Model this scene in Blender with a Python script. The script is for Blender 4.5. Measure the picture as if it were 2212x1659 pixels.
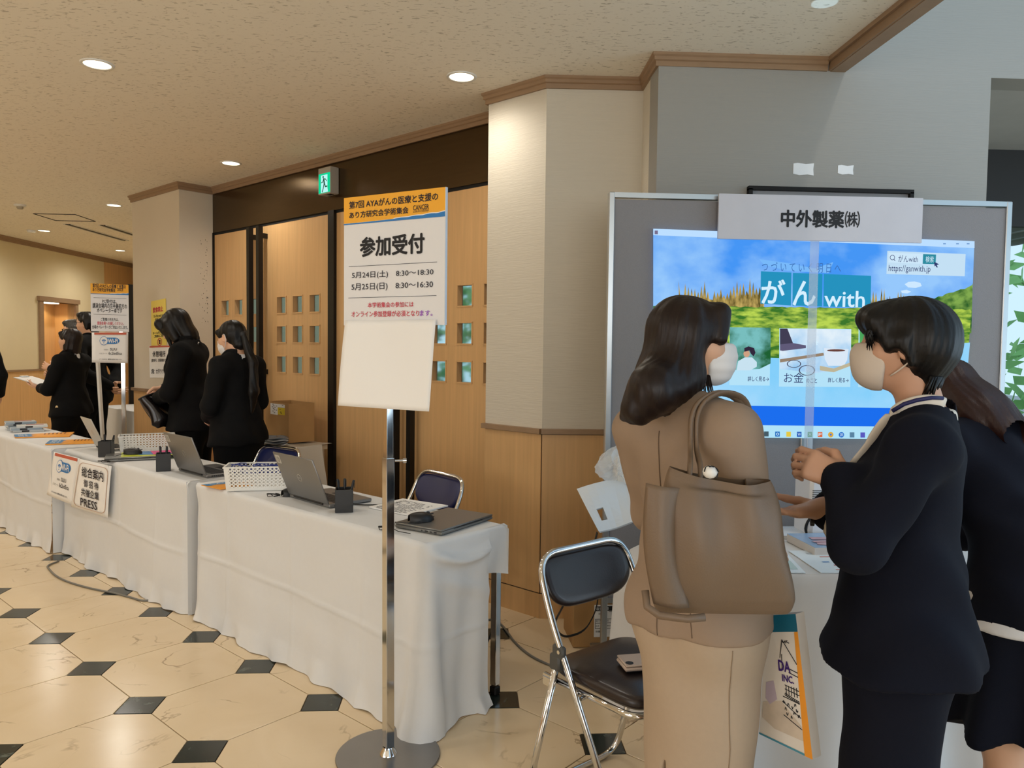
import bpy, bmesh, math, random
import numpy as np
from mathutils import Vector, Matrix
random.seed(7); rng = np.random.default_rng(7)
for _o in list(bpy.data.objects): bpy.data.objects.remove(_o)
SC = bpy.context.scene; COL = SC.collection
R = math.radians
# ------------------------------------------------------------------ camera (X right, Y into the hall, Z up; metres)
F_PX = 1639.522; CAM = np.array([0., 0., 1.4184])
FW = np.array([0.0587642, 0.99714509, -0.04741761]); RT = np.array([0.99822803, -0.05825002, 0.01215482]); UP = np.array([-0.00935805, 0.04804786, 0.9988012])
cam = bpy.data.cameras.new('camera'); camo = bpy.data.objects.new('camera', cam); COL.objects.link(camo)
cam.sensor_width = 36; cam.lens = F_PX/2212*36; cam.clip_start = .05; cam.clip_end = 200
camo.matrix_world = Matrix(((RT[0],UP[0],-FW[0],CAM[0]),(RT[1],UP[1],-FW[1],CAM[1]),(RT[2],UP[2],-FW[2],CAM[2]),(0,0,0,1)))
SC.camera = camo
SC.view_settings.view_transform = 'Standard'; SC.view_settings.look = 'None'; SC.view_settings.gamma = 1; SC.view_settings.use_curve_mapping = False
SC.view_settings.exposure = 0.0
SC.cycles.max_bounces = 7; SC.cycles.diffuse_bounces = 4; SC.cycles.glossy_bounces = 3; SC.cycles.transparent_max_bounces = 8
SC.cycles.sample_clamp_indirect = 4; SC.cycles.caustics_reflective = False; SC.cycles.caustics_refractive = False
# ------------------------------------------------------------------ light: overcast daylight outside, warm downlights inside
W = bpy.data.worlds.new('world'); SC.world = W; W.use_nodes = True
_n = W.node_tree.nodes; _l = W.node_tree.links; _bg = _n['Background']
_tc = _n.new('ShaderNodeTexCoord'); _sx = _n.new('ShaderNodeSeparateXYZ'); _rp = _n.new('ShaderNodeValToRGB')
_l.new(_tc.outputs['Generated'], _sx.inputs[0]); _l.new(_sx.outputs['Z'], _rp.inputs[0]); _l.new(_rp.outputs[0], _bg.inputs[0])
_rp.color_ramp.elements[0].color = (.62, .86, 1, 1); _rp.color_ramp.elements[1].color = (.5, .72, 1, 1)
_bg.inputs[1].default_value = 1.05
def lamp(name, kind, loc, power, color, rot=(0,0,0), **kw):
    l = bpy.data.lights.new(name, kind); l.energy = power; l.color = color
    for k, v in kw.items(): setattr(l, k, v)
    o = bpy.data.objects.new(name, l); COL.objects.link(o); o.location = loc; o.rotation_euler = rot
    return o
def aim(o, target):
    d = Vector(target) - o.location; o.rotation_euler = d.to_track_quat('-Z', 'Y').to_euler()
WARM = (1, .95, .86)
q2 = math.sqrt(.5)
def ab(a, b, z=0.): return Vector((q2*(a-b), q2*(a+b), z))     # hall grid: a runs towards the doors, b along them to the left
DOWNLIGHTS = [(1.486,4.097),(2.765,2.827),(2.939,5.503),(3.076,8.099),(3.216,10.641),(4.623,11.954)]     # in the frame
DOWN_OUT = [(1.45,6.75),(.2,2.8),(.25,5.45),(1.5,9.4),(-1.1,4.1),(-1.1,1.45),(4.75,9.4),(-1.1,6.75),(.2,8.1)]   # same grid, out of the frame
for _i, (a, b) in enumerate(DOWNLIGHTS+DOWN_OUT):
    lamp('downlight_lamp', 'SPOT', ab(a, b, 2.785), (24 if (a, b) == (2.765, 2.827) else 33) if b < 7 else 62, WARM, spot_size=R(168), spot_blend=.9, shadow_soft_size=.06)
# high lobby right of the beam: its ceiling lamp and its tall windows
_o = lamp('lobby_lamp', 'AREA', (2.95, .2, 6.2), 42, (1, .9, .76), shape='DISK', size=.35); aim(_o, (1.9, 3.0, 1.2))
_o = lamp('window_light', 'AREA', (6.5, .2, 1.0), 85, (.66, .83, 1), shape='RECTANGLE', size=3.5, size_y=2.6); aim(_o, (.5, .9, 2.7))
_o = lamp('left_fill_light', 'AREA', (-5.4, -2.6, 1.6), 88, (1, .985, .98), shape='RECTANGLE', size=4, size_y=2); aim(_o, (0, 3.5, 1.0))  # added soft fill from the left for cloth fronts and doors, no real fixture
_o = lamp('camera_fill_light', 'AREA', (.6, -5.3, 1.5), 115, (1, .98, .96), shape='RECTANGLE', size=3.5, size_y=2); aim(_o, (.6, 3.0, .9))  # second added fill, unseen behind the camera, lifts the lower right side
_o = lamp('projector_stray_beam', 'SPOT', (1.45, 2.84, .97), 60, (.45, .75, 1), spot_size=R(3.2), spot_blend=.1, shadow_soft_size=.004); aim(_o, (1.40, 3.0, 2.8))
# ------------------------------------------------------------------ helpers
def srgb(c): return tuple((v/255/12.92 if v/255 <= .04045 else ((v/255+.055)/1.055)**2.4) for v in c)
MATS = {}
def mat(name, rgb, rough=.6, metal=0, var=.06, vscale=8, bump=0, bscale=60, spec=.5, emit=0, alpha=1, stretch=None, rand=0, trans=0, coat=0, aniso_noise=None):
    """procedural Principled material: base colour broken by noise, optional noise bump, per-object random value"""
    if name in MATS: return MATS[name]
    m = bpy.data.materials.new(name); m.use_nodes = True; nt = m.node_tree; n = nt.nodes; l = nt.links
    b = n['Principled BSDF']; c = srgb(rgb)
    b.inputs['Roughness'].default_value = rough; b.inputs['Metallic'].default_value = metal
    b.inputs['Specular IOR Level'].default_value = spec; b.inputs['Alpha'].default_value = alpha
    b.inputs['Transmission Weight'].default_value = trans; b.inputs['Coat Weight'].default_value = coat
    tc = n.new('ShaderNodeTexCoord'); mp = n.new('ShaderNodeMapping'); l.new(tc.outputs['Object'], mp.inputs[0])
    if stretch: mp.inputs['Scale'].default_value = stretch
    nz = n.new('ShaderNodeTexNoise'); nz.inputs['Scale'].default_value = vscale; nz.inputs['Detail'].default_value = 4; l.new(mp.outputs[0], nz.inputs[0])
    mx = n.new('ShaderNodeMix'); mx.data_type = 'RGBA'; l.new(nz.outputs['Fac'], mx.inputs[0])
    mx.inputs[6].default_value = (*[v*(1-var) for v in c], 1); mx.inputs[7].default_value = (*[min(1, v*(1+var)) for v in c], 1)
    out = mx.outputs[2]
    if rand:
        oi = n.new('ShaderNodeObjectInfo'); mr = n.new('ShaderNodeMapRange'); l.new(oi.outputs['Random'], mr.inputs[0])
        mr.inputs[3].default_value = 1-rand; mr.inputs[4].default_value = 1+rand
        hs = n.new('ShaderNodeHueSaturation'); l.new(out, hs.inputs['Color']); l.new(mr.outputs[0], hs.inputs['Value']); out = hs.outputs[0]
    l.new(out, b.inputs['Base Color'])
    if emit:
        l.new(out, b.inputs['Emission Color']); b.inputs['Emission Strength'].default_value = emit
    if bump:
        n2 = n.new('ShaderNodeTexNoise'); n2.inputs['Scale'].default_value = bscale; n2.inputs['Detail'].default_value = 3; l.new(mp.outputs[0], n2.inputs[0])
        bp = n.new('ShaderNodeBump'); bp.inputs['Strength'].default_value = bump; bp.inputs['Distance'].default_value = .004
        l.new(n2.outputs['Fac'], bp.inputs['Height']); l.new(bp.outputs[0], b.inputs['Normal'])
    MATS[name] = m; return m
def glow(name, rgb, s=1.0, rgb2=None, scale=(1,1,1), nscale=10, contrast=(.35,.65)):
    """emission (screens, lamps): colour, or two colours mixed by noise"""
    if name in MATS: return MATS[name]
    m = bpy.data.materials.new(name); m.use_nodes = True; nt = m.node_tree; n = nt.nodes; l = nt.links
    n.remove(n['Principled BSDF']); e = n.new('ShaderNodeEmission'); l.new(e.outputs[0], n['Material Output'].inputs[0])
    e.inputs[0].default_value = (*srgb(rgb), 1); e.inputs[1].default_value = s
    if rgb2:
        tc = n.new('ShaderNodeTexCoord'); mp = n.new('ShaderNodeMapping'); mp.inputs['Scale'].default_value = scale; l.new(tc.outputs['Object'], mp.inputs[0])
        nz = n.new('ShaderNodeTexNoise'); nz.inputs['Scale'].default_value = nscale; nz.inputs['Detail'].default_value = 6; l.new(mp.outputs[0], nz.inputs[0])
        rp = n.new('ShaderNodeValToRGB'); l.new(nz.outputs['Fac'], rp.inputs[0]); l.new(rp.outputs[0], e.inputs[0])
        rp.color_ramp.elements[0].position = contrast[0]; rp.color_ramp.elements[1].position = contrast[1]
        rp.color_ramp.elements[0].color = (*srgb(rgb), 1); rp.color_ramp.elements[1].color = (*srgb(rgb2), 1)
    MATS[name] = m; return m
class MB:
    """collects shapes for ONE mesh"""
    def __init__(s): s.v = []; s.f = []
    def add(s, vs, fs, M=None):
        o = len(s.v)
        s.v += [tuple(M @ Vector(v)) if M is not None else tuple(v) for v in vs]
        s.f += [tuple(i+o for i in f) for f in fs]; return s
    def box(s, c, d, rz=0, M=None, bev=0):
        x, y, z = [k/2 for k in d]
        if bev:
            b = min(bev, x*.95, y*.95, z*.95); vs = []; 
            ring = [(x-b,y),(-(x-b),y),(-x,y-b),(-x,-(y-b)),(-(x-b),-y),(x-b,-y),(x,-(y-b)),(x,y-b)]
            rin = [((x-b),(y-b)),(-(x-b),(y-b)),(-(x-b),(y-b)),(-(x-b),-(y-b)),(-(x-b),-(y-b)),(x-b,-(y-b)),(x-b,-(y-b)),(x-b,y-b)]
            for (rr, zz) in ((rin,-z),(ring,-z+b),(ring,z-b),(rin,z)): vs += [(p[0],p[1],zz) for p in rr]
            fs = [tuple(range(7,-1,-1)), tuple(range(24,32))]
            for k in range(3):
                for i in range(8): j = (i+1) % 8; fs.append((k*8+i, k*8+j, k*8+8+j, k*8+8+i))
        else:
            vs = [(-x,-y,-z),(x,-y,-z),(x,y,-z),(-x,y,-z),(-x,-y,z),(x,-y,z),(x,y,z),(-x,y,z)]
            fs = [(3,2,1,0),(4,5,6,7),(0,1,5,4),(1,2,6,5),(2,3,7,6),(3,0,4,7)]
        T = Matrix.Translation(c) @ Matrix.Rotation(rz, 4, 'Z')
        return s.add(vs, fs, M @ T if M is not None else T)
    def cyl(s, p0, p1, r0, r1=None, n=16, cap=True):
        return s.tube([p0, p1], [r0, r0 if r1 is None else r1], n, cap)
    def tube(s, pts, r, n=10, cap=True, closed=False, flat=None):
        pts = [Vector(p) for p in pts]; m = len(pts); rs = r if isinstance(r, (list, tuple)) else [r]*m
        vs = []; fs = []; prev = None
        for i, p in enumerate(pts):
            a = pts[(i-1) % m] if (closed or i > 0) else p; b = pts[(i+1) % m] if (closed or i < m-1) else p
            t = (b-a).normalized() if (b-a).length > 1e-9 else Vector((0,0,1))
            if prev is None:
                h = Vector((0,0,1)) if abs(t.z) < .9 else Vector((0,1,0)); u = t.cross(h).normalized()
            else: u = (prev - t*prev.dot(t)).normalized()
            prev = u; w = t.cross(u)
            fu, fw_ = flat if flat else (1, 1)
            for k in range(n):
                an = 2*math.pi*k/n; vs.append(p + (u*math.cos(an)*fu + w*math.sin(an)*fw_)*rs[i])
        for i in range(m if closed else m-1):
            j = (i+1) % m
            for k in range(n): k2 = (k+1) % n; fs.append((i*n+k, j*n+k, j*n+k2, i*n+k2))
        if cap and not closed: fs.append(tuple(range(n))); fs.append(tuple(range((m-1)*n+n-1, (m-1)*n-1, -1)))
        return s.add(vs, fs)
    def lathe(s, prof, n=24, M=None, cap=True):
        vs = []; fs = []; m = len(prof)
        for (r, z) in prof:
            for k in range(n): an = 2*math.pi*k/n; vs.append((r*math.cos(an), r*math.sin(an), z))
        for i in range(m-1):
            for k in range(n): k2 = (k+1) % n; fs.append((i*n+k, i*n+k2, (i+1)*n+k2, (i+1)*n+k))
        if cap: fs.append(tuple(range(n-1,-1,-1))); fs.append(tuple(range((m-1)*n, m*n)))
        return s.add(vs, fs, M)
    def prism(s, poly, z0, z1, M=None):
        n = len(poly); vs = [(p[0],p[1],z0) for p in poly]+[(p[0],p[1],z1) for p in poly]
        fs = [tuple(range(n-1,-1,-1)), tuple(range(n,2*n))]+[(i,(i+1)%n,n+(i+1)%n,n+i) for i in range(n)]
        return s.add(vs, fs, M)
    def grid(s, P, nu, nv, M=None):
        vs = [P(i/(nu-1), j/(nv-1)) for j in range(nv) for i in range(nu)]
        fs = [(j*nu+i, j*nu+i+1, (j+1)*nu+i+1, (j+1)*nu+i) for j in range(nv-1) for i in range(nu-1)]
        return s.add(vs, fs, M)
    def mesh(s, name): 
        me = bpy.data.meshes.new(name); me.from_pydata(s.v, [], s.f); me.update(); return me
def link(o, parent=None):
    COL.objects.link(o)
    if parent is not None: o.parent = parent
    return o
def fixn(me):
    bm = bmesh.new(); bm.from_mesh(me); bmesh.ops.recalc_face_normals(bm, faces=bm.faces); bm.to_mesh(me); bm.free()
def obj(name, mb, m, parent=None, smooth=False, loc=(0,0,0), rz=0, bevel=0, recalc=True, label=None, solid=0, angle=40):
    me = mb.mesh(name) if isinstance(mb, MB) else mb
    if recalc: fixn(me)
    o = bpy.data.objects.new(name, me)
    if m is not None and not me.materials: me.materials.append(m)
    link(o, parent); o.location = loc; o.rotation_euler = (0,0,rz)
    if smooth:
        if smooth == 'auto':
            me.polygons.foreach_set('use_smooth', [True]*len(me.polygons)); me.set_sharp_from_angle(angle=R(angle))
        else: me.polygons.foreach_set('use_smooth', [True]*len(me.polygons))
    if solid: md = o.modifiers.new('solid', 'SOLIDIFY'); md.thickness = solid; md.offset = 0
    if bevel: md = o.modifiers.new('bevel', 'BEVEL'); md.width = bevel; md.segments = 2; md.limit_method = 'ANGLE'
    if label: o['label'] = label
    return o
def tag(o, label, cat, group=None, kind=None):
    o['label'] = label; o['category'] = cat
    if group: o['group'] = group
    if kind: o['kind'] = kind
    return o
def thing(name, label, cat, loc=(0,0,0), rz=0, group=None):
    o = bpy.data.objects.new(name, None); o.empty_display_size = .1; link(o); o.location = loc; o.rotation_euler = (0,0,rz)
    return tag(o, label, cat, group)
def struct(name, mb, m, parent=None, **kw):
    o = obj(name, mb, m, parent, **kw)
    if parent is None: o['kind'] = 'structure'
    return o
def dup(root, loc, rz, label, group=None):
    r = root.copy(); COL.objects.link(r); r.location = loc; r.rotation_euler = (0,0,rz); r['label'] = label
    if group: r['group'] = group
    for ch in list(root.children):
        c = ch.copy(); COL.objects.link(c); c.parent = r
        for g in ch.children: d = g.copy(); COL.objects.link(d); d.parent = c
    return r
# a flat printed plane in the hall: origin O, right U, up V; uv() reads the spot on it seen at a place of the 2212x1659 frame
class Plane:
    def __init__(s, O, U, V=(0,0,1)):
        s.O = Vector(O); s.U = Vector(U).normalized(); s.V = Vector(V).normalized(); s.N = s.U.cross(s.V).normalized()
    def uv(s, x, y):
        d = Vector(FW + RT*(x-1106)/F_PX - UP*(y-829.5)/F_PX); c = Vector(CAM)
        p = c + d*((s.O-c).dot(s.N)/d.dot(s.N)) - s.O
        return p.dot(s.U), p.dot(s.V)
    def P(s, u, v, n=0.): return s.O + s.U*u + s.V*v + s.N*n
    def M(s): return Matrix(((s.U.x,s.V.x,s.N.x,s.O.x),(s.U.y,s.V.y,s.N.y,s.O.y),(s.U.z,s.V.z,s.N.z,s.O.z),(0,0,0,1)))
def text_mesh(s, bold=0., res=2):
    cu = bpy.data.curves.new('lettering', 'FONT'); cu.body = s; cu.resolution_u = res; cu.align_x = 'LEFT'
    o = bpy.data.objects.new('lettering', cu); COL.objects.link(o)
    bpy.context.view_layer.update()
    me = bpy.data.meshes.new_from_object(o.evaluated_get(bpy.context.evaluated_depsgraph_get()))
    bpy.data.objects.remove(o); bpy.data.curves.remove(cu)
    if bold and len(me.vertices):        # heavier strokes: the outline printed again, slightly shifted
        v = [tuple(p.co) for p in me.vertices]; f = [tuple(p.vertices) for p in me.polygons]; n = len(v); V = []; Fc = []
        for k, (dx, dy) in enumerate(((-1,0),(1,0),(0,1),(0,-1),(-.7,.7),(.7,.7),(-.7,-.7),(.7,-.7))):
            V += [(x+dx*bold, y+dy*bold, k*1e-5) for x, y, z in v]; Fc += [tuple(i+k*n for i in g) for g in f]
        me = bpy.data.meshes.new('lettering'); me.from_pydata(V, [], Fc); me.update()
    return me
INK = None
def text(parent, pl, s, rect, m, n=.0012, bold=0., name='lettering', inv=None, shear=0):
    """lettering fitted into rect=(u0,v0,u1,v1) on a plane"""
    me = text_mesh(s, bold); k = len(me.vertices)
    if k == 0: return None
    co = np.empty(k*3); me.vertices.foreach_get('co', co); co = co.reshape(-1,3)
    lo = co.min(0); hi = co.max(0); sz = np.maximum(hi-lo, 1e-6)
    u0,v0,u1,v1 = rect
    uu = u0 + (co[:,0]-lo[0])/sz[0]*(u1-u0); vv = v0 + (co[:,1]-lo[1])/sz[1]*(v1-v0)
    uu = uu + shear*(vv-v0)
    M = np.array(pl.M()); out = M[:3,3] + uu[:,None]*M[:3,0] + vv[:,None]*M[:3,1] + (n+co[:,2:3]*(1 if bold else 0))*M[:3,2]
    if inv is not None:
        I = np.array(inv); out = out@I[:3,:3].T + I[:3,3]
    me.vertices.foreach_set('co', out.ravel()); me.update(); me.materials.clear(); me.materials.append(m)
    me.name = name
    return obj(name, me, None, parent, recalc=False)
def text_px(parent, pl, s, p0, p1, m, **kw):
    """p0: left-bottom, p1: right-top of the line in the frame"""
    a = pl.uv(*p0); b = pl.uv(*p1); return text(parent, pl, s, (a[0],a[1],b[0],b[1]), m, **kw)
def poly_px(parent, pl, pts, m, name, n=.0008, inv=None, th=0):
    uv = [pl.uv(*p) for p in pts]; mb = MB()
    if th: mb.prism(uv, n, n+th, pl.M())
    else: mb.add([pl.P(u,v,n) for u,v in uv], [tuple(range(len(uv)))])
    o = obj(name, mb, m, parent, recalc=False)
    return o
# ------------------------------------------------------------------ materials of the room
def marble(name, c1, c2, vein, vein_amt, scale, rough, thin=.02):
    m = bpy.data.materials.new(name); m.use_nodes = True; nt = m.node_tree; n = nt.nodes; l = nt.links; b = n['Principled BSDF']
    tc = n.new('ShaderNodeTexCoord'); oi = n.new('ShaderNodeObjectInfo')
    vm = n.new('ShaderNodeVectorMath'); vm.operation = 'MULTIPLY_ADD'; cb = n.new('ShaderNodeCombineXYZ')
    l.new(oi.outputs['Random'], cb.inputs[0]); l.new(oi.outputs['Random'], cb.inputs[1]); l.new(oi.outputs['Random'], cb.inputs[2])
    l.new(cb.outputs[0], vm.inputs[0]); vm.inputs[1].default_value = (37, 91, 53); l.new(tc.outputs['Object'], vm.inputs[2])
    nz = n.new('ShaderNodeTexNoise'); nz.inputs['Scale'].default_value = scale; nz.inputs['Detail'].default_value = 7; nz.inputs['Distortion'].default_value = 1.2; l.new(vm.outputs[0], nz.inputs[0])
    mx = n.new('ShaderNodeMix'); mx.data_type = 'RGBA'; l.new(nz.outputs['Fac'], mx.inputs[0]); mx.inputs[6].default_value = (*srgb(c1), 1); mx.inputs[7].default_value = (*srgb(c2), 1)
    n2 = n.new('ShaderNodeTexNoise'); n2.inputs['Scale'].default_value = scale*.9; n2.inputs['Detail'].default_value = 5; n2.inputs['Distortion'].default_value = .8; l.new(vm.outputs[0], n2.inputs[0])
    s1 = n.new('ShaderNodeMath'); s1.operation = 'SUBTRACT'; l.new(n2.outputs['Fac'], s1.inputs[0]); s1.inputs[1].default_value = .5
    s2 = n.new('ShaderNodeMath'); s2.operation = 'ABSOLUTE'; l.new(s1.outputs[0], s2.inputs[0])
    mr = n.new('ShaderNodeMapRange'); l.new(s2.outputs[0], mr.inputs[0]); mr.inputs[1].default_value = 0; mr.inputs[2].default_value = thin; mr.inputs[3].default_value = 1; mr.inputs[4].default_value = 0
    n3 = n.new('ShaderNodeTexNoise'); n3.inputs['Scale'].default_value = scale*1.3; l.new(vm.outputs[0], n3.inputs[0])
    m3 = n.new('ShaderNodeMapRange'); l.new(n3.outputs['Fac'], m3.inputs[0]); m3.inputs[1].default_value = .5; m3.inputs[2].default_value = .68; m3.inputs[3].default_value = 0; m3.inputs[4].default_value = vein_amt
    mu = n.new('ShaderNodeMath'); mu.operation = 'MULTIPLY'; l.new(mr.outputs[0], mu.inputs[0]); l.new(m3.outputs[0], mu.inputs[1])
    m2 = n.new('ShaderNodeMix'); m2.data_type = 'RGBA'; l.new(mu.outputs[0], m2.inputs[0]); l.new(mx.outputs[2], m2.inputs[6]); m2.inputs[7].default_value = (*srgb(vein), 1)
    l.new(m2.outputs[2], b.inputs['Base Color']); b.inputs['Roughness'].default_value = rough
    return m
M_TILE = marble('cream_marble', (234,214,182), (220,196,158), (120,88,55), .8, 3.2, .2, .012)
M_INSET = marble('dark_green_marble', (30,36,33), (44,52,47), (120,130,122), .55, 9, .16, .03)
M_GROUT = mat('grout', (92,72,52), .8)
M_WOOD = mat('oak_veneer', (212,170,118), .38, var=.16, vscale=3, stretch=(16,16,.7), bump=.02, bscale=9)
M_WOODT = mat('oak_trim', (150,122,94), .45, var=.14, vscale=5, stretch=(3,3,12))
M_PAPER = mat('ribbed_wallpaper', (206,198,182), .85, var=.03, vscale=3, stretch=(1.2,1.2,28), bump=.35, bscale=9)
M_PLASTER = mat('cream_wallpaper', (222,208,172), .9, var=.03, vscale=6, bump=.1, bscale=40)
M_BRONZE = mat('bronze_panel', (92,75,52), .24, .85, var=.12, vscale=4, stretch=(1,1,14), bump=.03, bscale=20)
_b = M_BRONZE.node_tree.nodes['Principled BSDF']; _b.inputs['Anisotropic'].default_value = .8; _b.inputs['Anisotropic Rotation'].default_value = 0
M_BLACKM = mat('black_metal', (26,23,20), .38, .4)
M_GROOVE = mat('groove_black', (14,12,10), .8)
M_ALU = mat('anodised_aluminium', (190,194,196), .32, .85)
M_CHROME = mat('chrome', (215,215,215), .09, 1, var=.02)
M_WHITEP = mat('white_paint', (226,224,218), .5)
# ceiling: fissured acoustic board
def ceiling_mat():
    m = bpy.data.materials.new('acoustic_board'); m.use_nodes = True; nt = m.node_tree; n = nt.nodes; l = nt.links; b = n['Principled BSDF']
    tc = n.new('ShaderNodeTexCoord'); mp = n.new('ShaderNodeMapping'); mp.inputs['Scale'].default_value = (30, 85, 1); mp.inputs['Rotation'].default_value = (0, 0, R(8)); l.new(tc.outputs['Object'], mp.inputs[0])
    nz = n.new('ShaderNodeTexNoise'); nz.inputs['Scale'].default_value = 1; nz.inputs['Detail'].default_value = 2.5; nz.inputs['Distortion'].default_value = .6; l.new(mp.outputs[0], nz.inputs[0])
    rp = n.new('ShaderNodeValToRGB'); l.new(nz.outputs['Fac'], rp.inputs[0]); rp.color_ramp.elements[0].position = .33; rp.color_ramp.elements[1].position = .39
    rp.color_ramp.elements[0].color = (*srgb((196,187,170)), 1); rp.color_ramp.elements[1].color = (*srgb((242,235,220)), 1)
    l.new(rp.outputs[0], b.inputs['Base Color']); b.inputs['Roughness'].default_value = .95
    bp = n.new('ShaderNodeBump'); bp.inputs['Strength'].default_value = .4; bp.inputs['Distance'].default_value = .003; l.new(rp.outputs[0], bp.inputs['Height']); l.new(bp.outputs[0], b.inputs['Normal'])
    return m
M_CEIL = ceiling_mat()
# ------------------------------------------------------------------ floor: clipped cream tiles with dark insets, joints recessed
TS = .5; GO = Vector((-.91655, 2.64384, 0))
fb = MB().box((-.5, 5, -.03), (17, 22, .05)); floor = struct('floor', fb, M_GROUT)
CC = .1
def oct_mesh():
    h = TS/2-.002; c = CC+.0005; p = [(h-c,-h),(h,-h+c),(h,h-c),(h-c,h),(-h+c,h),(-h,h-c),(-h,-h+c),(-h+c,-h)]
    q_ = [(x*.995,y*.995) for x,y in p]; mb = MB(); vs = [(x,y,-.005) for x,y in p]+[(x,y,-.0006) for x,y in p]+[(x,y,0) for x,y in q_]
    fs = [(i,(i+1)%8,8+(i+1)%8,8+i) for i in range(8)]+[(8+i,8+(i+1)%8,16+(i+1)%8,16+i) for i in range(8)]+[tuple(range(16,24))]
    return mb.add(vs, fs).mesh('floor_tile')
def sq_mesh():
    c = CC-.0015; p = [(c,0),(0,c),(-c,0),(0,-c)]; q_ = [(x*.99,y*.99) for x,y in p]
    vs = [(x,y,-.005) for x,y in p]+[(x,y,-.0006) for x,y in p]+[(x,y,0) for x,y in q_]
    fs = [(i,(i+1)%4,4+(i+1)%4,4+i) for i in range(4)]+[(4+i,4+(i+1)%4,8+(i+1)%4,8+i) for i in range(4)]+[(8,9,10,11)]
    return MB().add(vs, fs).mesh('inset_tile')
me_t = oct_mesh(); me_s = sq_mesh(); me_t.materials.append(M_TILE); me_s.materials.append(M_INSET)
rest_t = MB(); rest_s = MB(); T45 = Matrix.Rotation(R(45), 4, 'Z')
def in_view(p):
    d = np.array(p)-CAM; z = d@FW
    if z < .6: return False
    x = 1106+F_PX*(d@RT)/z; y = 829.5-F_PX*(d@UP)/z
    return -90 < x < 2300 and 600 < y < 1790
for i in range(-14, 12):
    for j in range(-12, 27):
        for kind in (0, 1):
            c = GO + ab((i+.5*(kind == 0))*TS, (j+.5*(kind == 0))*TS)
            if not (-8 < c.x < 7 and -5.4 < c.y < 15): continue
            d = (c.xy).length
            near = in_view(c) and d < 7.6
            if near:
                o = bpy.data.objects.new('inset_tile' if kind else 'floor_tile', me_s if kind else me_t); link(o, floor)
                o.location = c; o.rotation_euler = (0, 0, R(45))
            else:
                me = me_s if kind else me_t
                (rest_s if kind else rest_t).add([v.co for v in me.vertices], [tuple(p.vertices) for p in me.polygons], Matrix.Translation(c) @ T45)
for mb, m, nm in ((rest_t, M_TILE, 'outer_tiles'), (rest_s, M_INSET, 'outer_insets')):
    o = obj(nm, mb, m, floor, recalc=False); o['kind'] = 'stuff'
# ------------------------------------------------------------------ ceiling
CZ = 2.8
ceil = struct('ceiling', MB().prism([(1.7,-6),(1.7,3.62),tuple(ab(3.45,2.45))[:2],tuple(ab(3.45,7.5))[:2],tuple(ab(7.6,7.5))[:2],tuple(ab(7.6,18))[:2],(-12,17),(-12,-6)], CZ, CZ+.1), M_CEIL)
def trim_run(name, pts, side, h=.06, d=.03, closed=False):
    """two-step wooden cornice along wall points, projecting by d to the given side"""
    mb = MB(); pts = [Vector((p[0], p[1], 0)) for p in pts]
    prof = [(0, CZ-h), (d*.45, CZ-h), (d*.45, CZ-h*.62), (d*.75, CZ-h*.55), (d*.75, CZ-h*.3), (d, CZ-h*.2), (d, CZ+.005), (0, CZ+.005)]
    offs = []
    for i, p in enumerate(pts):
        n = Vector((0,0,0))
        if i > 0: t = (p-pts[i-1]).normalized(); n1 = Vector((-t.y, t.x, 0))*side
        if i < len(pts)-1: t = (pts[i+1]-p).normalized(); n2 = Vector((-t.y, t.x, 0))*side
        if i == 0: n = n2
        elif i == len(pts)-1: n = n1
        else: n = (n1+n2); n = n/max(.3, n.dot(n1))
        offs.append(n)
    vs = []; k = len(prof)
    for p, n in zip(pts, offs):
        for (dd, z) in prof: vs.append((p.x+n.x*dd, p.y+n.y*dd, z))
    fs = [(i*k+a, i*k+(a+1)%k, (i+1)*k+(a+1)%k, (i+1)*k+a) for i in range(len(pts)-1) for a in range(k)]
    fs += [tuple(range(k)), tuple(range((len(pts)-1)*k, len(pts)*k))]
    return struct(name, mb.add(vs, fs), M_WOODT)
# ------------------------------------------------------------------ big pillar right of the doors, and the wall behind the poster panel
CP = [ab(3.045,2.9), Vector((.39,3.917,0)), Vector((.885,3.905,0)), Vector((.877,3.57,0))]
def prism_wall(name, poly, z0, z1, m, parent=None): return struct(name, MB().prism([(p[0],p[1]) for p in poly], z0, z1), m, parent)
col_poly = [CP[0], CP[1], CP[2], (.9,4.6,0), ab(3.6,2.9)]
wall_pillar = prism_wall('wall_center', col_poly, 1.0, CZ, M_PAPER)
def wainscot(parent, pts, z, seams, side=-1, base=.13, proud=.006):
    """veneer panels under a cap rail, dark reveal over the skirting"""
    for i in range(len(pts)-1):
        a = Vector(pts[i]).xy; b = Vector(pts[i+1]).xy; L = (b-a).length; t = (b-a)/L; n = Vector((t.y, -t.x))
        cuts = [0]+[s for s in seams if 0 < s < L]+[L]
        for c0, c1 in zip(cuts[:-1], cuts[1:]):
            mid = a+t*((c0+c1)/2); ang = math.atan2(t.y, t.x)
            mb = MB().box((mid.x+n.x*(proud/2-.01), mid.y+n.y*(proud/2-.01), (base+.006+z-.03)/2), (c1-c0-.003, proud+.02, z-.03-base-.006), ang)
            obj('wood_panel', mb, M_WOOD, parent, recalc=False)
        mid = a+t*(L/2); ang = math.atan2(t.y, t.x)
        obj('cap_rail', MB().box((mid.x+n.x*.008, mid.y+n.y*.008, z-.012), (L+.012, .045, .026), ang), M_WOODT, parent, recalc=False)
        obj('skirting', MB().box((mid.x+n.x*(proud/2-.01), mid.y+n.y*(proud/2-.01), base/2), (L+.004, proud+.022, base), ang), M_WOOD, parent, recalc=False)
low = prism_wall('pillar_core', [Vector(p) for p in col_poly], 0, 1.0, M_GROOVE, wall_pillar)
wainscot(wall_pillar, CP[:3], 1.0, [])
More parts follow.
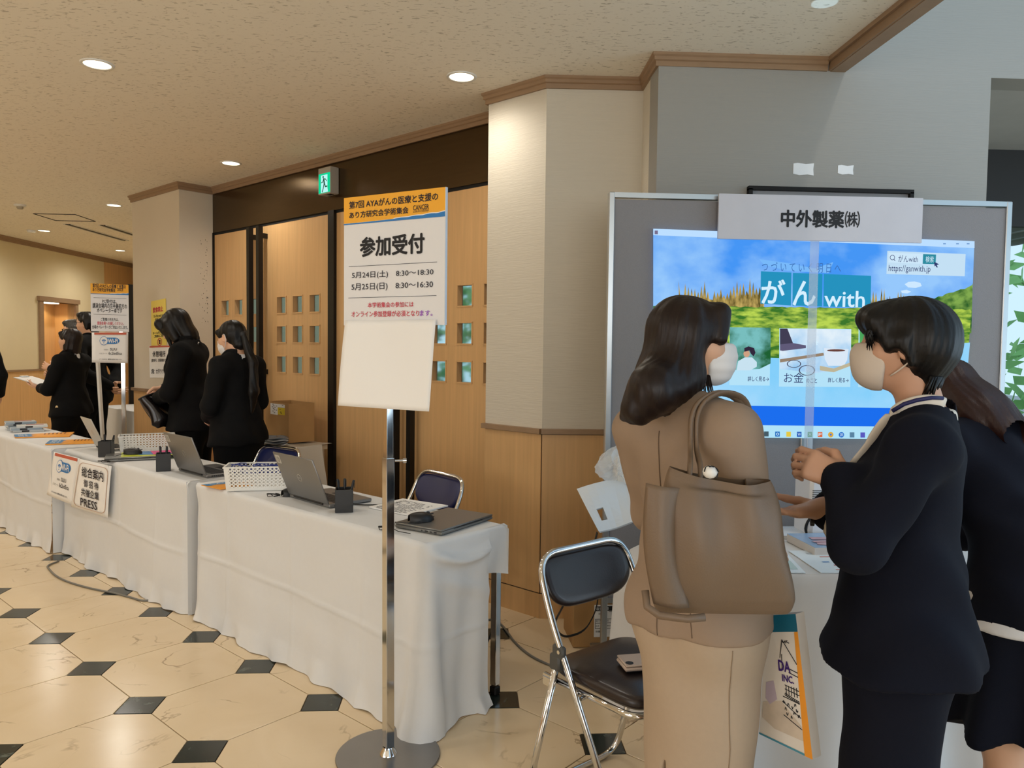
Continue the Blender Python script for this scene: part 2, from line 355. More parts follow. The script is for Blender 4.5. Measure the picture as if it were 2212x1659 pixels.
prism_wall('wall_return', [(.885,3.905),(.877,3.565),(.95,3.565),(.95,3.95)], 0, CZ, M_PAPER)
wall_br = struct('wall_back', MB().prism([(.877,3.56),(2.49,3.56),(2.49,3.72),(.877,3.72)], 0, 6.4).prism([(2.49,3.56),(7,3.56),(7,3.72),(2.49,3.72)], 2.738, 6.4), mat('shaded_ribbed_wallpaper', (154,152,146), .85, var=.02, vscale=3, stretch=(1.2,1.2,28), bump=.2, bscale=9))  # same ribbed paper; dimmer, cooler light is put into its grey colour
for x0, z0, w, h in ((1.533,2.254,.1,.057),(1.75,2.262,.077,.045)):
    pts = [(0,.006),(.3*w,0),(.7*w,.004),(w,0),(w-.003,h*.5),(w,h),(w*.6,h-.004),(w*.2,h),(0,h-.003)]
    o = obj('wall_patch', MB().prism(pts, -.004, .0015, Plane((x0,3.56,z0),(1,0,0)).M()), mat('patch_paint', (235,236,236), .6), wall_br); o['label'] = 'white filler patch on shade-darkened ribbed wallpaper'
trim_run('trim_1', [ab(3.31,2.9), CP[0], CP[1], CP[2], CP[3], (1.68,3.56,0)], -1)
# beam end of the low ceiling, high lobby beyond it
tb = MB().box((1.735, -.95, 2.79), (.07, 9.02, .1)).box((1.69, -.95, 2.79), (.03, 9.02, .02)).box((1.7, -.95, 2.765), (.02, 9.02, .045))
struct('trim_2', tb, M_WOODT)
# ------------------------------------------------------------------ door wall
DA = 3.30
class F:   # frame along the doors: x to the right in the picture, y into the doors
    M = Matrix.Rotation(R(-45), 4, 'Z')
def abox(mb, a0, a1, b0, b1, z0, z1): # box in hall grid
    return mb.box(ab((a0+a1)/2, (b0+b1)/2, (z0+z1)/2), (abs(b1-b0), abs(a1-a0), abs(z1-z0)), R(-45))
wd = struct('wall_doors', abox(abox(MB(), DA+.05, DA+.12, 2.9, 6.6, 2.36, 2.8), DA+.0, DA+.12, 6.575, 6.6, 0, 2.8), M_BRONZE)
obj('bronze_transom', abox(MB(), DA, DA+.06, 2.9, 6.575, 2.405, 2.745), M_BRONZE, wd, recalc=False)
obj('door_jamb', abox(MB(), DA-.006, DA+.08, 6.5, 6.575, 0, 2.405), M_BLACKM, wd, recalc=False)
obj('mullion', abox(MB(), DA-.012, DA+.06, 4.675, 4.748, 0, 2.405), M_BLACKM, wd, recalc=False)
obj('head_rail', abox(MB(), DA+.01, DA+.05, 2.9, 6.5, 2.385, 2.41), M_GROOVE, wd, recalc=False)
trim_run('trim_3', [ab(DA-.005,6.47), ab(DA-.005,2.9)], -1)
WZ = (1.265, 1.505, 1.738); WH = .067
M_GLASS = mat('clear_glass', (215,235,238), .05, 0, var=.01, spec=.5, trans=1, alpha=1)
def door(name, b0, b1, cols, hb):
    """veneer leaf, nine through-openings with wood beads and glass, full-height black pull"""
    mb = MB(); a0, a1 = DA+.012, DA+.055; z0, z1 = .01, 2.385
    bs = sorted([b0, b1]+[c+s*WH for c in cols for s in (-1, 1)]); zs = [z0]+[v for z in WZ for v in (z-WH, z+WH)]+[z1]
    for i in range(len(bs)-1):
        for k in range(len(zs)-1):
            if i % 2 == 1 and k % 2 == 1: continue
            abox(mb, a0, a1, bs[i], bs[i+1], zs[k], zs[k+1])
    root = struct(name, mb, M_WOOD, recalc=False)
    fr = MB(); w = WH; t = .009
    for c in cols:
        for z in WZ:
            f = MB()
            for (x0,x1,y0,y1) in ((c-w-t/2,c+w+t/2,z+w-t/2,z+w+t/2),(c-w-t/2,c+w+t/2,z-w-t/2,z-w+t/2),(c-w-t/2,c-w+t/2,z-w,z+w),(c+w-t/2,c+w+t/2,z-w,z+w)):
                abox(f, a0-.004, a1+.004, x0, x1, y0, y1)
            fo = obj('window_bead', f, M_WOOD, root, recalc=False)
            obj('pane', abox(MB(), a1-.004, a1-.001, c-w, c+w, z-w, z+w), M_GLASS, fo, recalc=False)
    h = MB(); abox(h, DA-.075, DA-.035, hb-.02, hb+.02, .12, 2.375)
    for z in (.25, 1.2, 2.3): abox(h, DA-.04, DA+.014, hb-.012, hb+.012, z-.02, z+.02)
    obj('pull_handle', h, M_BLACKM, root, recalc=False)
    return root
door('door_1', 6.497, 5.705, (6.31,6.08,5.85), 5.775)
door('door_2', 5.698, 4.752, (5.41,5.18,4.95), 5.625)
door('door_3', 4.672, 3.845, (4.43,4.21,3.99), 3.915)
door('door_4', 3.838, 2.9, (3.57,3.34,3.11), 3.765)
# ------------------------------------------------------------------ pillar left of the doors
LP = [ab(3.0,7.47), ab(3.0,6.505), ab(3.32,6.505)]
wl = prism_wall('wall_left', [*LP, ab(3.6,7.47)], 1.0, CZ, mat('stained_wallpaper', (212,200,180), .85, var=.08, vscale=1.6, bump=.2, bscale=40))
prism_wall('pillar_core', [*LP, ab(3.6,7.47)], 0, 1.0, M_GROOVE, wl); wainscot(wl, LP, 1.0, [])
sp = MB(); rr = random.Random(3)
for k in range(60):
    z = 1.6+rr.random()*.75; t = rr.random()**2*.1; sp.lathe([(.004*rr.random()+.0015, 0), (.002, .001)], 6, Matrix.Translation(ab(3.05+.2*(1-t*4), 6.503, z)) @ Matrix.Rotation(R(-45), 4, 'Z') @ Matrix.Rotation(R(90), 4, 'X'))
o = obj('mould_specks', sp, M_GROOVE, wl, recalc=False); o['kind'] = 'stuff'
trim_run('trim_4', [ab(3.6,7.47), LP[0], LP[1], LP[2]], -1)
# ------------------------------------------------------------------ far wall with a display niche
FA = Vector((-6.05,10.25,0)); FD = (Vector((-5.84,13.7,0))-FA).normalized(); FN = Vector((FD.y,-FD.x,0)); far = Plane(FA, FD)
def fw_box(mb, s0, s1, n0, n1, z0, z1):
    c = FA+FD*((s0+s1)/2)+FN*((n0+n1)/2); return mb.box((c.x,c.y,(z0+z1)/2), (s1-s0, n1-n0, z1-z0), math.atan2(FD.y, FD.x))
mbf = MB()
for s0,s1,z0,z1 in ((-16,.858,1.04,2.8),(.858,1.647,2.0,2.8),(1.647,2.5,1.04,2.8)): fw_box(mbf, s0, s1, -.1, 0, z0, z1)
wf = struct('wall_far', mbf, M_PLASTER, recalc=False)
for k in range(20):
    s0 = .35-.93*k
    if s0 < -15: break
    obj('wood_panel', fw_box(MB(), s0-.928, s0, -.02, .006, .1, 1.02), M_WOOD, wf, recalc=False)
for s0, s1 in ((.352,.775),(.777,1.7),(1.702,2.5)): obj('wood_panel', fw_box(MB(), s0, s1, -.02, .006, .1, 1.02), M_WOOD, wf, recalc=False)
obj('cap_rail', fw_box(fw_box(MB(), -16, .775, -.02, .022, 1.02, 1.045), 1.71, 2.5, -.02, .022, 1.02, 1.045), M_WOODT, wf, recalc=False)
struct('baseboard_far', fw_box(MB(), -16, 6, -.02, .01, 0, .1), M_WOODT, recalc=False)
obj('wood_panel', fw_box(MB(), 2.502, 7, -.06, .004, .1, 2.8), M_WOOD, wf, recalc=False)
ni = MB(); fw_box(ni, .8, 1.7, -.33, -.3, .95, 2.1); fw_box(ni, .83, .858, -.3, 0, 1.0, 2.05); fw_box(ni, 1.647, 1.675, -.3, 0, 1.0, 2.05); fw_box(ni, .8, 1.7, -.3, 0, 2.0, 2.03); fw_box(ni, .8, 1.7, -.3, .01, 1.02, 1.06)
obj('niche_lining', ni, M_WOOD, wf, recalc=False)
nf = MB(); fw_box(nf, .775, .858, 0, .03, 1.02, 2.06); fw_box(nf, 1.647, 1.71, 0, .03, 1.02, 2.06); fw_box(nf, .75, 1.735, 0, .045, 2.0, 2.065)
obj('niche_frame', nf, M_WOODT, wf, recalc=False)
lamp('niche_lamp', 'SPOT', FA+FD*1.2-FN*.14+Vector((0,0,1.97)), 9, (1,.78,.45), spot_size=R(150), shadow_soft_size=.04)
obj('niche_lamp', fw_box(MB(), 1.1, 1.4, -.2, -.08, 1.985, 1.999), glow('lamp_glow', (255,240,205), 5), wf, recalc=False)
trim_run('trim_5', [FA-FD*16, FA+FD*7], -1, h=.07)
pt = thing('framed_picture', 'small framed picture of green leaves hanging in the lit wall niche', 'picture', far.P(1.0,1.6,-.298))
obj('frame', fw_box(MB(), .9, 1.1, -.3, -.28, 1.47, 1.77), M_GROOVE, pt, recalc=False).matrix_parent_inverse = Matrix.Translation(-pt.location)
obj('mount', fw_box(MB(), .91, 1.09, -.28, -.277, 1.48, 1.76), mat('mount_card', (238,230,205), .8), pt, recalc=False).matrix_parent_inverse = Matrix.Translation(-pt.location)
lf = MB()
for k in range(9):
    s0 = 1.0+.045*math.sin(k*2.1); z0 = 1.53+.021*k; a = k*1.3
    lf.add([far.P(s0+.028*math.cos(a), z0+.028*math.sin(a), -.276), far.P(s0+.008*math.sin(a), z0-.008*math.cos(a), -.276), far.P(s0-.028*math.cos(a), z0-.028*math.sin(a), -.276), far.P(s0-.008*math.sin(a), z0+.008*math.cos(a), -.276)], [(0,1,2,3)])
o = obj('leaf_print', lf, mat('print_green', (104,140,62), .7), pt, recalc=False); o['kind'] = 'stuff'; o.matrix_parent_inverse = Matrix.Translation(-pt.location)
# walls out of the frame that close the hall
struct('wall_corridor', abox(abox(MB(), 3.6, 5.6, 7.47, 7.55, 0, 2.8), 5.6, 5.7, 7.4, 18, 0, 2.8), M_PLASTER, recalc=False)
struct('wall_front', MB().box((-3.2, -5.7, 1.4), (9.8, .1, 2.8)), M_PLASTER)
# ------------------------------------------------------------------ vestibule right of the wall: soffit, black header, glazing, brown post
struct('ceiling_vestibule', MB().box((4.7, 4.25, 2.765), (4.5, 1.1, .05)), mat('soffit', (176,174,170), .8))
struct('wall_vestibule', MB().box((4.7, 4.82, 2.5), (4.5, .06, .5)), mat('dark_header', (36,33,31), .6))
struct('wall_side', MB().prism([(2.47,3.72),(2.49,3.72),(2.49,4.8),(2.47,4.8)], 0, 2.75), M_PAPER)
w1 = struct('window_1', MB().box((2.52, 4.82, 1.12), (.04, .05, 2.24)).box((4.6, 4.82, .04), (4.2, .06, .08)), M_BLACKM)
obj('pane', MB().box((2.75, 4.82, 1.16), (.43, .008, 2.16)), M_GLASS, w1)
pm = obj('brown_post', MB().box((3.06, 4.8, 1.12), (.24, .12, 2.24)).box((2.965, 4.72, 1.12), (.04, .05, 2.24)), mat('brown_wood', (104,70,42), .5, var=.12, stretch=(8,8,1)), w1)
sb = thing('wall_speaker', 'pale grey box mounted on the dark header over the entrance glazing', 'speaker', (2.97, 4.7, 2.37))
obj('box', MB().box((0,0,0), (.34,.16,.2), bev=.006), mat('pale_grey', (168,172,166), .6), sb); obj('bracket', MB().box((0,.09,0), (.05,.05,.06)), M_BLACKM, sb)
# ------------------------------------------------------------------ ceiling fittings
for (a, b) in DOWNLIGHTS:
    t = thing('downlight', 'downlight', 'light', ab(a, b, CZ), 0, 'recessed downlights in the hall ceiling')
    obj('trim_ring', MB().lathe([(.062,-.001),(.064,-.006),(.076,-.006),(.078,0)], 32, cap=False), M_WHITEP, t, smooth=True)
    obj('lamp_disc', MB().lathe([(.0,-.0035),(.062,-.0035)], 32, cap=False), glow('lamp_glow', (255,240,205), 5), t)
DL = ['round white downlight, nearest one at the upper left over the tables', 'round white downlight beside the pillar by the last double doors', 'round white downlight over the women behind the tables', 'round white downlight just left of the cornice of the stained pillar', 'round white downlight nearest the far wall on the left', 'round white downlight past the slot vents, half beside the stained pillar']
for o, s in zip([o for o in COL.objects if o.name.startswith('downlight') and o.type == 'EMPTY'], DL): o['label'] = s
hp = [ab(2.724,9.324), ab(3.343,9.348), ab(3.034,9.647)]
hm = MB(); e = [ab(a, b, CZ-.0015) for a, b in ((2.72,9.33),(3.03,9.02),(3.345,9.335),(3.035,9.645))]
for k in range(4): hm.tube([e[k], e[(k+1)%4]], .005, 4)
o = obj('hatch_seam', hm, M_GROOVE, ceil, recalc=False)
for k, (p, q) in enumerate((((3.221,9.825),(4.209,10.725)), ((3.506,9.563),(4.3,10.3)))):
    P0 = ab(*p); P1 = ab(*q); mid = (P0+P1)/2; d = P1-P0
    t = thing('slot_vent', ('left' if k == 0 else 'right')+' one of two black slot air vents in the ceiling', 'vent', (mid.x, mid.y, CZ), math.atan2(d.y, d.x), 'ceiling slot vents')
    obj('slot', MB().box((0,0,-.002), (d.length, .07, .004)), M_GROOVE, t); obj('vane', MB().box((0,.0,-.006), (d.length, .012, .008)), mat('vent_grey', (120,112,98), .5), t)
    for s in (-1, 1): obj('flange', MB().box((0,s*.042,-.004), (d.length+.02, .016, .008)), M_WHITEP, t)
t = thing('smoke_detector', 'small white round smoke detector on the ceiling near the far wall', 'detector', ab(2.463,8.847,CZ))
obj('base', MB().lathe([(.055,0),(.055,-.012),(.045,-.02)], 24), M_WHITEP, t, smooth='auto'); obj('sensor', MB().lathe([(.03,-.02),(.03,-.036),(.022,-.045),(0,-.046)], 20, cap=False), mat('detector_grey', (170,160,140), .5), t, smooth='auto')
t = thing('smoke_detector', 'tiny white round detector beside the downlight nearest the far wall', 'detector', ab(3.11,10.75,CZ))
obj('base', MB().lathe([(.05,0),(.05,-.012),(.04,-.03),(0,-.032)], 20, cap=False), M_WHITEP, t, smooth='auto')
# exit sign
ex = thing('exit_sign', 'green lit emergency exit sign box with running figure on the bronze transom', 'sign', ab(3.2615, 4.70, 2.606), R(-45))
obj('housing', MB().box((0,0,0), (.15,.075,.19), bev=.004), mat('sign_housing', (176,168,155), .5), ex, smooth='auto')
FM = Matrix(((1,0,0,0),(0,0,-1,-.0378),(0,1,0,0),(0,0,0,1)))      # u right, v up on the front face
def on_face(poly, n0, n1): return MB().prism([(x,y) for x,y in poly], n0, n1, FM)
lp = obj('lit_panel', on_face([(-.066,-.087),(.072,-.087),(.072,.052),(-.066,.052)], 0, .0015), glow('exit_green', (12,214,150), 1.0), ex)
obj('doorway_mark', on_face([(-.036,-.084),(.05,-.084),(.043,-.055),(.043,.04),(-.036,.04)], .0015, .0022), glow('exit_white', (190,248,244), 1.0), ex)
mk = MB()
def limb(*p, w=.006):
    for (x0,y0),(x1,y1) in zip(p[:-1],p[1:]):
        d = Vector((x1-x0,y1-y0)); L = d.length; n = Vector((-d.y,d.x))/L*w/2; e = d/L*w*.3
        mk.prism([(x0-n.x-e.x,y0-n.y-e.y),(x1-n.x+e.x,y1-n.y+e.y),(x1+n.x+e.x,y1+n.y+e.y),(x0+n.x-e.x,y0+n.y-e.y)], .0022, .003, FM)
mk.prism([(-.008+.008*math.cos(k*.63), .026+.009*math.sin(k*.63)) for k in range(10)], .0022, .003, FM)
limb((-.002,.012),(.006,-.02), w=.014); limb((-.002,.01),(-.018,-.01),(-.03,-.012)); limb((.002,.012),(.022,.008),(.034,-.006))
limb((.005,-.02),(-.008,-.055),(-.018,-.078), w=.009); limb((.007,-.02),(.02,-.045),(.04,-.044), w=.009)
o = obj('running_figure', mk, mat('figure_green', (14,120,104), .6), ex, recalc=False); o['kind'] = 'stuff'
obj('base_slot', MB().box((.02,0,-.096), (.05,.03,.004)), M_GROOVE, ex)
# ------------------------------------------------------------------ reception tables under white cloths
M_CLOTH = mat('white_cloth', (216,217,218), .9, var=.02, vscale=40, bump=.06, bscale=300)
M_TOP = mat('laminate_top', (205,190,165), .4)
TH = .70; E1 = -R(45)
def folding_table(label, a0, a1, b0, b1, group, inset=(.075,.045)):
    """local x along the table (towards picture right), y to the back"""
    L = b1-b0; D = a1-a0; t = thing('folding_table', label, 'table', ab((a0+a1)/2, (b0+b1)/2, 0), E1, group)
    obj('table_top', MB().box((0,0,TH-.022), (L-.02, D-.02, .028)), M_TOP, t, bevel=.004)
    obj('apron_frame', MB().box((0,D/2-.06,TH-.055), (L-.12,.025,.036)).box((0,-D/2+.06,TH-.055), (L-.12,.025,.036)), M_ALU, t)
    for sx in (-1,1):
        for sy in (-1,1):
            lx, ly = L/2-inset[0], D/2-inset[1]; lg = obj('leg', MB().box((sx*lx, sy*ly, .355), (.03,.03,.63)), M_CHROME, t, bevel=.003)
            obj('foot_cap', MB().box((sx*lx, sy*ly, .018), (.034,.034,.034), bev=.004), M_BLACKM, lg)
    return t
def nsum(x, y, seed, n=5):
    r = random.Random(seed); v = 0
    for k in range(n):
        a = r.uniform(0, 6.28); f = r.uniform(2, 9); v += math.sin((x*math.cos(a)+y*math.sin(a))*f+r.uniform(0,6))/n
    return v
def cloth(label, a0, a1, b0, b1, seed, right_side=False, left_side=False, gather=None, group='white reception tablecloths', floor_gap=.004):
    """one sheet: top, front drop to the floor, turned ends; pressed creases, soft folds, hem flaring out"""
    L = b1-b0; D = a1-a0; o = thing('tablecloth', label, 'tablecloth', ab((a0+a1)/2, (b0+b1)/2, 0), E1, group)
    Z = TH+.004; nu = int(L/.0125); mb = MB(); X0, X1, Y0, Y1 = -L/2, L/2, -D/2, D/2
    rc = .02
    def top(u, v):
        x = X0+rc+(L-2*rc)*u; y = Y0+rc+(D-2*rc)*v
        return (x, y, Z+.0012*nsum(x*3, y*3, seed))
    mb.grid(top, 60, 12)
    def fold(s, z):      # outward offset of a drop at arclength s, height z
        k = (Z-z)/Z
        f = .014*k*math.sin(s*9+seed+1.5*math.sin(s*2.3)) + .008*k*nsum(s*2.2, z*1.2, seed+1) + .004*nsum(s*5, z*4, seed+2)*min(1, k*4)
        for c in (.33, .9, 1.42): f += .005*math.exp(-((s-c)/.008)**2)*(k > .02)                   # vertical pressed creases
        f += .008*math.exp(-((z-.335-.012*math.sin(s*3))/.006)**2)                                  # horizontal crease
        f += .03*max(0, k-.86)/.14*(.6+.5*math.sin(s*23+seed)+.3*math.sin(s*41))*.6 + .02*k*k      # hem flare
        return f
    def edge(v):         # rounded edge, then the drop: returns (out, z)
        if v < .04: a = v/.04*math.pi/2; return rc*math.sin(a), Z-rc+rc*math.cos(a)
        k = (v-.04)/.96; return rc, (Z-rc)*(1-k)+floor_gap*k
    ST = D-.115; CR = .045; Lf = L-CR; Lc_ = CR*math.pi/2
    def path(s):         # along the front, round the near corner, along the end
        if s <= Lf or not right_side: return X0+s, Y0+rc, (0,-1)
        if s < Lf+Lc_: an = (s-Lf)/CR; return X0+Lf+(CR-rc)*math.sin(an), Y0+CR-(CR-rc)*math.cos(an), (math.sin(an),-math.cos(an))
        return X1-rc, Y0+CR+(s-Lf-Lc_), (1,0)
    SL = Lf+Lc_+ST-CR if right_side else L
    def drop(u, v):
        s = SL*u; out, z = edge(v); g = 0 if v < .04 else fold(s, z); k = (Z-z)/Z; e = min(1, min(s, SL-s)/.1+.25)
        if gather:
            for (side, dep) in gather:
                dd = s if side < 0 else L-s
                g -= dep*math.exp(-(dd/.035)**2)*min(1, k*6)
        if right_side and v > .04:
            t_ = (s-Lf-Lc_*.5)
            g += .05*k*k*math.exp(-(t_/.09)**2) + .022*k*math.sin(t_*26+1.2)*math.exp(-abs(t_)/.25)*min(1, k*2)
            if t_ > 0:
                w_ = t_/(ST)                                                                      # swag pulled back from the corner
                g += .030*math.exp(-((z-(Z-.035-.06*math.sin(min(1,w_)*2.5)))/.018)**2)*min(1, w_*4) + .014*math.exp(-((z-(Z-.13-.12*w_))/.03)**2)*min(1, w_*3)
                g += .012*k*math.sin(w_*15+k*3)*(1-.5*w_)
        zz = z + (.004*math.sin(s*31)+.003*math.sin(s*17) if v > .97 else 0)
        x, y, n_ = path(s); o_ = out-rc*0+max(-.05, g)*(.35+.65*e)
        if v > .93 and right_side and s > SL-.08: o_ += .03*(v-.93)/.07
        return (x+n_[0]*o_+(.006*nsum(s, z*3, seed+5) if v > .04 and n_[0] == 0 else 0), y+n_[1]*o_, max(.003, zz))
    mb.grid(drop, int(SL/.0125), 64)
    if right_side:
        def over(u, v):
            y = Y0+ST-.012+(D-ST+.012)*u; out, z = edge(v); h = .205-.03*(1-u); z = Z-(Z-z)*h/Z
            return (X1-rc+out+.010*math.sin(u*5+v*2)*v-.006, y, z)
        mb.grid(over, 10, 24)
        def back(u, v):
            out, z = edge(v); z = Z-(Z-z)*.19/Z
            return (X1-L*u, Y1-rc+out+.006*math.sin(u*40)*v, z)
        mb.grid(back, 60, 10)
    else:
        def back(u, v):
            out, z = edge(v); z = Z-(Z-z)*.2/Z
            return (X1-L*u, Y1-rc+out+.005*math.sin(u*37)*v, z)
        mb.grid(back, 60, 10)
        for sx, X in ((-1, X0), (1, X1)):
            def side2(u, v, sx=sx, X=X):
                out, z = edge(v); return (X+sx*(out-rc)*.6, Y0+D*u, z)
            mb.grid(side2, 10, 16)
    bm = bmesh.new(); bm.from_mesh(mb.mesh('x')); bmesh.ops.remove_doubles(bm, verts=bm.verts, dist=.0012); bmesh.ops.recalc_face_normals(bm, faces=bm.faces)
    me = bpy.data.meshes.new('sheet'); bm.to_mesh(me); bm.free()
    s = obj('sheet', me, M_CLOTH, o, smooth=True, recalc=False)
    return o
TG = 'reception tables in one row under white cloths'
folding_table('folding table under white cloth at the near end with one bare chrome leg', 1.835, 2.265, 2.045, 3.79, TG, (.022,.022))
folding_table('folding table hidden under middle white cloth with the two hanging notices', 1.825, 2.24, 3.86, 5.60, TG)
folding_table('folding table under the white cloth with the stacked booklets', 1.745, 2.14, 5.66, 7.5, TG)
cloth('white tablecloth on the near table, swagged round its corner', 1.825, 2.275, 2.03, 3.80, 1, right_side=True, gather=[(-1,.03)])
cloth('white tablecloth on the middle table with two notices pinned on it', 1.80, 2.25, 3.84, 5.62, 2, gather=[(1,.045)])
cloth('white tablecloth on the table at the left with booklets and flyers', 1.725, 2.15, 5.635, 7.52, 3)
# ------------------------------------------------------------------ laptops
M_LAP = mat('laptop_grey', (128,128,128), .38, .55, var=.02)
M_LAPS = mat('laptop_silver', (196,192,182), .4, .4, var=.02)
M_KEY = mat('key_black', (28,28,30), .55)
M_PLAS = mat('matte_black_plastic', (20,20,21), .45, var=.03)
M_INKW = mat('print_white', (236,236,236), .7); M_INK = mat('print_black', (22,22,26), .7)
M_PAPERW = mat('white_sheet', (238,237,235), .8, var=.01)
def ring(mb, c, r, w, M, z0=0, z1=.0006, n=32):
    vs = []; 
    for z in (z0, z1):
        for k in range(n):
            a = 2*math.pi*k/n
            for rr_ in (r-w, r): vs.append((c[0]+rr_*math.cos(a), c[1]+rr_*math.sin(a), z))
    fs = []
    for k in range(n):
        j = (k+1)%n; a0, a1, b0, b1 = 2*k, 2*k+1, 2*j, 2*j+1; o = 2*n
        fs += [(o+a0,o+a1,o+b1,o+b0),(a1,b1,o+b1,o+a1),(b0,a0,o+a0,o+b0)]
    return mb.add(vs, fs, M)
def laptop_open(label, a, b, w, rz, tilt, body, sticker=True, d=.225):
    """local origin at the hinge middle; deck runs to +y (the clerk), the lid leans to -y so its back shows"""
    t = thing('laptop', label, 'laptop', ab(a, b, TH+.006), rz, 'open laptops on the reception tables')
    dk = obj('base', MB().box((0, d/2, .009), (w, d, .016), bev=.004), body, t, smooth='auto')
    kb = MB()
    for r_ in range(5):
        for c in range(13): kb.box((-w*.42+w*.84*c/12, .045+r_*.019, .0178), (w*.84/13.8, .0158, .0016))
    o = obj('keyboard', kb, M_KEY, dk); o['kind'] = 'stuff'
    obj('touchpad', MB().box((0, d-.045, .0172), (.1,.06,.0008)), M_KEY, dk)
    pv = MB()
    for k in range(6): pv.box((w/2-.012-.0*k, .03+.011*k, .0085), (.0255,.007,.006))
    o = obj('vent_slots', pv, M_KEY, dk); o['kind'] = 'stuff'
    LM = Matrix.Translation((0,0,.016)) @ Matrix.Rotation(tilt, 4, 'X')         # lid plane: x, z
    lid = obj('lid', MB().box((0,0,.112), (w,.007,.222), M=LM, bev=.003), body, t, smooth='auto')
    obj('screen', MB().box((0,.0042,.114), (w-.012,.001,.205), M=LM), M_KEY, lid)
    obj('hinge', MB().cyl((-w*.36,.0,.014),(w*.36,.0,.014),.007,n=12), M_KEY, t, smooth='auto')
    B = LM @ Matrix(((1,0,0,0),(0,0,-1,-.0037),(0,1,0,0),(0,0,0,1)))            # back of the lid: u right, v up (seen from the camera side)
    em = MB(); ring(em, (0,.112), .018, .0024, B); obj('emblem_ring', em, mat('emblem_silver', (205,206,204), .25, .8), lid)
    pl = Plane((B @ Vector((0,0,0))), (B.to_3x3() @ Vector((1,0,0))), (B.to_3x3() @ Vector((0,1,0))))
    text(lid, pl, 'DELL', (-.0115,.108,.0115,.1165), MATS['emblem_silver'], n=.0004)
    if sticker:
        s = obj('asset_sticker', MB().box((-w/2+.035, -.0042, .19), (.04,.0008,.042), M=LM), mat('sticker_grey', (176,174,168), .6), lid)
        em = MB(); ring(em, (-w/2+.036,.19), .0125, .0012, B, .0007, .001); ring(em, (-w/2+.036,.19), .009, .0008, B, .0007, .001); em.box((-w/2+.036,.1935,.001), (.007,.0012,.0004), M=B).box((-w/2+.038,.19,.001), (.0012,.008,.0004), M=B)
        obj('sticker_mark', em, M_INK, s)
    return t
laptop_open('grey open laptop, lid back showing, between white basket and pen cup on near table', 1.945, 2.955, .345, E1-R(3), R(22), M_LAP)
laptop_open('grey open laptop on the middle table, half hiding a black pen cup', 1.925, 4.045, .345, E1-R(1), R(21), M_LAP)
laptop_open('pale silver open laptop behind the black pen cup at the wifi notice', 1.95, 5.40, .26, E1-R(6), R(24), M_LAPS, False, .19)
def laptop_closed(label, c, w, d, rz, body):
    t = thing('closed_laptop', label, 'laptop', (*c, TH+.006), rz, 'shut laptops on the reception tables')
    b = obj('base', MB().box((0,0,.0075), (w,d,.013), bev=.004), body, t, smooth='auto')
    obj('lid', MB().box((0,.0,.0185), (w,d,.007), bev=.003), body, t, smooth='auto')
    po = MB()
    for k, wd_ in enumerate((.012,.008,.014,.005)): po.box((-w/2-.0003, -d/2+.03+.022*k, .0085), (.0012,wd_,.005))
    o = obj('ports', po, M_KEY, b); o['kind'] = 'stuff'
    obj('front_lip', MB().box((0,-d/2-.0002,.0135), (w*.55,.0012,.002)), M_KEY, b)
    return t
lc_c = (Vector((-.277,2.956))+Vector((.107,3.148)))/2
laptop_closed('grey shut laptop with a black mouse on top at the near table corner', lc_c, .345, .235, math.atan2(.294, .214)+0*R(5), mat('laptop_grey_shut', (122,122,120), .36, .5, var=.02))
laptop_closed('grey shut laptop under yellow, blue and pink folders on the middle table', (-2.055,4.815), .33, .22, R(22), MATS['laptop_grey_shut'])
# ------------------------------------------------------------------ mice
def mouse(label, p, rz, cable=None):
    t = thing('computer_mouse', label, 'mouse', p, rz, 'black computer mice')
    def P(u, v):
        y = -.052+.104*v; w = .031*math.sqrt(max(.02, 1-(abs(y)/.056)**2.6))*(1-.12*math.cos(v*6)); a = math.pi*u
        hgt = .036*math.sqrt(max(.0, 1-(abs(y+.012)/.068)**2.2))
        return (w*math.cos(a), y, .001+hgt*math.sin(a)**.8)
    obj('shell', MB().grid(P, 21, 21), M_PLAS, t, smooth=True, recalc=False)
    obj('scroll_wheel', MB().cyl((-.003,.03,.028),(.003,.03,.028),.008,n=14), mat('dark_rubber', (45,45,46), .7), t)
    obj('button_split', MB().box((0,.044,.0245), (.0012,.02,.004)), M_KEY, t)
    obj('sole', MB().prism([(.026*math.cos(k*.524), .047*math.sin(k*.524)) for k in range(12)], 0, .003), M_PLAS, t)
    if cable:
        Mi = (Matrix.Translation(p) @ Matrix.Rotation(rz, 4, 'Z')).inverted()
        obj('cable', MB().tube([Mi @ Vector(c) for c in cable], .0018, 6), M_PLAS, t, smooth=True)
    return t
def loopc(c, r, n=26, turns=2.3, z=.004, ph=0, sq=.55, rz=0):
    return [(c[0]+(r+.002*math.sin(k*1.7))*math.cos(ph+2*math.pi*turns*k/n)*math.cos(rz)-(r*sq)*math.sin(ph+2*math.pi*turns*k/n)*math.sin(rz),
             c[1]+r*math.cos(ph+2*math.pi*turns*k/n)*math.sin(rz)+(r*sq)*math.sin(ph+2*math.pi*turns*k/n)*math.cos(rz), c[2]+z+.0028*(k%9)/2) for k in range(n)]
TZ = TH+.006
mp = Vector((-.178,2.995,TZ+.023))
mouse('black mouse resting on the shut grey laptop at the near corner', mp, R(-62), [mp+Vector((.05,.03,.012)), mp+Vector((-.02,-.06,.004)), mp+Vector((-.1,-.03,.003)), *[(x,y,z) for x,y,z in loopc((-.31,2.94,TZ), .03)], (-.26,2.90,TZ+.005), (-.21,2.86,TZ+.006)])
mp = ab(1.945,4.875,TZ+.026)
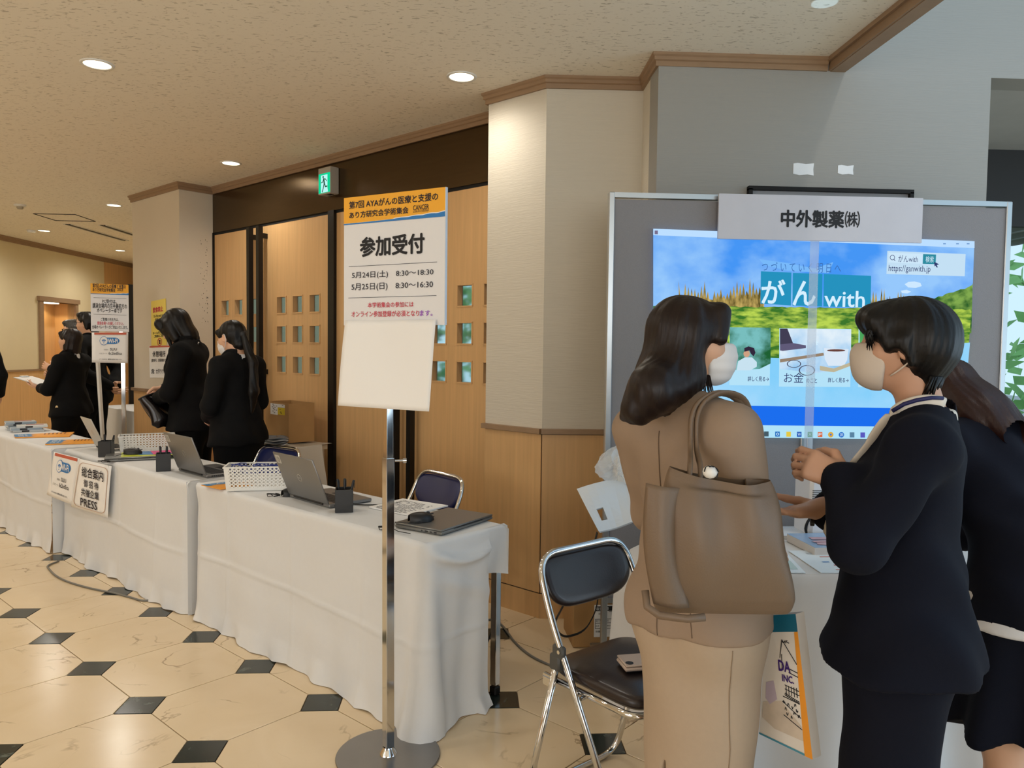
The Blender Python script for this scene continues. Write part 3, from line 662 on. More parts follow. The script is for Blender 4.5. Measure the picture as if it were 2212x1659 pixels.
mouse('black mouse on the colourful folders with a bundled cable', mp, R(-70), [mp+Vector((-.03,-.05,.01)), mp+Vector((-.1,-.1,-.012)), *[(x,y,z) for x,y,z in loopc((mp.x-.08,mp.y-.2,TZ), .035, ph=1)]])
mouse('black mouse half hidden behind the middle open laptop', ab(2.12,3.98,TZ), R(-60))
mp = ab(1.985,3.16,TZ); 
mouse('black mouse peeking out left of the near open laptop', mp, R(-40), [*loopc((mp.x-.075,mp.y-.04,TZ), .03)])
# ------------------------------------------------------------------ baskets with round holes
M_BASK = mat('white_plastic', (232,230,224), .45, var=.01)
def holes_wall(mb, P, nu, nv, hole):
    """panel P(u,v) with nu x nv round holes; hole(i,j) says whether a cell is pierced"""
    for i in range(nu):
        for j in range(nv):
            c = [(i/nu, j/nv), ((i+1)/nu, j/nv), ((i+1)/nu, (j+1)/nv), (i/nu, (j+1)/nv)]
            if not hole(i, j): mb.add([P(*k) for k in c], [(0,1,2,3)]); continue
            cu, cv = (i+.5)/nu, (j+.5)/nv; vs = []; n = 12
            for k in range(n):
                a = 2*math.pi*k/n; du, dv = math.cos(a), math.sin(a); m_ = max(abs(du), abs(dv))
                vs.append((cu+du/m_*.5/nu, cv+dv/m_*.5/nv))
            for k in range(n):
                a = 2*math.pi*k/n; vs.append((cu+math.cos(a)*.29/nu, cv+math.sin(a)*.29/nv))
            mb.add([P(*k) for k in vs], [(k, (k+1)%n, n+(k+1)%n, n+k) for k in range(n)])
def basket(label, c, rz, w, d, h):
    t = thing('storage_basket', label, 'basket', (c[0], c[1], TH+.006), rz, 'white perforated baskets on the tables')
    tp = .93
    def wall(x0, y0, x1, y1):
        def P(u, v):
            s = tp+(1-tp)*v; return ((x0+(x1-x0)*u)*s, (y0+(y1-y0)*u)*s, h*v)
        return P
    mb = MB(); nl = int(w/.019); ns = int(d/.019); nv = 7
    for (P, n) in ((wall(-w/2,-d/2,w/2,-d/2), nl), (wall(w/2,d/2,-w/2,d/2), nl)): holes_wall(mb, P, n, nv, lambda i, j: 0 < i < n-1 and 0 < j < nv-0 and j < nv-0 and not j == 0)
    for (P, n) in ((wall(w/2,-d/2,w/2,d/2), ns), (wall(-w/2,d/2,-w/2,-d/2), ns)): holes_wall(mb, P, n, nv, lambda i, j, n=n: 0 < i < n-1 and 0 < j and not (j >= nv-2 and abs(i-n/2+.5) < 1.6))
    mb.add([(-w/2*tp,-d/2*tp,.001),(w/2*tp,-d/2*tp,.001),(w/2*tp,d/2*tp,.001),(-w/2*tp,d/2*tp,.001)], [(0,1,2,3)])
    obj('walls', mb, M_BASK, t, solid=.002, recalc=False)
    rim = MB(); r_ = .005
    for (x,y,sx,sy) in ((0,-d/2,w+.01,r_*2),(0,d/2,w+.01,r_*2),(-w/2,0,r_*2,d),(w/2,0,r_*2,d)): rim.box((x,y,h), (sx,sy,.006))
    obj('rim', rim, M_BASK, t, bevel=.001)
    for sx in (-1,1): obj('grip', MB().box((sx*(w/2*.985),0,h*.78), (.004,.036,.016), bev=.0015), mat('grip_grey', (150,148,146), .5), t)
    return t
bk = basket('white perforated basket holding blue lanyards on the near table', ab(1.985,3.425), R(7), .335, .155, .115)
basket('white perforated basket on the middle table behind the pink folder', ab(2.13,5.11), R(22), .33, .15, .11)
M_BLUEC = mat('blue_cord', (44,62,140), .7)
bl = MB(); r3 = random.Random(9)
for k in range(16):
    cx_, cy_ = r3.uniform(-.13,.13), r3.uniform(-.05,.05); pts = [Vector((cx_+.03*math.cos(a*1.1+k)+.012*math.sin(3*a), cy_+.02*math.sin(a*1.3+k), .092+.018*math.sin(a+k)+.012*r3.random())) for a in [i*.5 for i in range(12)]]
    bl.tube(pts, .0024, 5)
o = obj('lanyards', bl, M_BLUEC, None, smooth='auto', loc=bk.location, rz=R(7), recalc=False); tag(o, 'heap of blue cord lanyards filling the near white basket', 'lanyards', None, 'stuff')
# ------------------------------------------------------------------ pen cups and pens
def pen_cup(label, p, rz, pens):
    t = thing('pen_cup', label, 'pen cup', (p[0], p[1], TH+.006), rz, 'square black pen cups on the tables')
    w = .072; h = .098; mb = MB()
    for (x,y,sx,sy) in ((0,-w/2,w,.004),(0,w/2,w,.004),(-w/2,0,.004,w-.004),(w/2,0,.004,w-.004)): mb.box((x,y,h/2), (sx,sy,h))
    obj('walls', mb, M_PLAS, t); obj('bottom', MB().box((0,0,.002), (w-.004,w-.004,.004)), M_PLAS, t)
    for k, (dx, dy, tx, ty, lab) in enumerate(pens):
        P0 = Vector((p[0],p[1],TH+.012))+Vector((dx*.4,dy*.4,0)); d = Vector((tx,ty,1)).normalized()
        pn = thing('pen', lab, 'pen', P0, 0, 'black pens in the pen cups')
        obj('barrel', MB().tube([d*0, d*.012, d*.085, d*.125], [.0022,.005,.0055,.0055], 10), M_PLAS, pn, smooth='auto')
        obj('clip', MB().box(d*.112+Vector((.0065,0,0)), (.002,.004,.03)), M_PLAS, pn); obj('cap', MB().tube([d*.125,d*.131],[.0058,.004],10), M_KEY, pn)
pen_cup('square black pen cup in front of the near open laptop', ab(1.955,2.70), R(8), [(-.04,.03,-.12,.02,'thick black pen leaning left in the near pen cup'),(.0,.04,-.02,.08,'black pen standing in the middle of the near pen cup'),(.03,-.02,.22,.1,'pointed black pen leaning right in the near pen cup')])
pen_cup('square black pen cup tucked behind the middle open laptop', ab(1.875,4.285), R(20), [(-.03,.02,-.1,.05,'black pen leaning out of the half hidden pen cup'),(.02,.0,.05,.1,'black pen upright in the half hidden pen cup')])
pen_cup('square black pen cup before the silver laptop at the wifi notice', ab(1.86,5.065), R(8), [(-.03,.03,-.06,.05,'black pen upright in the pen cup before the silver laptop'),(.03,0,.25,.1,'black pen slanting right in the pen cup before the silver laptop')])
# ------------------------------------------------------------------ folders, papers, flyers, booklets
def sheet(name, label, cat, corners, z, m, th=.0015, group=None):
    c = [Vector((p[0],p[1],0)) for p in corners]; mid = sum(c, Vector())/4; mid.z = z
    t = thing(name, label, cat, mid, 0, group); return t, obj('sheet', MB().prism([(p.x-mid.x,p.y-mid.y) for p in c], 0, th), m, t)
def rect(c, w, d, rz): return [(c[0]+(x*math.cos(rz)-y*math.sin(rz)), c[1]+(x*math.sin(rz)+y*math.cos(rz))) for x,y in ((-w/2,-d/2),(w/2,-d/2),(w/2,d/2),(-w/2,d/2))]
fc = Vector((-1.99,4.87))
sheet('folder', 'lime green clear folder lying lowest on the shut laptop', 'folder', rect(fc+Vector((.0,-.01)),.31,.22,R(22)), TZ+.0225, mat('lime_folder', (196,206,52), .35), .001)
sheet('folder', 'blue clear folder between the lime and pink folders', 'folder', rect(fc+Vector((.06,.03)),.24,.15,R(16)), TZ+.024, mat('blue_folder', (30,120,190), .35), .001)
sheet('folder', 'hot pink clear folder lying on top of the folder pile', 'folder', rect(fc+Vector((.12,.07)),.25,.16,R(28)), TZ+.0255, mat('pink_folder', (232,56,140), .35), .001)
t, _ = sheet('document_stack', 'stack of printed white forms on the near table beside the chrome pole', 'paper', [(-.428,3.35),(-.237,3.184),(-.081,3.379),(-.295,3.532)], TZ, M_PAPERW, .006)
def print_lines(t, origin, U, V, w, h, n, m, z, seed=1, name='print_lines'):
    r = random.Random(seed); mb = MB(); U = Vector(U).normalized(); V = Vector(V).normalized()
    for k in range(n):
        v = h*(k+.5)/n; u = 0
        while u < w*.93:
            L = r.uniform(.006,.03)
            if r.random() < .82: 
                p = [Vector(origin)+U*a+V*b for a,b in ((u,v),(min(w,u+L),v),(min(w,u+L),v+h/n*.42),(u,v+h/n*.42))]
                mb.add([(q.x,q.y,z) for q in p], [(0,1,2,3)])
            u += L+.004
    o = obj(name, mb, m, t, recalc=False); o['kind'] = 'stuff'; return o
Lc = t.location
print_lines(t, Vector((-.41,3.33))-Lc.xy, (.15,-.14), (.13,.17), .2, .2, 13, mat('print_grey', (90,90,96), .8), .0066)
M_FLY = mat('flyer_orange', (236,158,52), .5, var=.25, vscale=14); M_FLYB = mat('flyer_blue', (46,124,178), .5, var=.1)
def flyer(label, corners, z, flip=False, n=1):
    t = thing('flyer_stack', label, 'flyers', (0,0,0), 0, 'orange and blue event flyers on the tables'); c = [Vector((p[0],p[1],z)) for p in corners]; mid = sum(c, Vector())/4; t.location = mid
    P = lambda u, v, h: (c[0]*(1-u)*(1-v)+c[1]*u*(1-v)+c[2]*u*v+c[3]*(1-u)*v-mid)+Vector((0,0,h))
    th = .004*n
    b = MB().add([P(*k,h) for h in (0,th) for k in ((0,0),(1,0),(1,1),(0,1))], [(0,1,2,3),(4,5,6,7),(0,1,5,4),(1,2,6,5),(2,3,7,6),(3,0,4,7)])
    obj('sheets', b, M_FLY, t)
    w = MB(); N = 14; vs = [P(0,0,th+.0006), P(0,1,th+.0006)]
    obj('wave_print', MB().add([P(0,0,th+.0006)]+[P(.30+.05*math.sin(k*1.3)*(k%2), k/N, th+.0006) for k in range(N+1)]+[P(0,1,th+.0006)], [tuple(range(N+3))]), M_FLYB, t, recalc=False)
    pl = Plane(P(0,0,th+.001), P(0,1,0)-P(0,0,0), P(0,0,0)-P(1,0,0)); W_ = (P(0,1,0)-P(0,0,0)).length; H_ = (P(1,0,0)-P(0,0,0)).length
    text(t, pl, 'CANCER', (W_*.12,-H_*.17,W_*.88,-H_*.07), M_INKW, n=.0004); text(t, pl, 'SURVIVORSHIP', (W_*.12,-H_*.24,W_*.88,-H_*.195), M_INKW, n=.0004)
    bars = MB()
    for k in range(6): u = .5+.07*k; bars.add([P(u,.55,th+.0012),P(u+.025,.55,th+.0012),P(u+.025,.92,th+.0012),P(u,.92,th+.0012)], [(0,1,2,3)])
    o = obj('print_bars', bars, mat('flyer_brown', (120,70,40), .6), t, recalc=False); o['kind'] = 'stuff'
    return t
flyer('orange and blue flyer stack between the booklets and the second flyer stack', [(-3.34,5.80),(-3.00,6.03-.13),(-3.07,6.15),(-3.40,5.98)][:2]+[(-3.10,6.17),(-3.44,5.96)], TZ, n=2)
flyer('orange and blue flyer stack lying beside the silver laptop', [(-2.92,5.42),(-2.62,5.52),(-2.70,5.74),(-3.0,5.63)], TZ, n=2)
flyer('orange and blue flyer half under the white lanyard basket', [(-1.335,3.885),(-1.205,3.775),(-1.02,3.93),(-1.15,4.05)], TZ, n=1)
r5 = random.Random(5)
BKL = ['white booklet lying lowest of the left booklet pile','white booklet above the lowest one in the left pile','white booklet third from the bottom in the left pile','red and white booklet on top of the left booklet pile','white booklet lowest of the booklet pile with dark spines','white booklet in the middle of the pile with dark spines','white booklet topmost of the pile with dark spines']
for k in range(7):
    left = k < 4; j = k if left else k-4
    c = Vector((-3.66,6.42)) if left else Vector((-3.50,6.27)); z = TZ+j*.0165
    rz = R(33)+r5.uniform(-.12,.12); t = thing('booklet', BKL[k], 'booklet', (c.x+r5.uniform(-.02,.02), c.y+r5.uniform(-.02,.02), z), rz, 'booklets stacked on the far tablecloth')
    obj('pages', MB().box((0,0,.0078), (.205,.145,.0125)), M_PAPERW, t); obj('cover', MB().box((0,0,.0152), (.21,.148,.0016)).box((0,0,.0008), (.21,.148,.0016)).box((0,-.0735,.008), (.21,.0016,.0156)), mat('booklet_cover_%d' % (k%2), [(196,200,200),(150,164,176)][k%2], .35), t)
    obj('cover_print', MB().box((.02,.02,.01635), (.12,.05,.0006)), mat('booklet_print_%d' % (k%3), [(150,60,58),(60,80,90),(180,190,196)][k%3], .5), t)
    obj('spine_label', MB().box((-.02,-.0746,.008), (.05,.0006,.012)), M_INK, t)
# ------------------------------------------------------------------ sign stands and notices
M_ORANGE = mat('sign_orange', (240,172,44), .6, var=.02); M_BLUEP = mat('sign_blue', (40,120,190), .6, var=.04)
M_BOARD = mat('sign_white', (224,224,226), .55, var=.01); M_RED = mat('print_red', (196,52,74), .7); M_DARKI = mat('print_navy', (28,26,40), .7)
M_EDGE = mat('board_edge', (196,206,220), .6); M_PURP = mat('print_purple', (150,80,190), .7)
def local(root): return Matrix.Translation(-root.location)
def header(root, pl, u0, u1, v0, v1, inv, small=False):
    """orange band with a blue wave along its foot"""
    P = lambda u, v, n: pl.P(u0+(u1-u0)*u, v0+(v1-v0)*v, n)
    obj('orange_band', MB().add([P(0,0,.0006),P(1,0,.0006),P(1,1,.0006),P(0,1,.0006)], [(0,1,2,3)]), M_ORANGE, root, recalc=False)
    N = 48; top = []
    for k in range(N+1):
        u = k/N; h = .045+.10*u*u+(.0 if u < .5 else .05*abs(math.sin((u-.5)*22))*(u-.3)); top.append((u, h))
    for nm, dy, n, m in (('wave_crest', .03, .0009, M_INKW), ('blue_wave', 0, .0012, M_BLUEP)):
        mb = MB(); vs = [P(u, 0, n) for u, h in top]+[P(u, h+(dy if u > .5 else dy*.2), n) for u, h in top]
        mb.add(vs, [(k, k+1, N+2+k, N+1+k) for k in range(N)]); obj(nm, mb, m, root, recalc=False)
pl = Plane((-.4215,2.62,0), (.3475,-.22,0))
main = thing('reception_sign', 'large white and orange reception sign board standing before the near table', 'sign', (-.262,2.59,0))
UW = .412; Z0, Z1 = 1.488, 1.917; TL = pl.uv(747,430); TR = pl.uv(962,403)
bd = MB().prism([(0,Z0),(UW,Z0),(UW,Z1),(0,Z1)], -.008, 0, pl.M())
o = obj('sign_board', bd, M_BOARD, main); 
o2 = obj('board_edge', MB().prism([(UW,Z0),(UW+.0025,Z0),(UW+.0025,Z1),(UW,Z1)], -.009, .001, pl.M()), M_EDGE, main)
header(main, pl, 0, UW, Z1-.091, Z1, None)
for s, p0, p1, m, bo in (('第7回 AYAがんの医療と支援の',(755,452),(947,415),M_DARKI,.018),('あり方研究会学術集会',(755,473),(883,446),M_DARKI,.018),('CANCER',(893,455),(927,440.5),M_DARKI,.01),('SURVIVORSHIP',(893,460),(927,452.5),M_DARKI,0),
    ('参加受付',(778,556),(918,502),M_INK,.03),('5月24日(土)　8:30～18:30',(761,604),(937,579),M_DARKI,.006),('5月25日(日)　8:30～16:30',(760,630),(936,606),M_DARKI,.006),
    ('本学術集会の参加には',(795,665),(894,651),M_RED,.012),('オンライン参加登録が必須となり',(760,685),(906,670),M_RED,.012),('ます。',(907,683),(935,670),M_PURP,.012)):
    text_px(main, pl, s, p0, p1, m, bold=bo, n=.002)
for a, b in (((754,577),(944,566)),((753,645),(943,638))):
    u0, v0 = pl.uv(*a); u1, v1 = pl.uv(*b); v = (v0+v1)/2
    obj('rule_line', MB().prism([(u0,v),(u1,v),(u1,v+.0013),(u0,v+.0013)], .0006, .0012, pl.M()), M_DARKI, main)
# the loose sheet taped under the board (blank: its code is left out), lower corner bent away
def qs(u, v):
    uu = .010+.375*u-.022*(1-v)*(1)+.010*(1-v)*u; vv = 1.215+.29*v; n = .004+.012*(1-v)+.02*(1-v)*u*u-.035*max(0, u-.8)*(1-v)+.004*math.sin(u*5+v*3)
    return pl.P(uu, vv, n)
sh = thing('notice_sheet', 'curling blank white sheet taped under the large reception sign board', 'notice', pl.P(.2,1.36,.01)); obj('sheet', MB().grid(qs, 24, 18), M_PAPERW, sh, smooth=True, solid=.0006, recalc=False)
bx_ = MB(); 
obj('base_plate', MB().lathe([(.0,.0),(.178,0),(.18,.004),(.178,.007),(.02,.009)], 64, cap=False), mat('brushed_steel', (150,148,146), .3, .9, var=.12, vscale=6, bump=.03, bscale=30), main, smooth='auto')
obj('socket', MB().lathe([(.032,.008),(.03,.014),(.02,.028),(.018,.034)], 32, cap=False), M_CHROME, main, smooth='auto')
LZ = Matrix.Rotation(R(-.25), 4, 'Y') @ Matrix.Rotation(R(36), 4, 'Z')
obj('outer_tube', MB().box((0,0,.53), (.031,.031,1.02), M=LZ), M_CHROME, main, bevel=.002)
obj('inner_tube', MB().box((0,0,1.42), (.0255,.0255,.78), M=LZ), M_CHROME, main, bevel=.002)
kn = MB().cyl((.018,-.0,1.03),(.045,.006,1.03),.004,n=10).cyl((.045,.006,1.03),(.056,.008,1.03),.009,n=14); obj('clamp_knob', kn, M_CHROME, main, smooth='auto')
obj('board_clamp', MB().box((.025,-.035,1.7), (.05,.06,.12), R(-32)), M_BLACKM, main)
for ch in main.children: ch.matrix_parent_inverse = local(main) if not ch.name.startswith(('base_plate','socket','outer','inner','clamp')) else Matrix()
for ch in sh.children: ch.matrix_parent_inverse = local(sh)
# --- far sign stand
pf = Plane((-3.145,6.565,0), (.26,.105,0)); fs_ = thing('information_sign', 'white and orange information sign on a chrome stand behind the middle table', 'sign', (-2.96,6.72,0))
a0 = pf.uv(196,612); a1 = pf.uv(277,717); fu0, fu1 = pf.uv(196,665)[0], pf.uv(278,665)[0]; fz0, fz1 = a1[1], a0[1]
obj('sign_board', MB().prism([(fu0,fz0),(fu1,fz0),(fu1,fz1),(fu0,fz1)], -.006, 0, pf.M()), M_BOARD, fs_)
header(fs_, pf, fu0, fu1, fz1-.088, fz1, None)
for s, p0, p1, m, bo in (('第7回 AYAがんの医療と支援の',(200,621.5),(272,615),M_DARKI,.02),('あり方研究会学術集会',(200,629.5),(249,623),M_DARKI,.02),('CANCER',(253,629),(266,622.5),M_DARKI,.01),
    ('PC受付は、',(221,655),(252,647),M_INK,.012),('講演会場内の左手最前方の',(200,665.5),(274,656.5),M_INK,.012),('オペレーター卓です',(209,675),(264,666.5),M_INK,.012),
    ('ご登壇の先生方は、',(218,693),(256,687),M_INK,.008),('直接会場へお越しください。',(210,701.5),(267,695.5),M_RED,.012),('会場オペレーターがご対応いたします。',(199,710),(276,703.5),M_INK,.008)):
    text_px(fs_, pf, s, p0, p1, m, bold=bo, n=.002)
for y in (643, 679):
    u0, v = pf.uv(202,y); u1, _ = pf.uv(273,y); obj('rule_line', MB().prism([(u0,v),(u1,v),(u1,v+.002),(u0,v+.002)], .0006, .0012, pf.M()), M_DARKI, fs_)
fo = local(fs_)
for ch in fs_.children: ch.matrix_parent_inverse = fo
obj('base_plate', MB().lathe([(.0,.0),(.178,0),(.18,.004),(.178,.007),(.02,.009)], 48, cap=False), MATS['brushed_steel'], fs_, smooth='auto')
obj('pole', MB().box((0,0,.75), (.034,.034,1.49), R(20)).box((0.0,-.03,1.6), (.03,.05,.3), R(20)), M_CHROME, fs_, bevel=.002)
def wifi(root, pl, quad, kind, inv):
    """wireless notice: heading strip, wave emblem, network name and password; quad of frame points TL, TR, BR, BL"""
    TLp, TRp, BRp, BLp = [Vector(q) for q in quad]
    px = lambda u, v: TLp*(1-u)*(1-v)+TRp*u*(1-v)+BRp*u*v+BLp*(1-u)*v
    uv = [pl.uv(*px(*k)) for k in ((0,0),(1,0),(1,1),(0,1))]
    pc = []
    def B(u, v): 
        a = [Vector(k) for k in uv]; return a[0]*(1-u)*(1-v)+a[1]*u*(1-v)+a[2]*u*v+a[3]*(1-u)*v
    def poly(pts, n, m, nm):
        o = obj(nm, MB().add([pl.P(*B(u,v), n) for u,v in pts], [tuple(range(len(pts)))]), m, root, recalc=False); pc.append(o); return o
    g = MB().grid(lambda u, v: pl.P(*B(u,v), .0+.008*v*u*(1-u)*2), 10, 10); pc.append(obj('sheet', g, M_PAPERW, root, smooth=True, solid=.001, recalc=False))
    poly([(.07,.01),(.95,.01),(.95,.075),(.07,.075)], .004, mat('notice_rust', (196,96,72), .7), 'heading_strip')
    arc = [(.36,.17),(.62,.17)]+[(.62+.14*math.sin(k*.262),.275-.105*math.cos(k*.262)) for k in range(13)]+[(.62,.38),(.36,.38)]
    poly(arc, .004, M_BLUEP, 'blue_badge')
    el = lambda r_: [(.33+r_*.115*math.cos(k*.3142), .275+r_*.145*math.sin(k*.3142)) for k in range(20)]
    poly(el(1), .0046, M_BLUEP, 'emblem_rim'); poly(el(.9), .005, M_PAPERW, 'emblem_disc')
    for r_ in (.045,.075,.105):
        mb = MB(); n_ = 10; pts = [(.33+r_*k_*.75*math.sin(a), .335-r_*k_*math.cos(a)) for k_ in (1.0,.76) for a in [(-.85+1.7*i/n_) for i in range(n_+1)]]
        mb.add([pl.P(*B(u,v), .0055) for u,v in pts], [(i, i+1, n_+2+i, n_+1+i) for i in range(n_)]); pc.append(obj('wave_arc', mb, M_BLUEP, root, recalc=False))
    poly([(.33+.014*math.cos(k*.785), .345+.016*math.sin(k*.785)) for k in range(8)], .0055, M_BLUEP, 'wave_dot')
    for s, r_, m, bo in (('Wi-Fi',(.44,.345,.72,.205),M_INKW,.03),('SSID :',(.33,.585,.47,.545),M_INK,0),('SLIU',(.5,.59,.69,.51),M_INK,.008),('パスワード :',(.2,.72,.44,.67),M_INK,0),('6c2ed5ca',(.46,.725,.83,.635),M_INK,.008),('※フリーWi-Fiのため、重要情報の送受信はお控えください。',(.2,.9,.84,.86),M_INK,.01)):
        A_ = B(r_[0],r_[1]); C_ = B(r_[2],r_[1]); D_ = B(r_[0],r_[3]); h = (D_-A_).length; U2 = (C_-A_); ang = U2.normalized()
        sub = Plane(pl.P(A_.x,A_.y), pl.U*ang.x+pl.V*ang.y, pl.V*ang.x-pl.U*ang.y); o = text(root, sub, s, (0,0,U2.length,h), m, n=.006, bold=bo); pc.append(o)
    for o in pc: o.matrix_parent_inverse = inv
    return B, pc
wf1 = thing('wifi_notice', 'white wifi notice sheet taped under the information sign board', 'notice', pf.P(fu0+.1,fz0-.1,.004))
pfw = Plane(pf.P(0,0,.004), pf.U); wifi(wf1, pfw, ((198,718),(277,718),(276,785),(198.5,783)), 0, local(wf1))
pn_ = Plane(ab(1.79,5.9,0), (q2,-q2,0))
wf2 = thing('wifi_notice', 'white wifi notice sheet hanging down the front of the middle tablecloth', 'notice', ab(1.79,5.6,.5)); wifi(wf2, Plane(ab(1.705,5.95,0), ab(1.785,4.8)-ab(1.705,5.95)), ((117,976),(172,990),(155,1090),(101,1068)), 1, local(wf2))
# --- the round-cornered notice on the same cloth
nt = thing('guide_notice', 'white general information notice hanging beside the wifi sheet on the cloth', 'notice', ab(1.77,5.1,.5)); pg = Plane(ab(1.695,5.95,0), ab(1.775,4.8)-ab(1.695,5.95)); iv = local(nt)
quad = [pg.uv(*k) for k in ((171,991),(241,1007),(233,1119),(154,1094))]; qv = [Vector(k) for k in quad]
def GB(u, v): return qv[0]*(1-u)*(1-v)+qv[1]*u*(1-v)+qv[2]*u*v+qv[3]*(1-u)*v
obj('sheet', MB().grid(lambda u, v: pg.P(*GB(u,v), .003*math.sin(v*3)), 8, 10), M_PAPERW, nt, smooth=True, solid=.001, recalc=False)
def rr_(x0,y0,x1,y1,r): return [(cx+r*math.cos(a), cy+r*.75*math.sin(a)) for cx,cy,s in ((x1-r,y1-r*.75,0),(x0+r,y1-r*.75,1),(x0+r,y0+r*.75,2),(x1-r,y0+r*.75,3)) for a in [s*math.pi/2+i*math.pi/8 for i in range(5)]]
oo = rr_(.06,.05,.94,.95,.13); ii = rr_(.075,.06,.925,.94,.125); n_ = len(oo)
obj('notice_border', MB().add([pg.P(*GB(*k), .006) for k in oo+ii], [(i,(i+1)%n_,n_+(i+1)%n_,n_+i) for i in range(n_)]), mat('border_brown', (190,160,140), .7), nt, recalc=False)
def gtext(root, pl, GB, s, r_, m, bo=0, n=.008):
    A_ = GB(r_[0],r_[1]); C_ = GB(r_[2],r_[1]); D_ = GB(r_[0],r_[3]); U2 = C_-A_; ang = U2.normalized(); sub = Plane(pl.P(A_.x,A_.y), pl.U*ang.x+pl.V*ang.y, pl.V*ang.x-pl.U*ang.y)
    return text(root, sub, s, (0,0,U2.length,(D_-A_).length), m, n=n, bold=bo)
for s, r_ in (('総合案内',(.2,.33,.84,.14)),('御 招 待',(.3,.52,.72,.38)),('共催企業',(.26,.71,.76,.56)),('PRESS',(.28,.91,.74,.76))): gtext(nt, pg, GB, s, r_, M_DARKI, .014)
for ch in nt.children: ch.matrix_parent_inverse = iv
# --- notices on the stained pillar
ply = Plane(ab(2.996,7.3,0), (q2,-q2,0))
def wall_sheet(root, quad, m, inv):
    v = [Vector(ply.uv(*k)) for k in quad]; G = lambda a, b: v[0]*(1-a)*(1-b)+v[1]*a*(1-b)+v[2]*a*b+v[3]*(1-a)*b
    obj('sheet', MB().add([ply.P(*G(*k), 0) for k in ((0,1),(1,1),(1,0),(0,0))], [(0,1,2,3)]), m, root, solid=.001, recalc=False); return G
ye = thing('no_food_notice', 'yellow no eating or drinking notice on the stained pillar', 'notice', ab(2.995,6.9,1.6)); G = wall_sheet(ye, ((326.5,651),(358,644.5),(360,748),(327,752)), mat('notice_yellow', (238,214,104), .7), None)
for s, r_, m, bo in (('飲食禁止',(.14,.26,.82,.14),M_RED,.03),('Do Not eat or',(.2,.36,.8,.30),M_INK,.01),('drink here',(.28,.42,.72,.37),M_INK,.01),('ホール内での',(.12,.72,.8,.66),M_INK,.02),('ご飲食はご遠慮',(.2,.79,.86,.73),M_INK,.02)): gtext(ye, ply, G, s, r_, m, bo, .002)
rg = MB(); cc_ = [G(.56+.15*math.cos(k*.3142), .89+.085*math.sin(k*.3142)) for k in range(20)]; ci = [G(.56+.12*math.cos(k*.3142), .89+.068*math.sin(k*.3142)) for k in range(20)]
rg.add([ply.P(p.x,p.y,.002) for p in cc_+ci], [(i,(i+1)%20,20+(i+1)%20,20+i) for i in range(20)]); rg.add([ply.P(*G(*k),.0022) for k in ((.46,.83),(.48,.825),(.66,.945),(.64,.95))], [(0,1,2,3)])
obj('prohibition_ring', rg, M_RED, ye, recalc=False); obj('cup_mark', MB().add([ply.P(*G(*k),.0018) for k in ((.5,.85),(.62,.85),(.6,.94),(.52,.94))], [(0,1,2,3)]), M_INK, ye, recalc=False)
rs = thing('rest_area_notice', 'white rest area notice with orange strip below the yellow notice', 'notice', ab(2.995,6.95,1.25)); G = wall_sheet(rs, ((322,747),(381,745),(381,816),(324,816)), M_PAPERW, None)
obj('heading_strip', MB().add([ply.P(*G(*k),.002) for k in ((.02,.06),(.98,.06),(.98,.01),(.02,.01))], [(0,1,2,3)]), MATS['notice_rust'], rs, recalc=False)
for s, r_ in (('休憩場所',(.13,.36,.62,.17)),('(飲食可、自販機あり)',(.08,.52,.66,.41)),('2階：大学ラウンジ',(.06,.88,.7,.72))): gtext(rs, ply, G, s, r_, M_INK, .015, .002)
for t_ in (ye, rs):
    for ch in t_.children: ch.matrix_parent_inverse = local(t_)
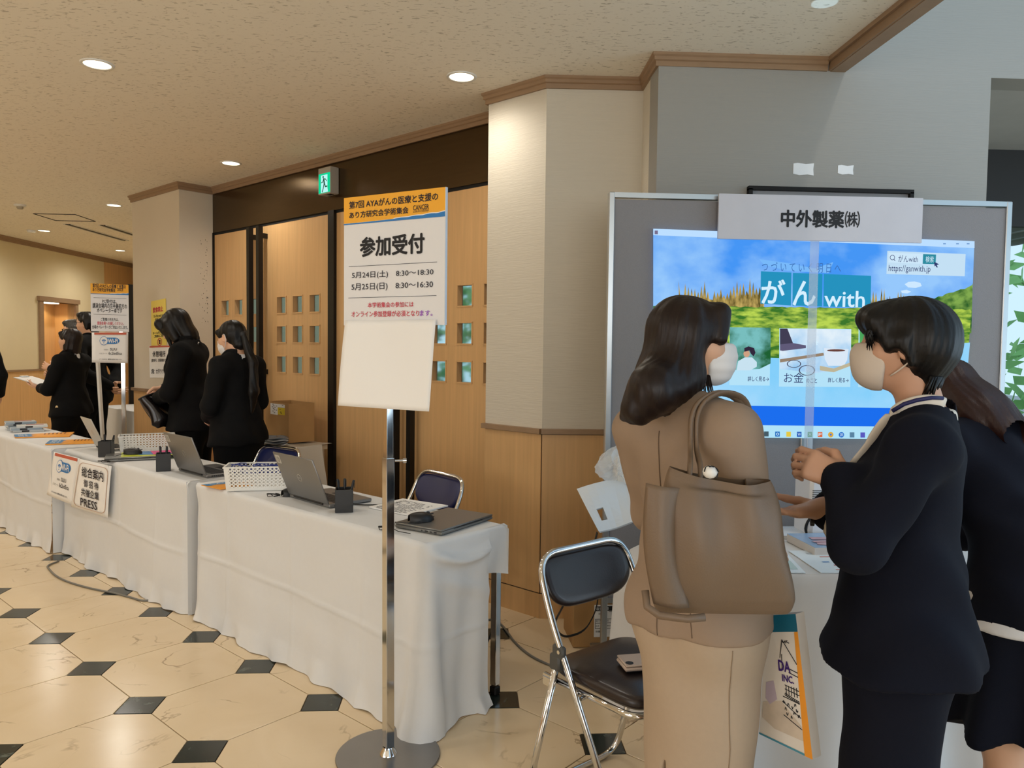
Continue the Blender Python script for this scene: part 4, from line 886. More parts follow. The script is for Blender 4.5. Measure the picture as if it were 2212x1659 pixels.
# ------------------------------------------------------------------ folding chairs
M_SEATB = mat('navy_vinyl', (28,36,86), .32, var=.05, bump=.05, bscale=180); M_SEATK = mat('dark_brown_vinyl', (42,33,32), .3, var=.05, bump=.06, bscale=180)
M_JOINT = mat('grey_nylon', (70,70,68), .5)
def bend(pts, r, n=6):
    """polyline with rounded corners"""
    pts = [Vector(p) for p in pts]; out = [pts[0]]
    for a, b, c in zip(pts[:-2], pts[1:-1], pts[2:]):
        d1 = (a-b).normalized(); d2 = (c-b).normalized(); rr0 = min(r, (a-b).length*.49, (c-b).length*.49); p, q_ = b+d1*rr0, b+d2*rr0
        for k in range(n+1): t = k/n; out.append(p*(1-t)**2+b*2*t*(1-t)+q_*t*t)
    return out+[pts[-1]]
def chair(label, loc, rz, seat_m, lift=0):
    """local y forward: inverted-U frame to the front feet, rear U on the floor, padded seat and back"""
    t = thing('folding_chair', label, 'chair', (loc[0], loc[1], 0), rz, 'chrome folding chairs')
    w = .205; k = .0105
    F0 = lambda s: Vector((s*w, .20, k)); T0 = lambda s: Vector((s*(w-.012), -.205, .775))
    fr = bend([F0(-1), Vector((-w,-.135,.62)), T0(-1), T0(1), Vector((w,-.135,.62)), F0(1)], .085, 8)
    obj('front_frame', MB().tube(fr, k, 12), M_CHROME, t, smooth=True)
    rr2 = bend([Vector((-w+.0,-.095,.475)), Vector((-w+.002,-.225,k)), Vector((w-.002,-.225,k)), Vector((w,-.095,.475))], .075, 8)
    obj('rear_frame', MB().tube(rr2, k, 12), M_CHROME, t, smooth=True)
    # seat
    sw, s0, s1, zs = .19, -.165, .215, .425
    pan = bend([Vector((-sw,s0,zs-.016)), Vector((-sw,s1,zs-.012)), Vector((sw,s1,zs-.012)), Vector((sw,s0,zs-.016))], .07, 8)
    obj('seat_rail', MB().tube(pan, .0095, 12), M_CHROME, t, smooth=True)
    def outl(a, g=0): 
        c, s_ = math.cos(a), math.sin(a); e = .32; x = math.copysign(abs(c)**e, c)*(sw-.006); y = math.copysign(abs(s_)**e, s_)*(s1-s0)/2
        x *= .93+.07*(y+.19)/.38*1.0 if False else 1; return x, y+(s0+s1)/2
    mb = MB(); n = 48; rings = [(.0,.0,-.004),(.94,.0,-.006),(1.0,.0,.006),(1.0,.0,.018),(.975,.0,.027),(.90,.0,.033),(.6,.0,.037),(.3,0,.038)]
    vs = [(0,(s0+s1)/2,zs-.006)]; 
    for (r_, _, z) in rings[1:]:
        for i in range(n): x, y = outl(2*math.pi*i/n); vs.append((x*r_, (y-(s0+s1)/2)*r_+(s0+s1)/2, zs+z))
    vs.append((0,(s0+s1)/2,zs+.038)); fs = [(0,1+(i+1)%n,1+i) for i in range(n)]; m_ = len(rings)-1
    for j in range(m_-1): fs += [(1+j*n+i, 1+j*n+(i+1)%n, 1+(j+1)*n+(i+1)%n, 1+(j+1)*n+i) for i in range(n)]
    fs += [(1+(m_-1)*n+i, 1+(m_-1)*n+(i+1)%n, len(vs)-1) for i in range(n)]
    obj('seat', mb.add(vs, fs), seat_m, t, smooth=True)
    # back pad: a pebble shape filling the top of the frame
    ax = Vector((0,-.07,.155)).normalized(); O_ = Vector((0,-.181,.688)); nrm = Vector((0, ax.z, -ax.y))
    mb = MB(); n = 48; vs = []
    prof = [(.35,.0165),(.65,.016),(.85,.0145),(.95,.011),(1,.003),(1,-.003),(.95,-.011),(.85,-.0145),(.5,-.0165)]
    for (r_, h) in prof:
        for i in range(n):
            a = 2*math.pi*i/n; c, s_ = math.cos(a), math.sin(a)
            x = math.copysign(abs(c)**.5, c)*(w-.014); y = math.copysign(abs(s_)**(.5 if s_ > 0 else 1.05), s_)*(.083 if s_ > 0 else .088)
            vs.append(O_+Vector((1,0,0))*x*r_+ax*y*r_+nrm*(h-.028*(1-(x*r_/w)**2)+.012))
    fs = [tuple(range(n-1,-1,-1)), tuple(range((len(prof)-1)*n, len(prof)*n))]
    for j_ in range(len(prof)-1): fs += [(j_*n+i, j_*n+(i+1)%n, (j_+1)*n+(i+1)%n, (j_+1)*n+i) for i in range(n)]
    obj('backrest', mb.add(vs, fs), seat_m, t, smooth='auto', angle=60)
    for s in (-1,1):
        j = MB().box((s*(w+.0),-.098,.475), (.026,.045,.05), bev=.006).box((s*(w+.002),-.085,.51), (.02,.05,.04), bev=.006)
        jo = obj('joint', j, M_JOINT, t, smooth='auto'); obj('rivet', MB().cyl((s*(w+.011),-.075,.515),(s*(w+.016),-.075,.515),.006,n=12), M_CHROME, jo)
        obj('pivot_bolt', MB().cyl((s*(sw-.004),.02,.408),(s*(w+.014),.02,.408),.006,n=12), M_CHROME, t, smooth='auto'); obj('rear_bracket', MB().box((s*(w-.01),-.14,.40), (.008,.05,.035)), M_CHROME, t)
    return t
CH1 = chair('dark brown padded folding chair in front, holding a beige phone case', (.50,2.275), R(216), M_SEATK)
c2 = chair('navy padded folding chair pushed behind the near table', ab(2.43,2.83), R(135-8), M_SEATB)
c3 = chair('navy padded folding chair mostly hidden behind the near open laptop', ab(2.40,4.23), R(135+8), M_SEATB)
ph = thing('phone_case', 'beige phone case lying on the dark brown chair seat', 'phone case', (.545,2.215,.470), R(8))
obj('case', MB().box((0,0,.006), (.16,.085,.011), bev=.004), mat('case_beige', (190,170,155), .45), ph, smooth='auto'); obj('glass', MB().box((0,0,.0005), (.154,.079,.002)), M_KEY, ph); obj('cover', MB().box((.003,.003,.0155), (.16,.085,.006), bev=.0025), MATS['case_beige'], ph, smooth='auto')
obj('camera_hole', MB().cyl((-.06,-.02,.0186),(-.06,-.02,.0192),.012,n=18), M_KEY, ph)
# ------------------------------------------------------------------ poster panel with the projected picture
M_FELT = mat('grey_felt_panel', (134,132,134), .95, var=.05, vscale=200, bump=.25, bscale=260)
PX0, PX1, PY = .605, 2.43, 3.30; PM_ = (PX0+PX1)/2
pn = thing('poster_panel', 'grey double poster panel in silver frame carrying the projected picture', 'panel', (PM_, PY, 0))
for s in (-1, 1):
    bo = obj('panel_board', MB().box((s*(PX1-PX0)/4, .012, 1.19), ((PX1-PX0)/2-.035, .02, 1.76)), M_FELT, pn)
    fr = MB()
    for x in (s*.014, s*((PX1-PX0)/2-.014)): fr.box((x, .01, 1.06), (.026, .034, 2.08), bev=.003)
    obj('upright', fr, M_ALU, pn) if False else [obj('upright', MB().box((x, .01, 1.055), (.026, .034, 2.09), bev=.003), M_ALU, pn) for x in (s*.014, s*((PX1-PX0)/2-.014))]
    for z in (2.088, .30): obj('cross_rail', MB().box((s*(PX1-PX0)/4, .01, z), ((PX1-PX0)/2-.05, .03, .022)), M_ALU, pn)
for s in (-1, 1):
    fx = s*((PX1-PX0)/2-.014); obj('foot', MB().box((fx, .02, .012), (.05, .42, .022), bev=.004), M_ALU, pn)
# name placard hung over the top edge
plc = Plane((1.08, 3.262, 1.90), (1,0,.002)); pc = thing('company_placard', 'white company name placard hung on the top edge of the poster panel', 'placard', (1.537, 3.262, 2.0))
obj('board', MB().prism([(0,.003),(.914,.001),(.914,.197),(0,.197)], -.012, 0, plc.M()), mat('placard_white', (196,196,204), .7), pc)
text_px(pc, plc, '中外製薬', (1686,491), (1824,456), M_INK, bold=.034); text_px(pc, plc, '㈱', (1824,492), (1858,457), M_INK, bold=.012)
for ch in pc.children: ch.matrix_parent_inverse = local(pc)
# the projected picture: light on the panel, read as a flat lit screen just before the felt
sp_ = Plane((0, PY-.0145, 0), (1,0,0)); scr = thing('projected_picture', 'bright projected web page with blue sky and forest on the grey panel', 'projection', (1.5, PY-.0145, 1.45))
def lit(nm, pts, m, n): return poly_px(scr, sp_, pts, m, nm, n=n)
E1_ = 1.0
lit('sky', [(1411,494),(2105,521),(2098,700),(1411,700)], glow('p_sky', (70,150,245), E1_, (150,200,252), (1.2,1,1.6), 2.6, (.38,.62)), .0002)
lit('title_bar', [(1411,494),(2105,521),(2105,536),(1411,508)], glow('p_bar', (188,222,255), E1_), .0006)
for x in (2040, 2068, 2091): lit('window_button', [(x-3,525),(x+3,525),(x+3,528),(x-3,528)], glow('p_grey', (120,160,210), E1_), .001)
lit('app_icon', [(1414,498),(1421,498),(1421,506),(1414,506)], glow('p_icon', (120,110,140), E1_), .001)
lit('cloud', [(1954,614),(1962,609),(1975,608),(1988,611),(1991,618),(1978,622),(1962,621)], glow('p_cloud', (205,232,255), E1_), .0006)
lit('cloud', [(1946,628),(1958,626),(1968,630),(1960,634),(1948,633)], glow('p_cloud', (205,232,255), E1_), .0006)
lit('cloud', [(1640,560),(1700,568),(1760,580),(1800,566),(1790,590),(1700,585),(1650,572)], glow('p_haze', (120,185,250), E1_), .0004)
def ridge(x0, x1, base, amp, seed, step, tall=0):
    r = random.Random(seed); t = []; x = x0
    while x < x1:
        t.append((x, base(x)-amp*r.random()*(.45 if not tall else 1))); 
        if tall: t.append((x+step*.5, base(x)-amp*.15*r.random()))
        x += step
    return t
gnd = glow('p_green', (60,118,44), E1_, (186,214,84), (1,1,3.2), 16, (.36,.64))
t_ = ridge(1466, 1650, lambda x: 652-.05*(x-1466)-10*((x-1560)/90)**2*.3, 44, 2, 7, 1); lit('tree_row', [(1466,668)]+t_+[(1650,672)], glow('p_tree', (96,84,40), E1_, (196,168,96), (3,1,1), 22, (.35,.65)), .0006)
t_ = ridge(1880, 1960, lambda x: 660, 40, 5, 6, 1); lit('tree_row', [(1880,682)]+t_+[(1960,684)], glow('p_tree', (96,84,40), E1_), .0006)
t_ = ridge(1955, 2101, lambda x: 668-.33*(x-1955), 12, 6, 8); lit('forest', [(1955,700)]+t_+[(2101,612),(2098,720)], glow('p_forest', (40,92,40), E1_, (130,170,80), (1,1,1.5), 20, (.36,.64)), .0008)
t_ = ridge(1411, 2098, lambda x: 662+.012*(x-1411), 7, 3, 9); lit('meadow', [(1411,700)]+t_+[(2098,672),(2090,775),(2030,800),(1411,780)], gnd, .001)
lit('lake', [(1411,672),(1440,690),(1466,720),(1470,790),(1411,790)], glow('p_lake', (160,206,240), E1_), .0014)
lit('page_base', [(1411,775),(1700,770),(2095,740),(2082,884),(1408,876)], glow('p_page', (130,206,250), E1_, (160,216,252), (1,1,1), 4), .0012)
lit('lower_meadow', [(1640,690),(1880,694),(1880,780),(1640,772)], gnd, .0016)
lit('blue_footer', [(1408,873),(2082,884),(2078,923),(1405,916)], glow('p_footer', (28,110,238), E1_), .0016)
lit('task_bar', [(1405,916),(2078,923),(2076,950),(1403,943)], glow('p_task', (176,226,248), E1_), .0016)
for x, c in ((1655,(70,90,100)),(1679,(30,110,190)),(1703,(226,200,70)),(1726,(36,90,180)),(1749,(40,150,90)),(1771,(216,110,70)),(1794,(220,170,60)),(1817,(40,110,200)),(1840,(90,130,160)),(1863,(90,90,190)),(1885,(60,150,180)),(1908,(150,150,150))):
    y = 929+.011*(x-1403)
    pts = [(x-5,y),(x+5,y),(x+5,y+11),(x-5,y+11)] if x not in (1794,1817) else [(x+6*math.cos(k*.5236), y+5.5+6*math.sin(k*.5236)) for k in range(12)]
    lit('task_icon', pts, glow('p_ic%d' % x, c, E1_), .0024)
for x, s in ((1679,'o'),(1726,'W'),(1749,'X'),(1771,'P'),(1817,'zm')): text_px(scr, sp_, s, (x-3.5,929+.011*(x-1403)+8.5), (x+3.5,929+.011*(x-1403)+2.5), glow('p_white', (214,240,255), E1_), n=.003)
lit('icon_core', [(1794+2.3*math.cos(k*.785), 938.8+2.3*math.sin(k*.785)) for k in range(8)], glow('p_ic1', (60,120,220), E1_), .003)
lit('search_pill', [(1622,922),(1636,922),(1641,928),(1641,936),(1636,942),(1622,942)], glow('p_white', (214,240,255), E1_), .0024)
# title block
teal = glow('p_teal', (38,146,190), E1_)
lit('title_tile', [(1643,586),(1709,589),(1708,660),(1642,656)], teal, .003); lit('title_tile', [(1712,589.5),(1776,592),(1775,662),(1711,660)], teal, .003); lit('title_tile', [(1779,592),(1881,596),(1880,664),(1778,662)], teal, .003)
W_ = glow('p_white', (214,240,255), E1_)
text_px(scr, sp_, 'が', (1643,656), (1696,604), W_, n=.0045, bold=.02); text_px(scr, sp_, 'ん', (1711,660), (1762,607), W_, n=.0045, bold=.02); text_px(scr, sp_, 'with', (1779,663), (1868,629), W_, n=.0045, bold=.012)
text_px(scr, sp_, 'つ づ い て い く 明 日 へ', (1645,587), (1816,569), glow('p_navy', (60,110,180), E1_), n=.004)
# search card
lit('search_card', [(1916,542),(2085,549),(2083,597),(1914,592)], glow('p_card', (196,224,244), E1_), .003)
lit('search_field', [(1919,546),(1993,549),(1992,570),(1918,567)], glow('p_field', (206,232,250), E1_), .0036)
lit('search_button', [(1993,549),(2021,550),(2020,571),(1992,570)], glow('p_tealb', (48,140,160), E1_), .0036)
NV = glow('p_ink', (52,62,110), E1_)
text_px(scr, sp_, 'がんwith', (1939,566), (1982,552), NV, n=.0045); text_px(scr, sp_, '検索', (1998,567), (2016,554), W_, n=.0045); text_px(scr, sp_, 'https://ganwith.jp', (1918,590), (2009,574), NV, n=.0045)
mg = MB(); c0 = sp_.uv(1926.5,556.5); 
for k in range(16):
    a = k*math.pi/8; b_ = (k+1)*math.pi/8; mg.add([sp_.P(c0[0]+r_*math.cos(t), c0[1]+r_*math.sin(t), .0045) for t, r_ in ((a,.009),(a,.0115),(b_,.0115),(b_,.009))], [(0,1,2,3)])
mg.add([sp_.P(c0[0]+x, c0[1]+y, .0045) for x, y in ((.007,-.006),(.0145,-.0135),(.0125,-.0155),(.005,-.008))], [(0,1,2,3)]); obj('search_icon', mg, NV, scr, recalc=False)
lit('cursor', [(2016,566),(2027,571),(2022,573),(2024,578),(2021,578),(2019,574),(2017,576)], NV, .006)
# picture cards
for nm, x0, x1, y0, y1 in (('card',1576,1664,707,832),('card',1683,1838,709,835),('card',1854,1930,706,836)):
    lit(nm, [(x0,y0),(x1,y0+2),(x1-2,y1+1),(x0-1,y1)], glow('p_cardw', (180,226,248), E1_), .003)
lit('card_photo', [(1576,707),(1664,708),(1664,785),(1640,797),(1576,800)], glow('p_ph1', (30,96,50), E1_, (120,190,190), (1,1,1), 9, (.4,.6)), .0036)
lit('child_shirt', [(1590,800),(1594,780),(1608,772),(1624,772),(1634,782),(1634,792),(1620,800)], glow('p_shirt', (200,226,240), E1_), .0042)
lit('child_face', [(1612+7*math.cos(k*.63), 764+8*math.sin(k*.63)) for k in range(10)], glow('p_skin', (206,160,130), E1_), .0046)
lit('child_hair', [(1607,760),(1607,752),(1616,748),(1628,752),(1631,762),(1627,770),(1621,764),(1618,757)], glow('p_hair', (50,40,60), E1_), .005)
lit('card_photo', [(1684,710),(1838,712),(1837,790),(1800,800),(1760,806),(1684,797)], glow('p_ph2', (150,200,240), E1_, (226,240,250), (1,1,1), 7), .0036)
lit('laptop_corner', [(1684,710),(1700,710),(1712,741),(1684,744)], glow('p_dark', (66,62,84), E1_), .0042); lit('laptop_keys', [(1684,744),(1712,741),(1740,746),(1740,752),(1690,758),(1684,757)], glow('p_keys', (96,90,120), E1_), .0042)
lit('notebook', [(1684,776),(1778,762),(1779,768),(1684,783)], glow('p_book', (150,130,110), E1_), .0042)
lit('mug', [(1779,752),(1832,754),(1829,778),(1822,790),(1788,790),(1781,776)], glow('p_mug', (218,232,246), E1_), .0042); lit('coffee', [(1805+20*math.cos(k*.4488), 757+2.6*math.sin(k*.4488)) for k in range(14)], glow('p_coffee', (104,66,60), E1_), .005)
lit('saucer', [(1770,790),(1800,796),(1838,782),(1837,790),(1800,804),(1770,800)], glow('p_saucer', (190,180,150), E1_), .0046)
gl = MB()
for cx_, cy_, rx, ry in ((1714,786,15,8),(1742,800,17,11)):
    for k in range(16):
        a = k*math.pi/8; b_ = (k+1)*math.pi/8; gl.add([sp_.P(*sp_.uv(cx_+s*rx*math.cos(t), cy_+s*ry*math.sin(t)), .005) for t, s in ((a,.9),(a,1.04),(b_,1.04),(b_,.9))], [(0,1,2,3)])
o = obj('spectacles', gl, glow('p_dark', (66,62,84), E1_), scr, recalc=False)
lit('card_photo', [(1856,708),(1925,709),(1924,800),(1856,800)], glow('p_ph3', (60,150,80), E1_, (110,200,120), (1,1,1), 5), .0036)
text_px(scr, sp_, 'お金', (1692,826), (1735,805), NV, n=.0055); text_px(scr, sp_, 'のこと', (1740,827), (1764,817), NV, n=.0055, bold=.01)
text_px(scr, sp_, '詳しく見る→', (1787,826), (1832,816), NV, n=.0055, bold=.015); text_px(scr, sp_, '詳しく見る→', (1614,823.5), (1660,813), NV, n=.0055, bold=.015)
lit('mouse_pointer', [(1761,734),(1767,741),(1763,741),(1765,745),(1763,746),(1761,742)], W_, .006)
for ch in scr.children: ch.matrix_parent_inverse = local(scr)
# clear tape over the joint between the two boards
tp = thing('clear_tape', 'strip of frosted clear tape over the upright joint of the panel', 'tape', (1.517, PY-.024, 1.4))
obj('strip', MB().box((0,0,.05), (.04,.0008,.97)), mat('frosted_tape', (200,210,225), .4, alpha=.32), tp)
# wall board peeking over the panel
wbd = thing('framed_board', 'dark framed board on the wall, top edge showing over the poster panel', 'picture frame', (1.71, 3.553, 1.8))
for (x, z, w_, h_) in ((0,.383,.8,.018),(0,-.383,.8,.018),(-.391,0,.018,.76),(.391,0,.018,.76)): obj('frame', MB().box((x,-.012,z), (w_,.03,h_)), M_GROOVE, wbd)
obj('board', MB().box((0,0,0), (.77,.012,.75)), mat('grey_board', (150,150,152), .6), wbd)
# ------------------------------------------------------------------ exhibitor table at the panel
tz = .70; TX0, TX1, TY0, TY1 = .79, 2.15, 2.345, 3.0
xt = thing('folding_table', 'exhibitor folding table hidden under grey-white cloth before the panel', 'table', ((TX0+TX1)/2, (TY0+TY1)/2, 0))
LX, LY = (TX1-TX0)/2, (TY1-TY0)/2
obj('table_top', MB().box((0,0,tz-.022), (2*LX-.02,2*LY-.02,.028)), M_TOP, xt)
for sx in (-1,1):
    for sy in (-1,1): obj('leg', MB().box((sx*(LX-.07), sy*(LY-.06), .345), (.03,.03,.64)), M_CHROME, xt)
xc = thing('tablecloth', 'grey-white cloth over the exhibitor table, hanging behind the women', 'tablecloth', ((TX0+TX1)/2, (TY0+TY1)/2, 0))
mb = MB(); Zt = tz+.004
mb.grid(lambda u, v: (-LX+2*LX*u, -LY+2*LY*v, Zt+.001*nsum(u*4,v*4,3)), 30, 12)
def xdrop(s, v, pth):
    out = .012*min(1, v/.03); z = Zt*(1-v)+.004*v if v > .03 else Zt-.012*(v/.03)**2
    g = (.004+.022*v)*math.sin(s*21+1.3*math.sin(s*4))+.012*v*math.sin(s*9+2)+.03*v*v+.17*math.exp(-(s/.2)**2)*min(1, v*5)
    x, y, nx, ny = pth(s); return (x+nx*(out+g*min(1,v*8)), y+ny*(out+g*min(1,v*8)), max(.003, z))
def xpath(s):
    if s < 2*LY: return -LX, LY-s, -1, 0
    s -= 2*LY
    if s < 2*LX: return -LX+s, -LY, 0, -1
    return LX, -LY+(s-2*LX), 1, 0
TOT = 4*LY+2*LX
mb.grid(lambda u, v: xdrop(TOT*u, v, xpath), 260, 40)
bm = bmesh.new(); bm.from_mesh(mb.mesh('x')); bmesh.ops.remove_doubles(bm, verts=bm.verts, dist=.001); bmesh.ops.recalc_face_normals(bm, faces=bm.faces); me = bpy.data.meshes.new('sheet'); bm.to_mesh(me); bm.free()
obj('sheet', me, mat('exhibitor_cloth', (214,212,210), .9, var=.02, vscale=30, bump=.05, bscale=200), xc, smooth='auto', angle=60, recalc=False)
# projector: tall white short-throw box
pj = thing('projector', 'white short-throw projector with side louvres on the exhibitor table', 'projector', (1.465, 2.86, tz+.006))
obj('body', MB().box((0,0,.117), (.32,.15,.23), bev=.012), mat('projector_white', (226,228,232), .35, var=.01), pj, smooth='auto')
lv = MB()
for k in range(17): lv.box((-.135+.0, -.0755, .185-.0075*k), (.038,.0012,.0028))
o = obj('louvres', lv, M_KEY, pj); o['kind'] = 'stuff'
obj('top_panel', MB().box((0,.0,.2335), (.27,.11,.003)), mat('smoked_panel', (40,48,70), .15), pj); obj('status_light', MB().box((-.09,-.045,.2355), (.006,.006,.001)), glow('blue_led', (80,140,255), 2), pj); obj('status_light', MB().box((-.07,-.045,.2355), (.006,.006,.001)), glow('blue_led', (80,140,255), 2), pj)
obj('base_gap', MB().box((0,0,.001), (.30,.135,.004)), M_KEY, pj)
prp = Plane(Vector((-.145,-.0758,.2)), (1,0,0)); text(pj, prp, 'LG', (0,.009,.016,.017), mat('print_grey', (90,90,96), .8), n=.0006) if False else None
# brochures and papers
def pile(label, c, w, d, rz, h, mtop, cat='brochures'):
    t = thing('brochure_stack', label, cat, (c[0],c[1],tz+.006), rz); obj('pages', MB().box((0,0,h/2), (w,d,h)), mat('page_edge', (196,190,184), .8, var=.3, vscale=1, stretch=(1,1,900)), t); obj('cover', MB().box((0,0,h+.0006), (w,d,.0012)), mtop, t); return t
M_BRO = mat('brochure_blue', (150,180,214), .25, var=.35, vscale=9); M_BROW = mat('brochure_white', (228,234,240), .4, var=.04)
t = pile('thick stack of glossy blue-white brochures wrapped in film before the projector', (1.36,2.665), .30, .20, R(4), .028, M_BRO)
ov = MB(); r7 = random.Random(7)
for k in range(7): ov.box((r7.uniform(-.1,.1), r7.uniform(-.07,.06), .0305+.0004*k), (r7.uniform(.03,.1), r7.uniform(.015,.05), .0004), r7.uniform(-.5,.5))
o = obj('cover_print', ov, mat('brochure_pink', (200,160,170), .3, var=.4, vscale=20), t); o['kind'] = 'stuff'
pile('white leaflets lying behind the thick brochure stack', (1.27,2.85), .21, .15, R(-14), .012, M_BROW)
def leaf_paper(label, corners, print_):
    t, o = sheet('leaflet', label, 'leaflet', corners, tz+.006, mat('leaflet_white', (226,236,242), .5, var=.01), .002)
    lines = MB(); r = random.Random(len(label)); c = [Vector((p[0]-t.location.x,p[1]-t.location.y,.0026)) for p in corners]
    G = lambda u, v: c[0]*(1-u)*(1-v)+c[1]*u*(1-v)+c[2]*u*v+c[3]*(1-u)*v
    for nm, u0, u1, v0, v1, m in print_:
        obj(nm, MB().add([G(u0,v0),G(u1,v0),G(u1,v1),G(u0,v1)], [(0,1,2,3)]), m, t, recalc=False)
    return t
MR, MBl, MT = mat('print_coral', (206,120,110), .7), mat('print_sky', (120,160,206), .7), mat('print_pale_teal', (186,208,208), .7)
Q = lambda x, y: tuple(map(float, CAM[:2]+(lambda d: d[:2]*((tz-CAM[2])/d[2]))(FW+RT*(x-1106)/F_PX-UP*(y-829.5)/F_PX)))
leaf_paper('white questionnaire leaflet with coral and blue lines at the cloth front edge', [Q(1773,1242),Q(1870,1242),Q(1850,1192),Q(1703,1194)], [('heading',.2,.7,.8,.88,mat('print_faint', (186,196,206), .7)),('coral_line',.35,.9,.66,.69,MR),('blue_block',.5,.9,.42,.5,MBl),('coral_line',.45,.9,.28,.32,MR),('blue_block',.3,.42,.42,.47,MBl),('coral_line',.4,.8,.1,.13,MR)])
leaf_paper('white leaflet with pale teal block at the cloth front edge beside the tan bag', [Q(1640,1242),Q(1740,1242),Q(1700,1200),Q(1620,1200)], [('teal_block',.3,.9,.15,.6,MT)])
leaf_paper('small white card in front of the projector base', [Q(1795,1176),Q(1840,1176),Q(1815,1162),Q(1780,1162)], [('card_line',.1,.9,.2,.3,MBl)])
cb = thing('looped_cable', 'short black cable tied in a loop on the exhibitor table', 'cable', (1.30,2.80,tz+.012))
obj('loop', MB().tube([(0.03+.028*math.cos(a)+.035*math.sin(a)*.4, .01*math.sin(a*2), .055+.05*math.sin(a)) for a in [k*2*math.pi/22 for k in range(22)]], .005, 8, closed=True), M_PLAS, cb, smooth=True)
obj('tail', MB().tube([(.01,0,.01),(-.02,-.03,.004),(-.06,-.05,.0)], .005, 8), M_PLAS, cb, smooth=True)
# carrier bags lying over the left table end
M_POLY = mat('milky_poly', (226,230,232), .3, alpha=.93, var=.02)
pb = thing('plastic_carrier', 'flat white plastic carrier bags with punched handle over the table end', 'bag', (.82,2.85,tz+.03))
def Wp(x, y, Y): 
    d = FW+RT*(x-1106)/F_PX-UP*(y-829.5)/F_PX; return Vector(CAM+d*(Y/d[1]))
c_ = [Wp(1246,1056,2.9), Wp(1400,1016,3.0), Wp(1400,1118,2.86), Wp(1294,1149,2.78)]
def bagp(u, v, n=0): 
    p = c_[0]*(1-u)*(1-v)+c_[1]*u*(1-v)+c_[2]*u*v+c_[3]*(1-u)*v; nn = Vector((-.35,-.8,.45)).normalized()
    return p+nn*(.012*math.sin(math.pi*v)*math.sin(2.4*u+.3)+.01*math.sin(6*u+3*v)+n)-pb.location
hx0, hx1, hy0, hy1 = .13,.24,.55,.80
for k, off in enumerate((0,-.008,-.016)):
    mb = MB()
    us = [0,.05,hx0,hx1,.35,.5,.65,.8,1]; vs_ = [0,.15,.3,.45,hy0,hy1,.9,1]
    for i in range(len(us)-1):
        for j in range(len(vs_)-1):
            if us[i] == hx0 and vs_[j] == hy0: continue
            mb.add([bagp(us[i],vs_[j],off),bagp(us[i+1],vs_[j],off),bagp(us[i+1],vs_[j+1],off),bagp(us[i],vs_[j+1],off)], [(0,1,2,3)])
    obj('bag_layer', mb, M_POLY, pb, smooth=False, solid=.001, recalc=False)
cw = thing('clear_wrapping', 'crumpled clear plastic wrapping on the carrier bags', 'wrapping', tuple(Wp(1345,1035,2.97)))
def crump(u, v):
    a = 2*math.pi*u; r_ = .1*math.sin(math.pi*v)*(1+.28*math.sin(a*5+v*7)+.2*math.sin(a*11+v*13)); return (r_*math.cos(a)*.9, r_*math.sin(a)*.5, -.03+.16*v+.02*math.sin(a*7+v*9))
obj('film', MB().grid(crump, 40, 20), mat('clear_film', (235,240,244), .12, alpha=.38, spec=.8), cw, smooth=False, recalc=False)
obj('white_box', MB().box((0.02,.01,.0), (.1,.05,.18), R(10)), M_WHITEP, cw)
# ------------------------------------------------------------------ box, strap bag and cables on the floor behind the front chair
M_CARD = mat('cardboard', (176,136,86), .8, var=.08, vscale=12, bump=.05, bscale=120)
cbx = thing('cardboard_box', 'brown taped cardboard box with shipping label behind the front chair', 'box', (.625,3.645,0), R(3))
obj('body', MB().box((0,0,.13), (.24,.25,.258), bev=.003), M_CARD, cbx); obj('flap_seam', MB().box((0,0,.2595), (.232,.003,.0015)), M_GROOVE, cbx)
lb = Plane((-.02,-.1258,.05), (1,0,0)); obj('shipping_label', MB().prism([(0,0),(.13,0),(.13,.155),(0,.155)], 0, .0008, lb.M()), M_PAPERW, cbx)
o = obj('label_header', MB().prism([(.005,.125),(.125,.125),(.125,.148),(.005,.148)], .0008, .0012, lb.M()), M_INK, cbx)
text(cbx, lb, '取扱注意', (.01,.129,.07,.144), M_INKW, n=.002); text(cbx, lb, '送り状', (.02,.108,.05,.117), M_INK, n=.002); text(cbx, lb, '2', (.085,.006,.1,.03), M_INK, n=.002); text(cbx, lb, '数量', (.008,.022,.03,.032), M_INK, n=.002); text(cbx, lb, '届け先 住所 氏名', (.008,.074,.07,.083), M_INK, n=.002); text(cbx, lb, '品名　会場　備品', (.008,.05,.08,.058), M_INK, n=.002)
fm = MB()
for (x0,x1,y0,y1) in ((.005,.125,.085,.087),(.005,.125,.066,.068),(.005,.125,.04,.042),(.005,.007,.04,.087),(.07,.125,.12,.122)): fm.prism([(x0,y0),(x1,y0),(x1,y1),(x0,y1)], .0008, .0012, lb.M())
obj('label_lines', fm, M_INK, cbx)['kind'] = 'stuff'
obj('top_label', MB().box((.04,-.05,.2598), (.1,.09,.001)).box((.04,-.03,.2605), (.05,.02,.0006)), M_PAPERW, cbx)
M_STRAP = mat('black_webbing', (20,20,22), .7)
bg = thing('strap_bag', 'black shoulder bag with loose strap hanging beside the cardboard box', 'bag', (.60,3.36,0))
bgo = lambda x, y, Y=3.36: Wp(x, y, Y)-bg.location
obj('pouch', MB().box(bgo(1281,1255)+Vector((.01,0,0)), (.06,.05,.16), bev=.012), M_STRAP, bg, smooth='auto')
st = bend([bgo(1290,1150), bgo(1275,1210), bgo(1240,1240), bgo(1226,1290), bgo(1195,1350,3.3), bgo(1215,1378,3.28), bgo(1262,1366,3.28), bgo(1288,1320), bgo(1296,1260)], .05, 5)
obj('strap', MB().tube(st, .016, 8, flat=(.18,1)), M_STRAP, bg, smooth=True)
M_CABLE = mat('grey_cable', (112,110,104), .5)
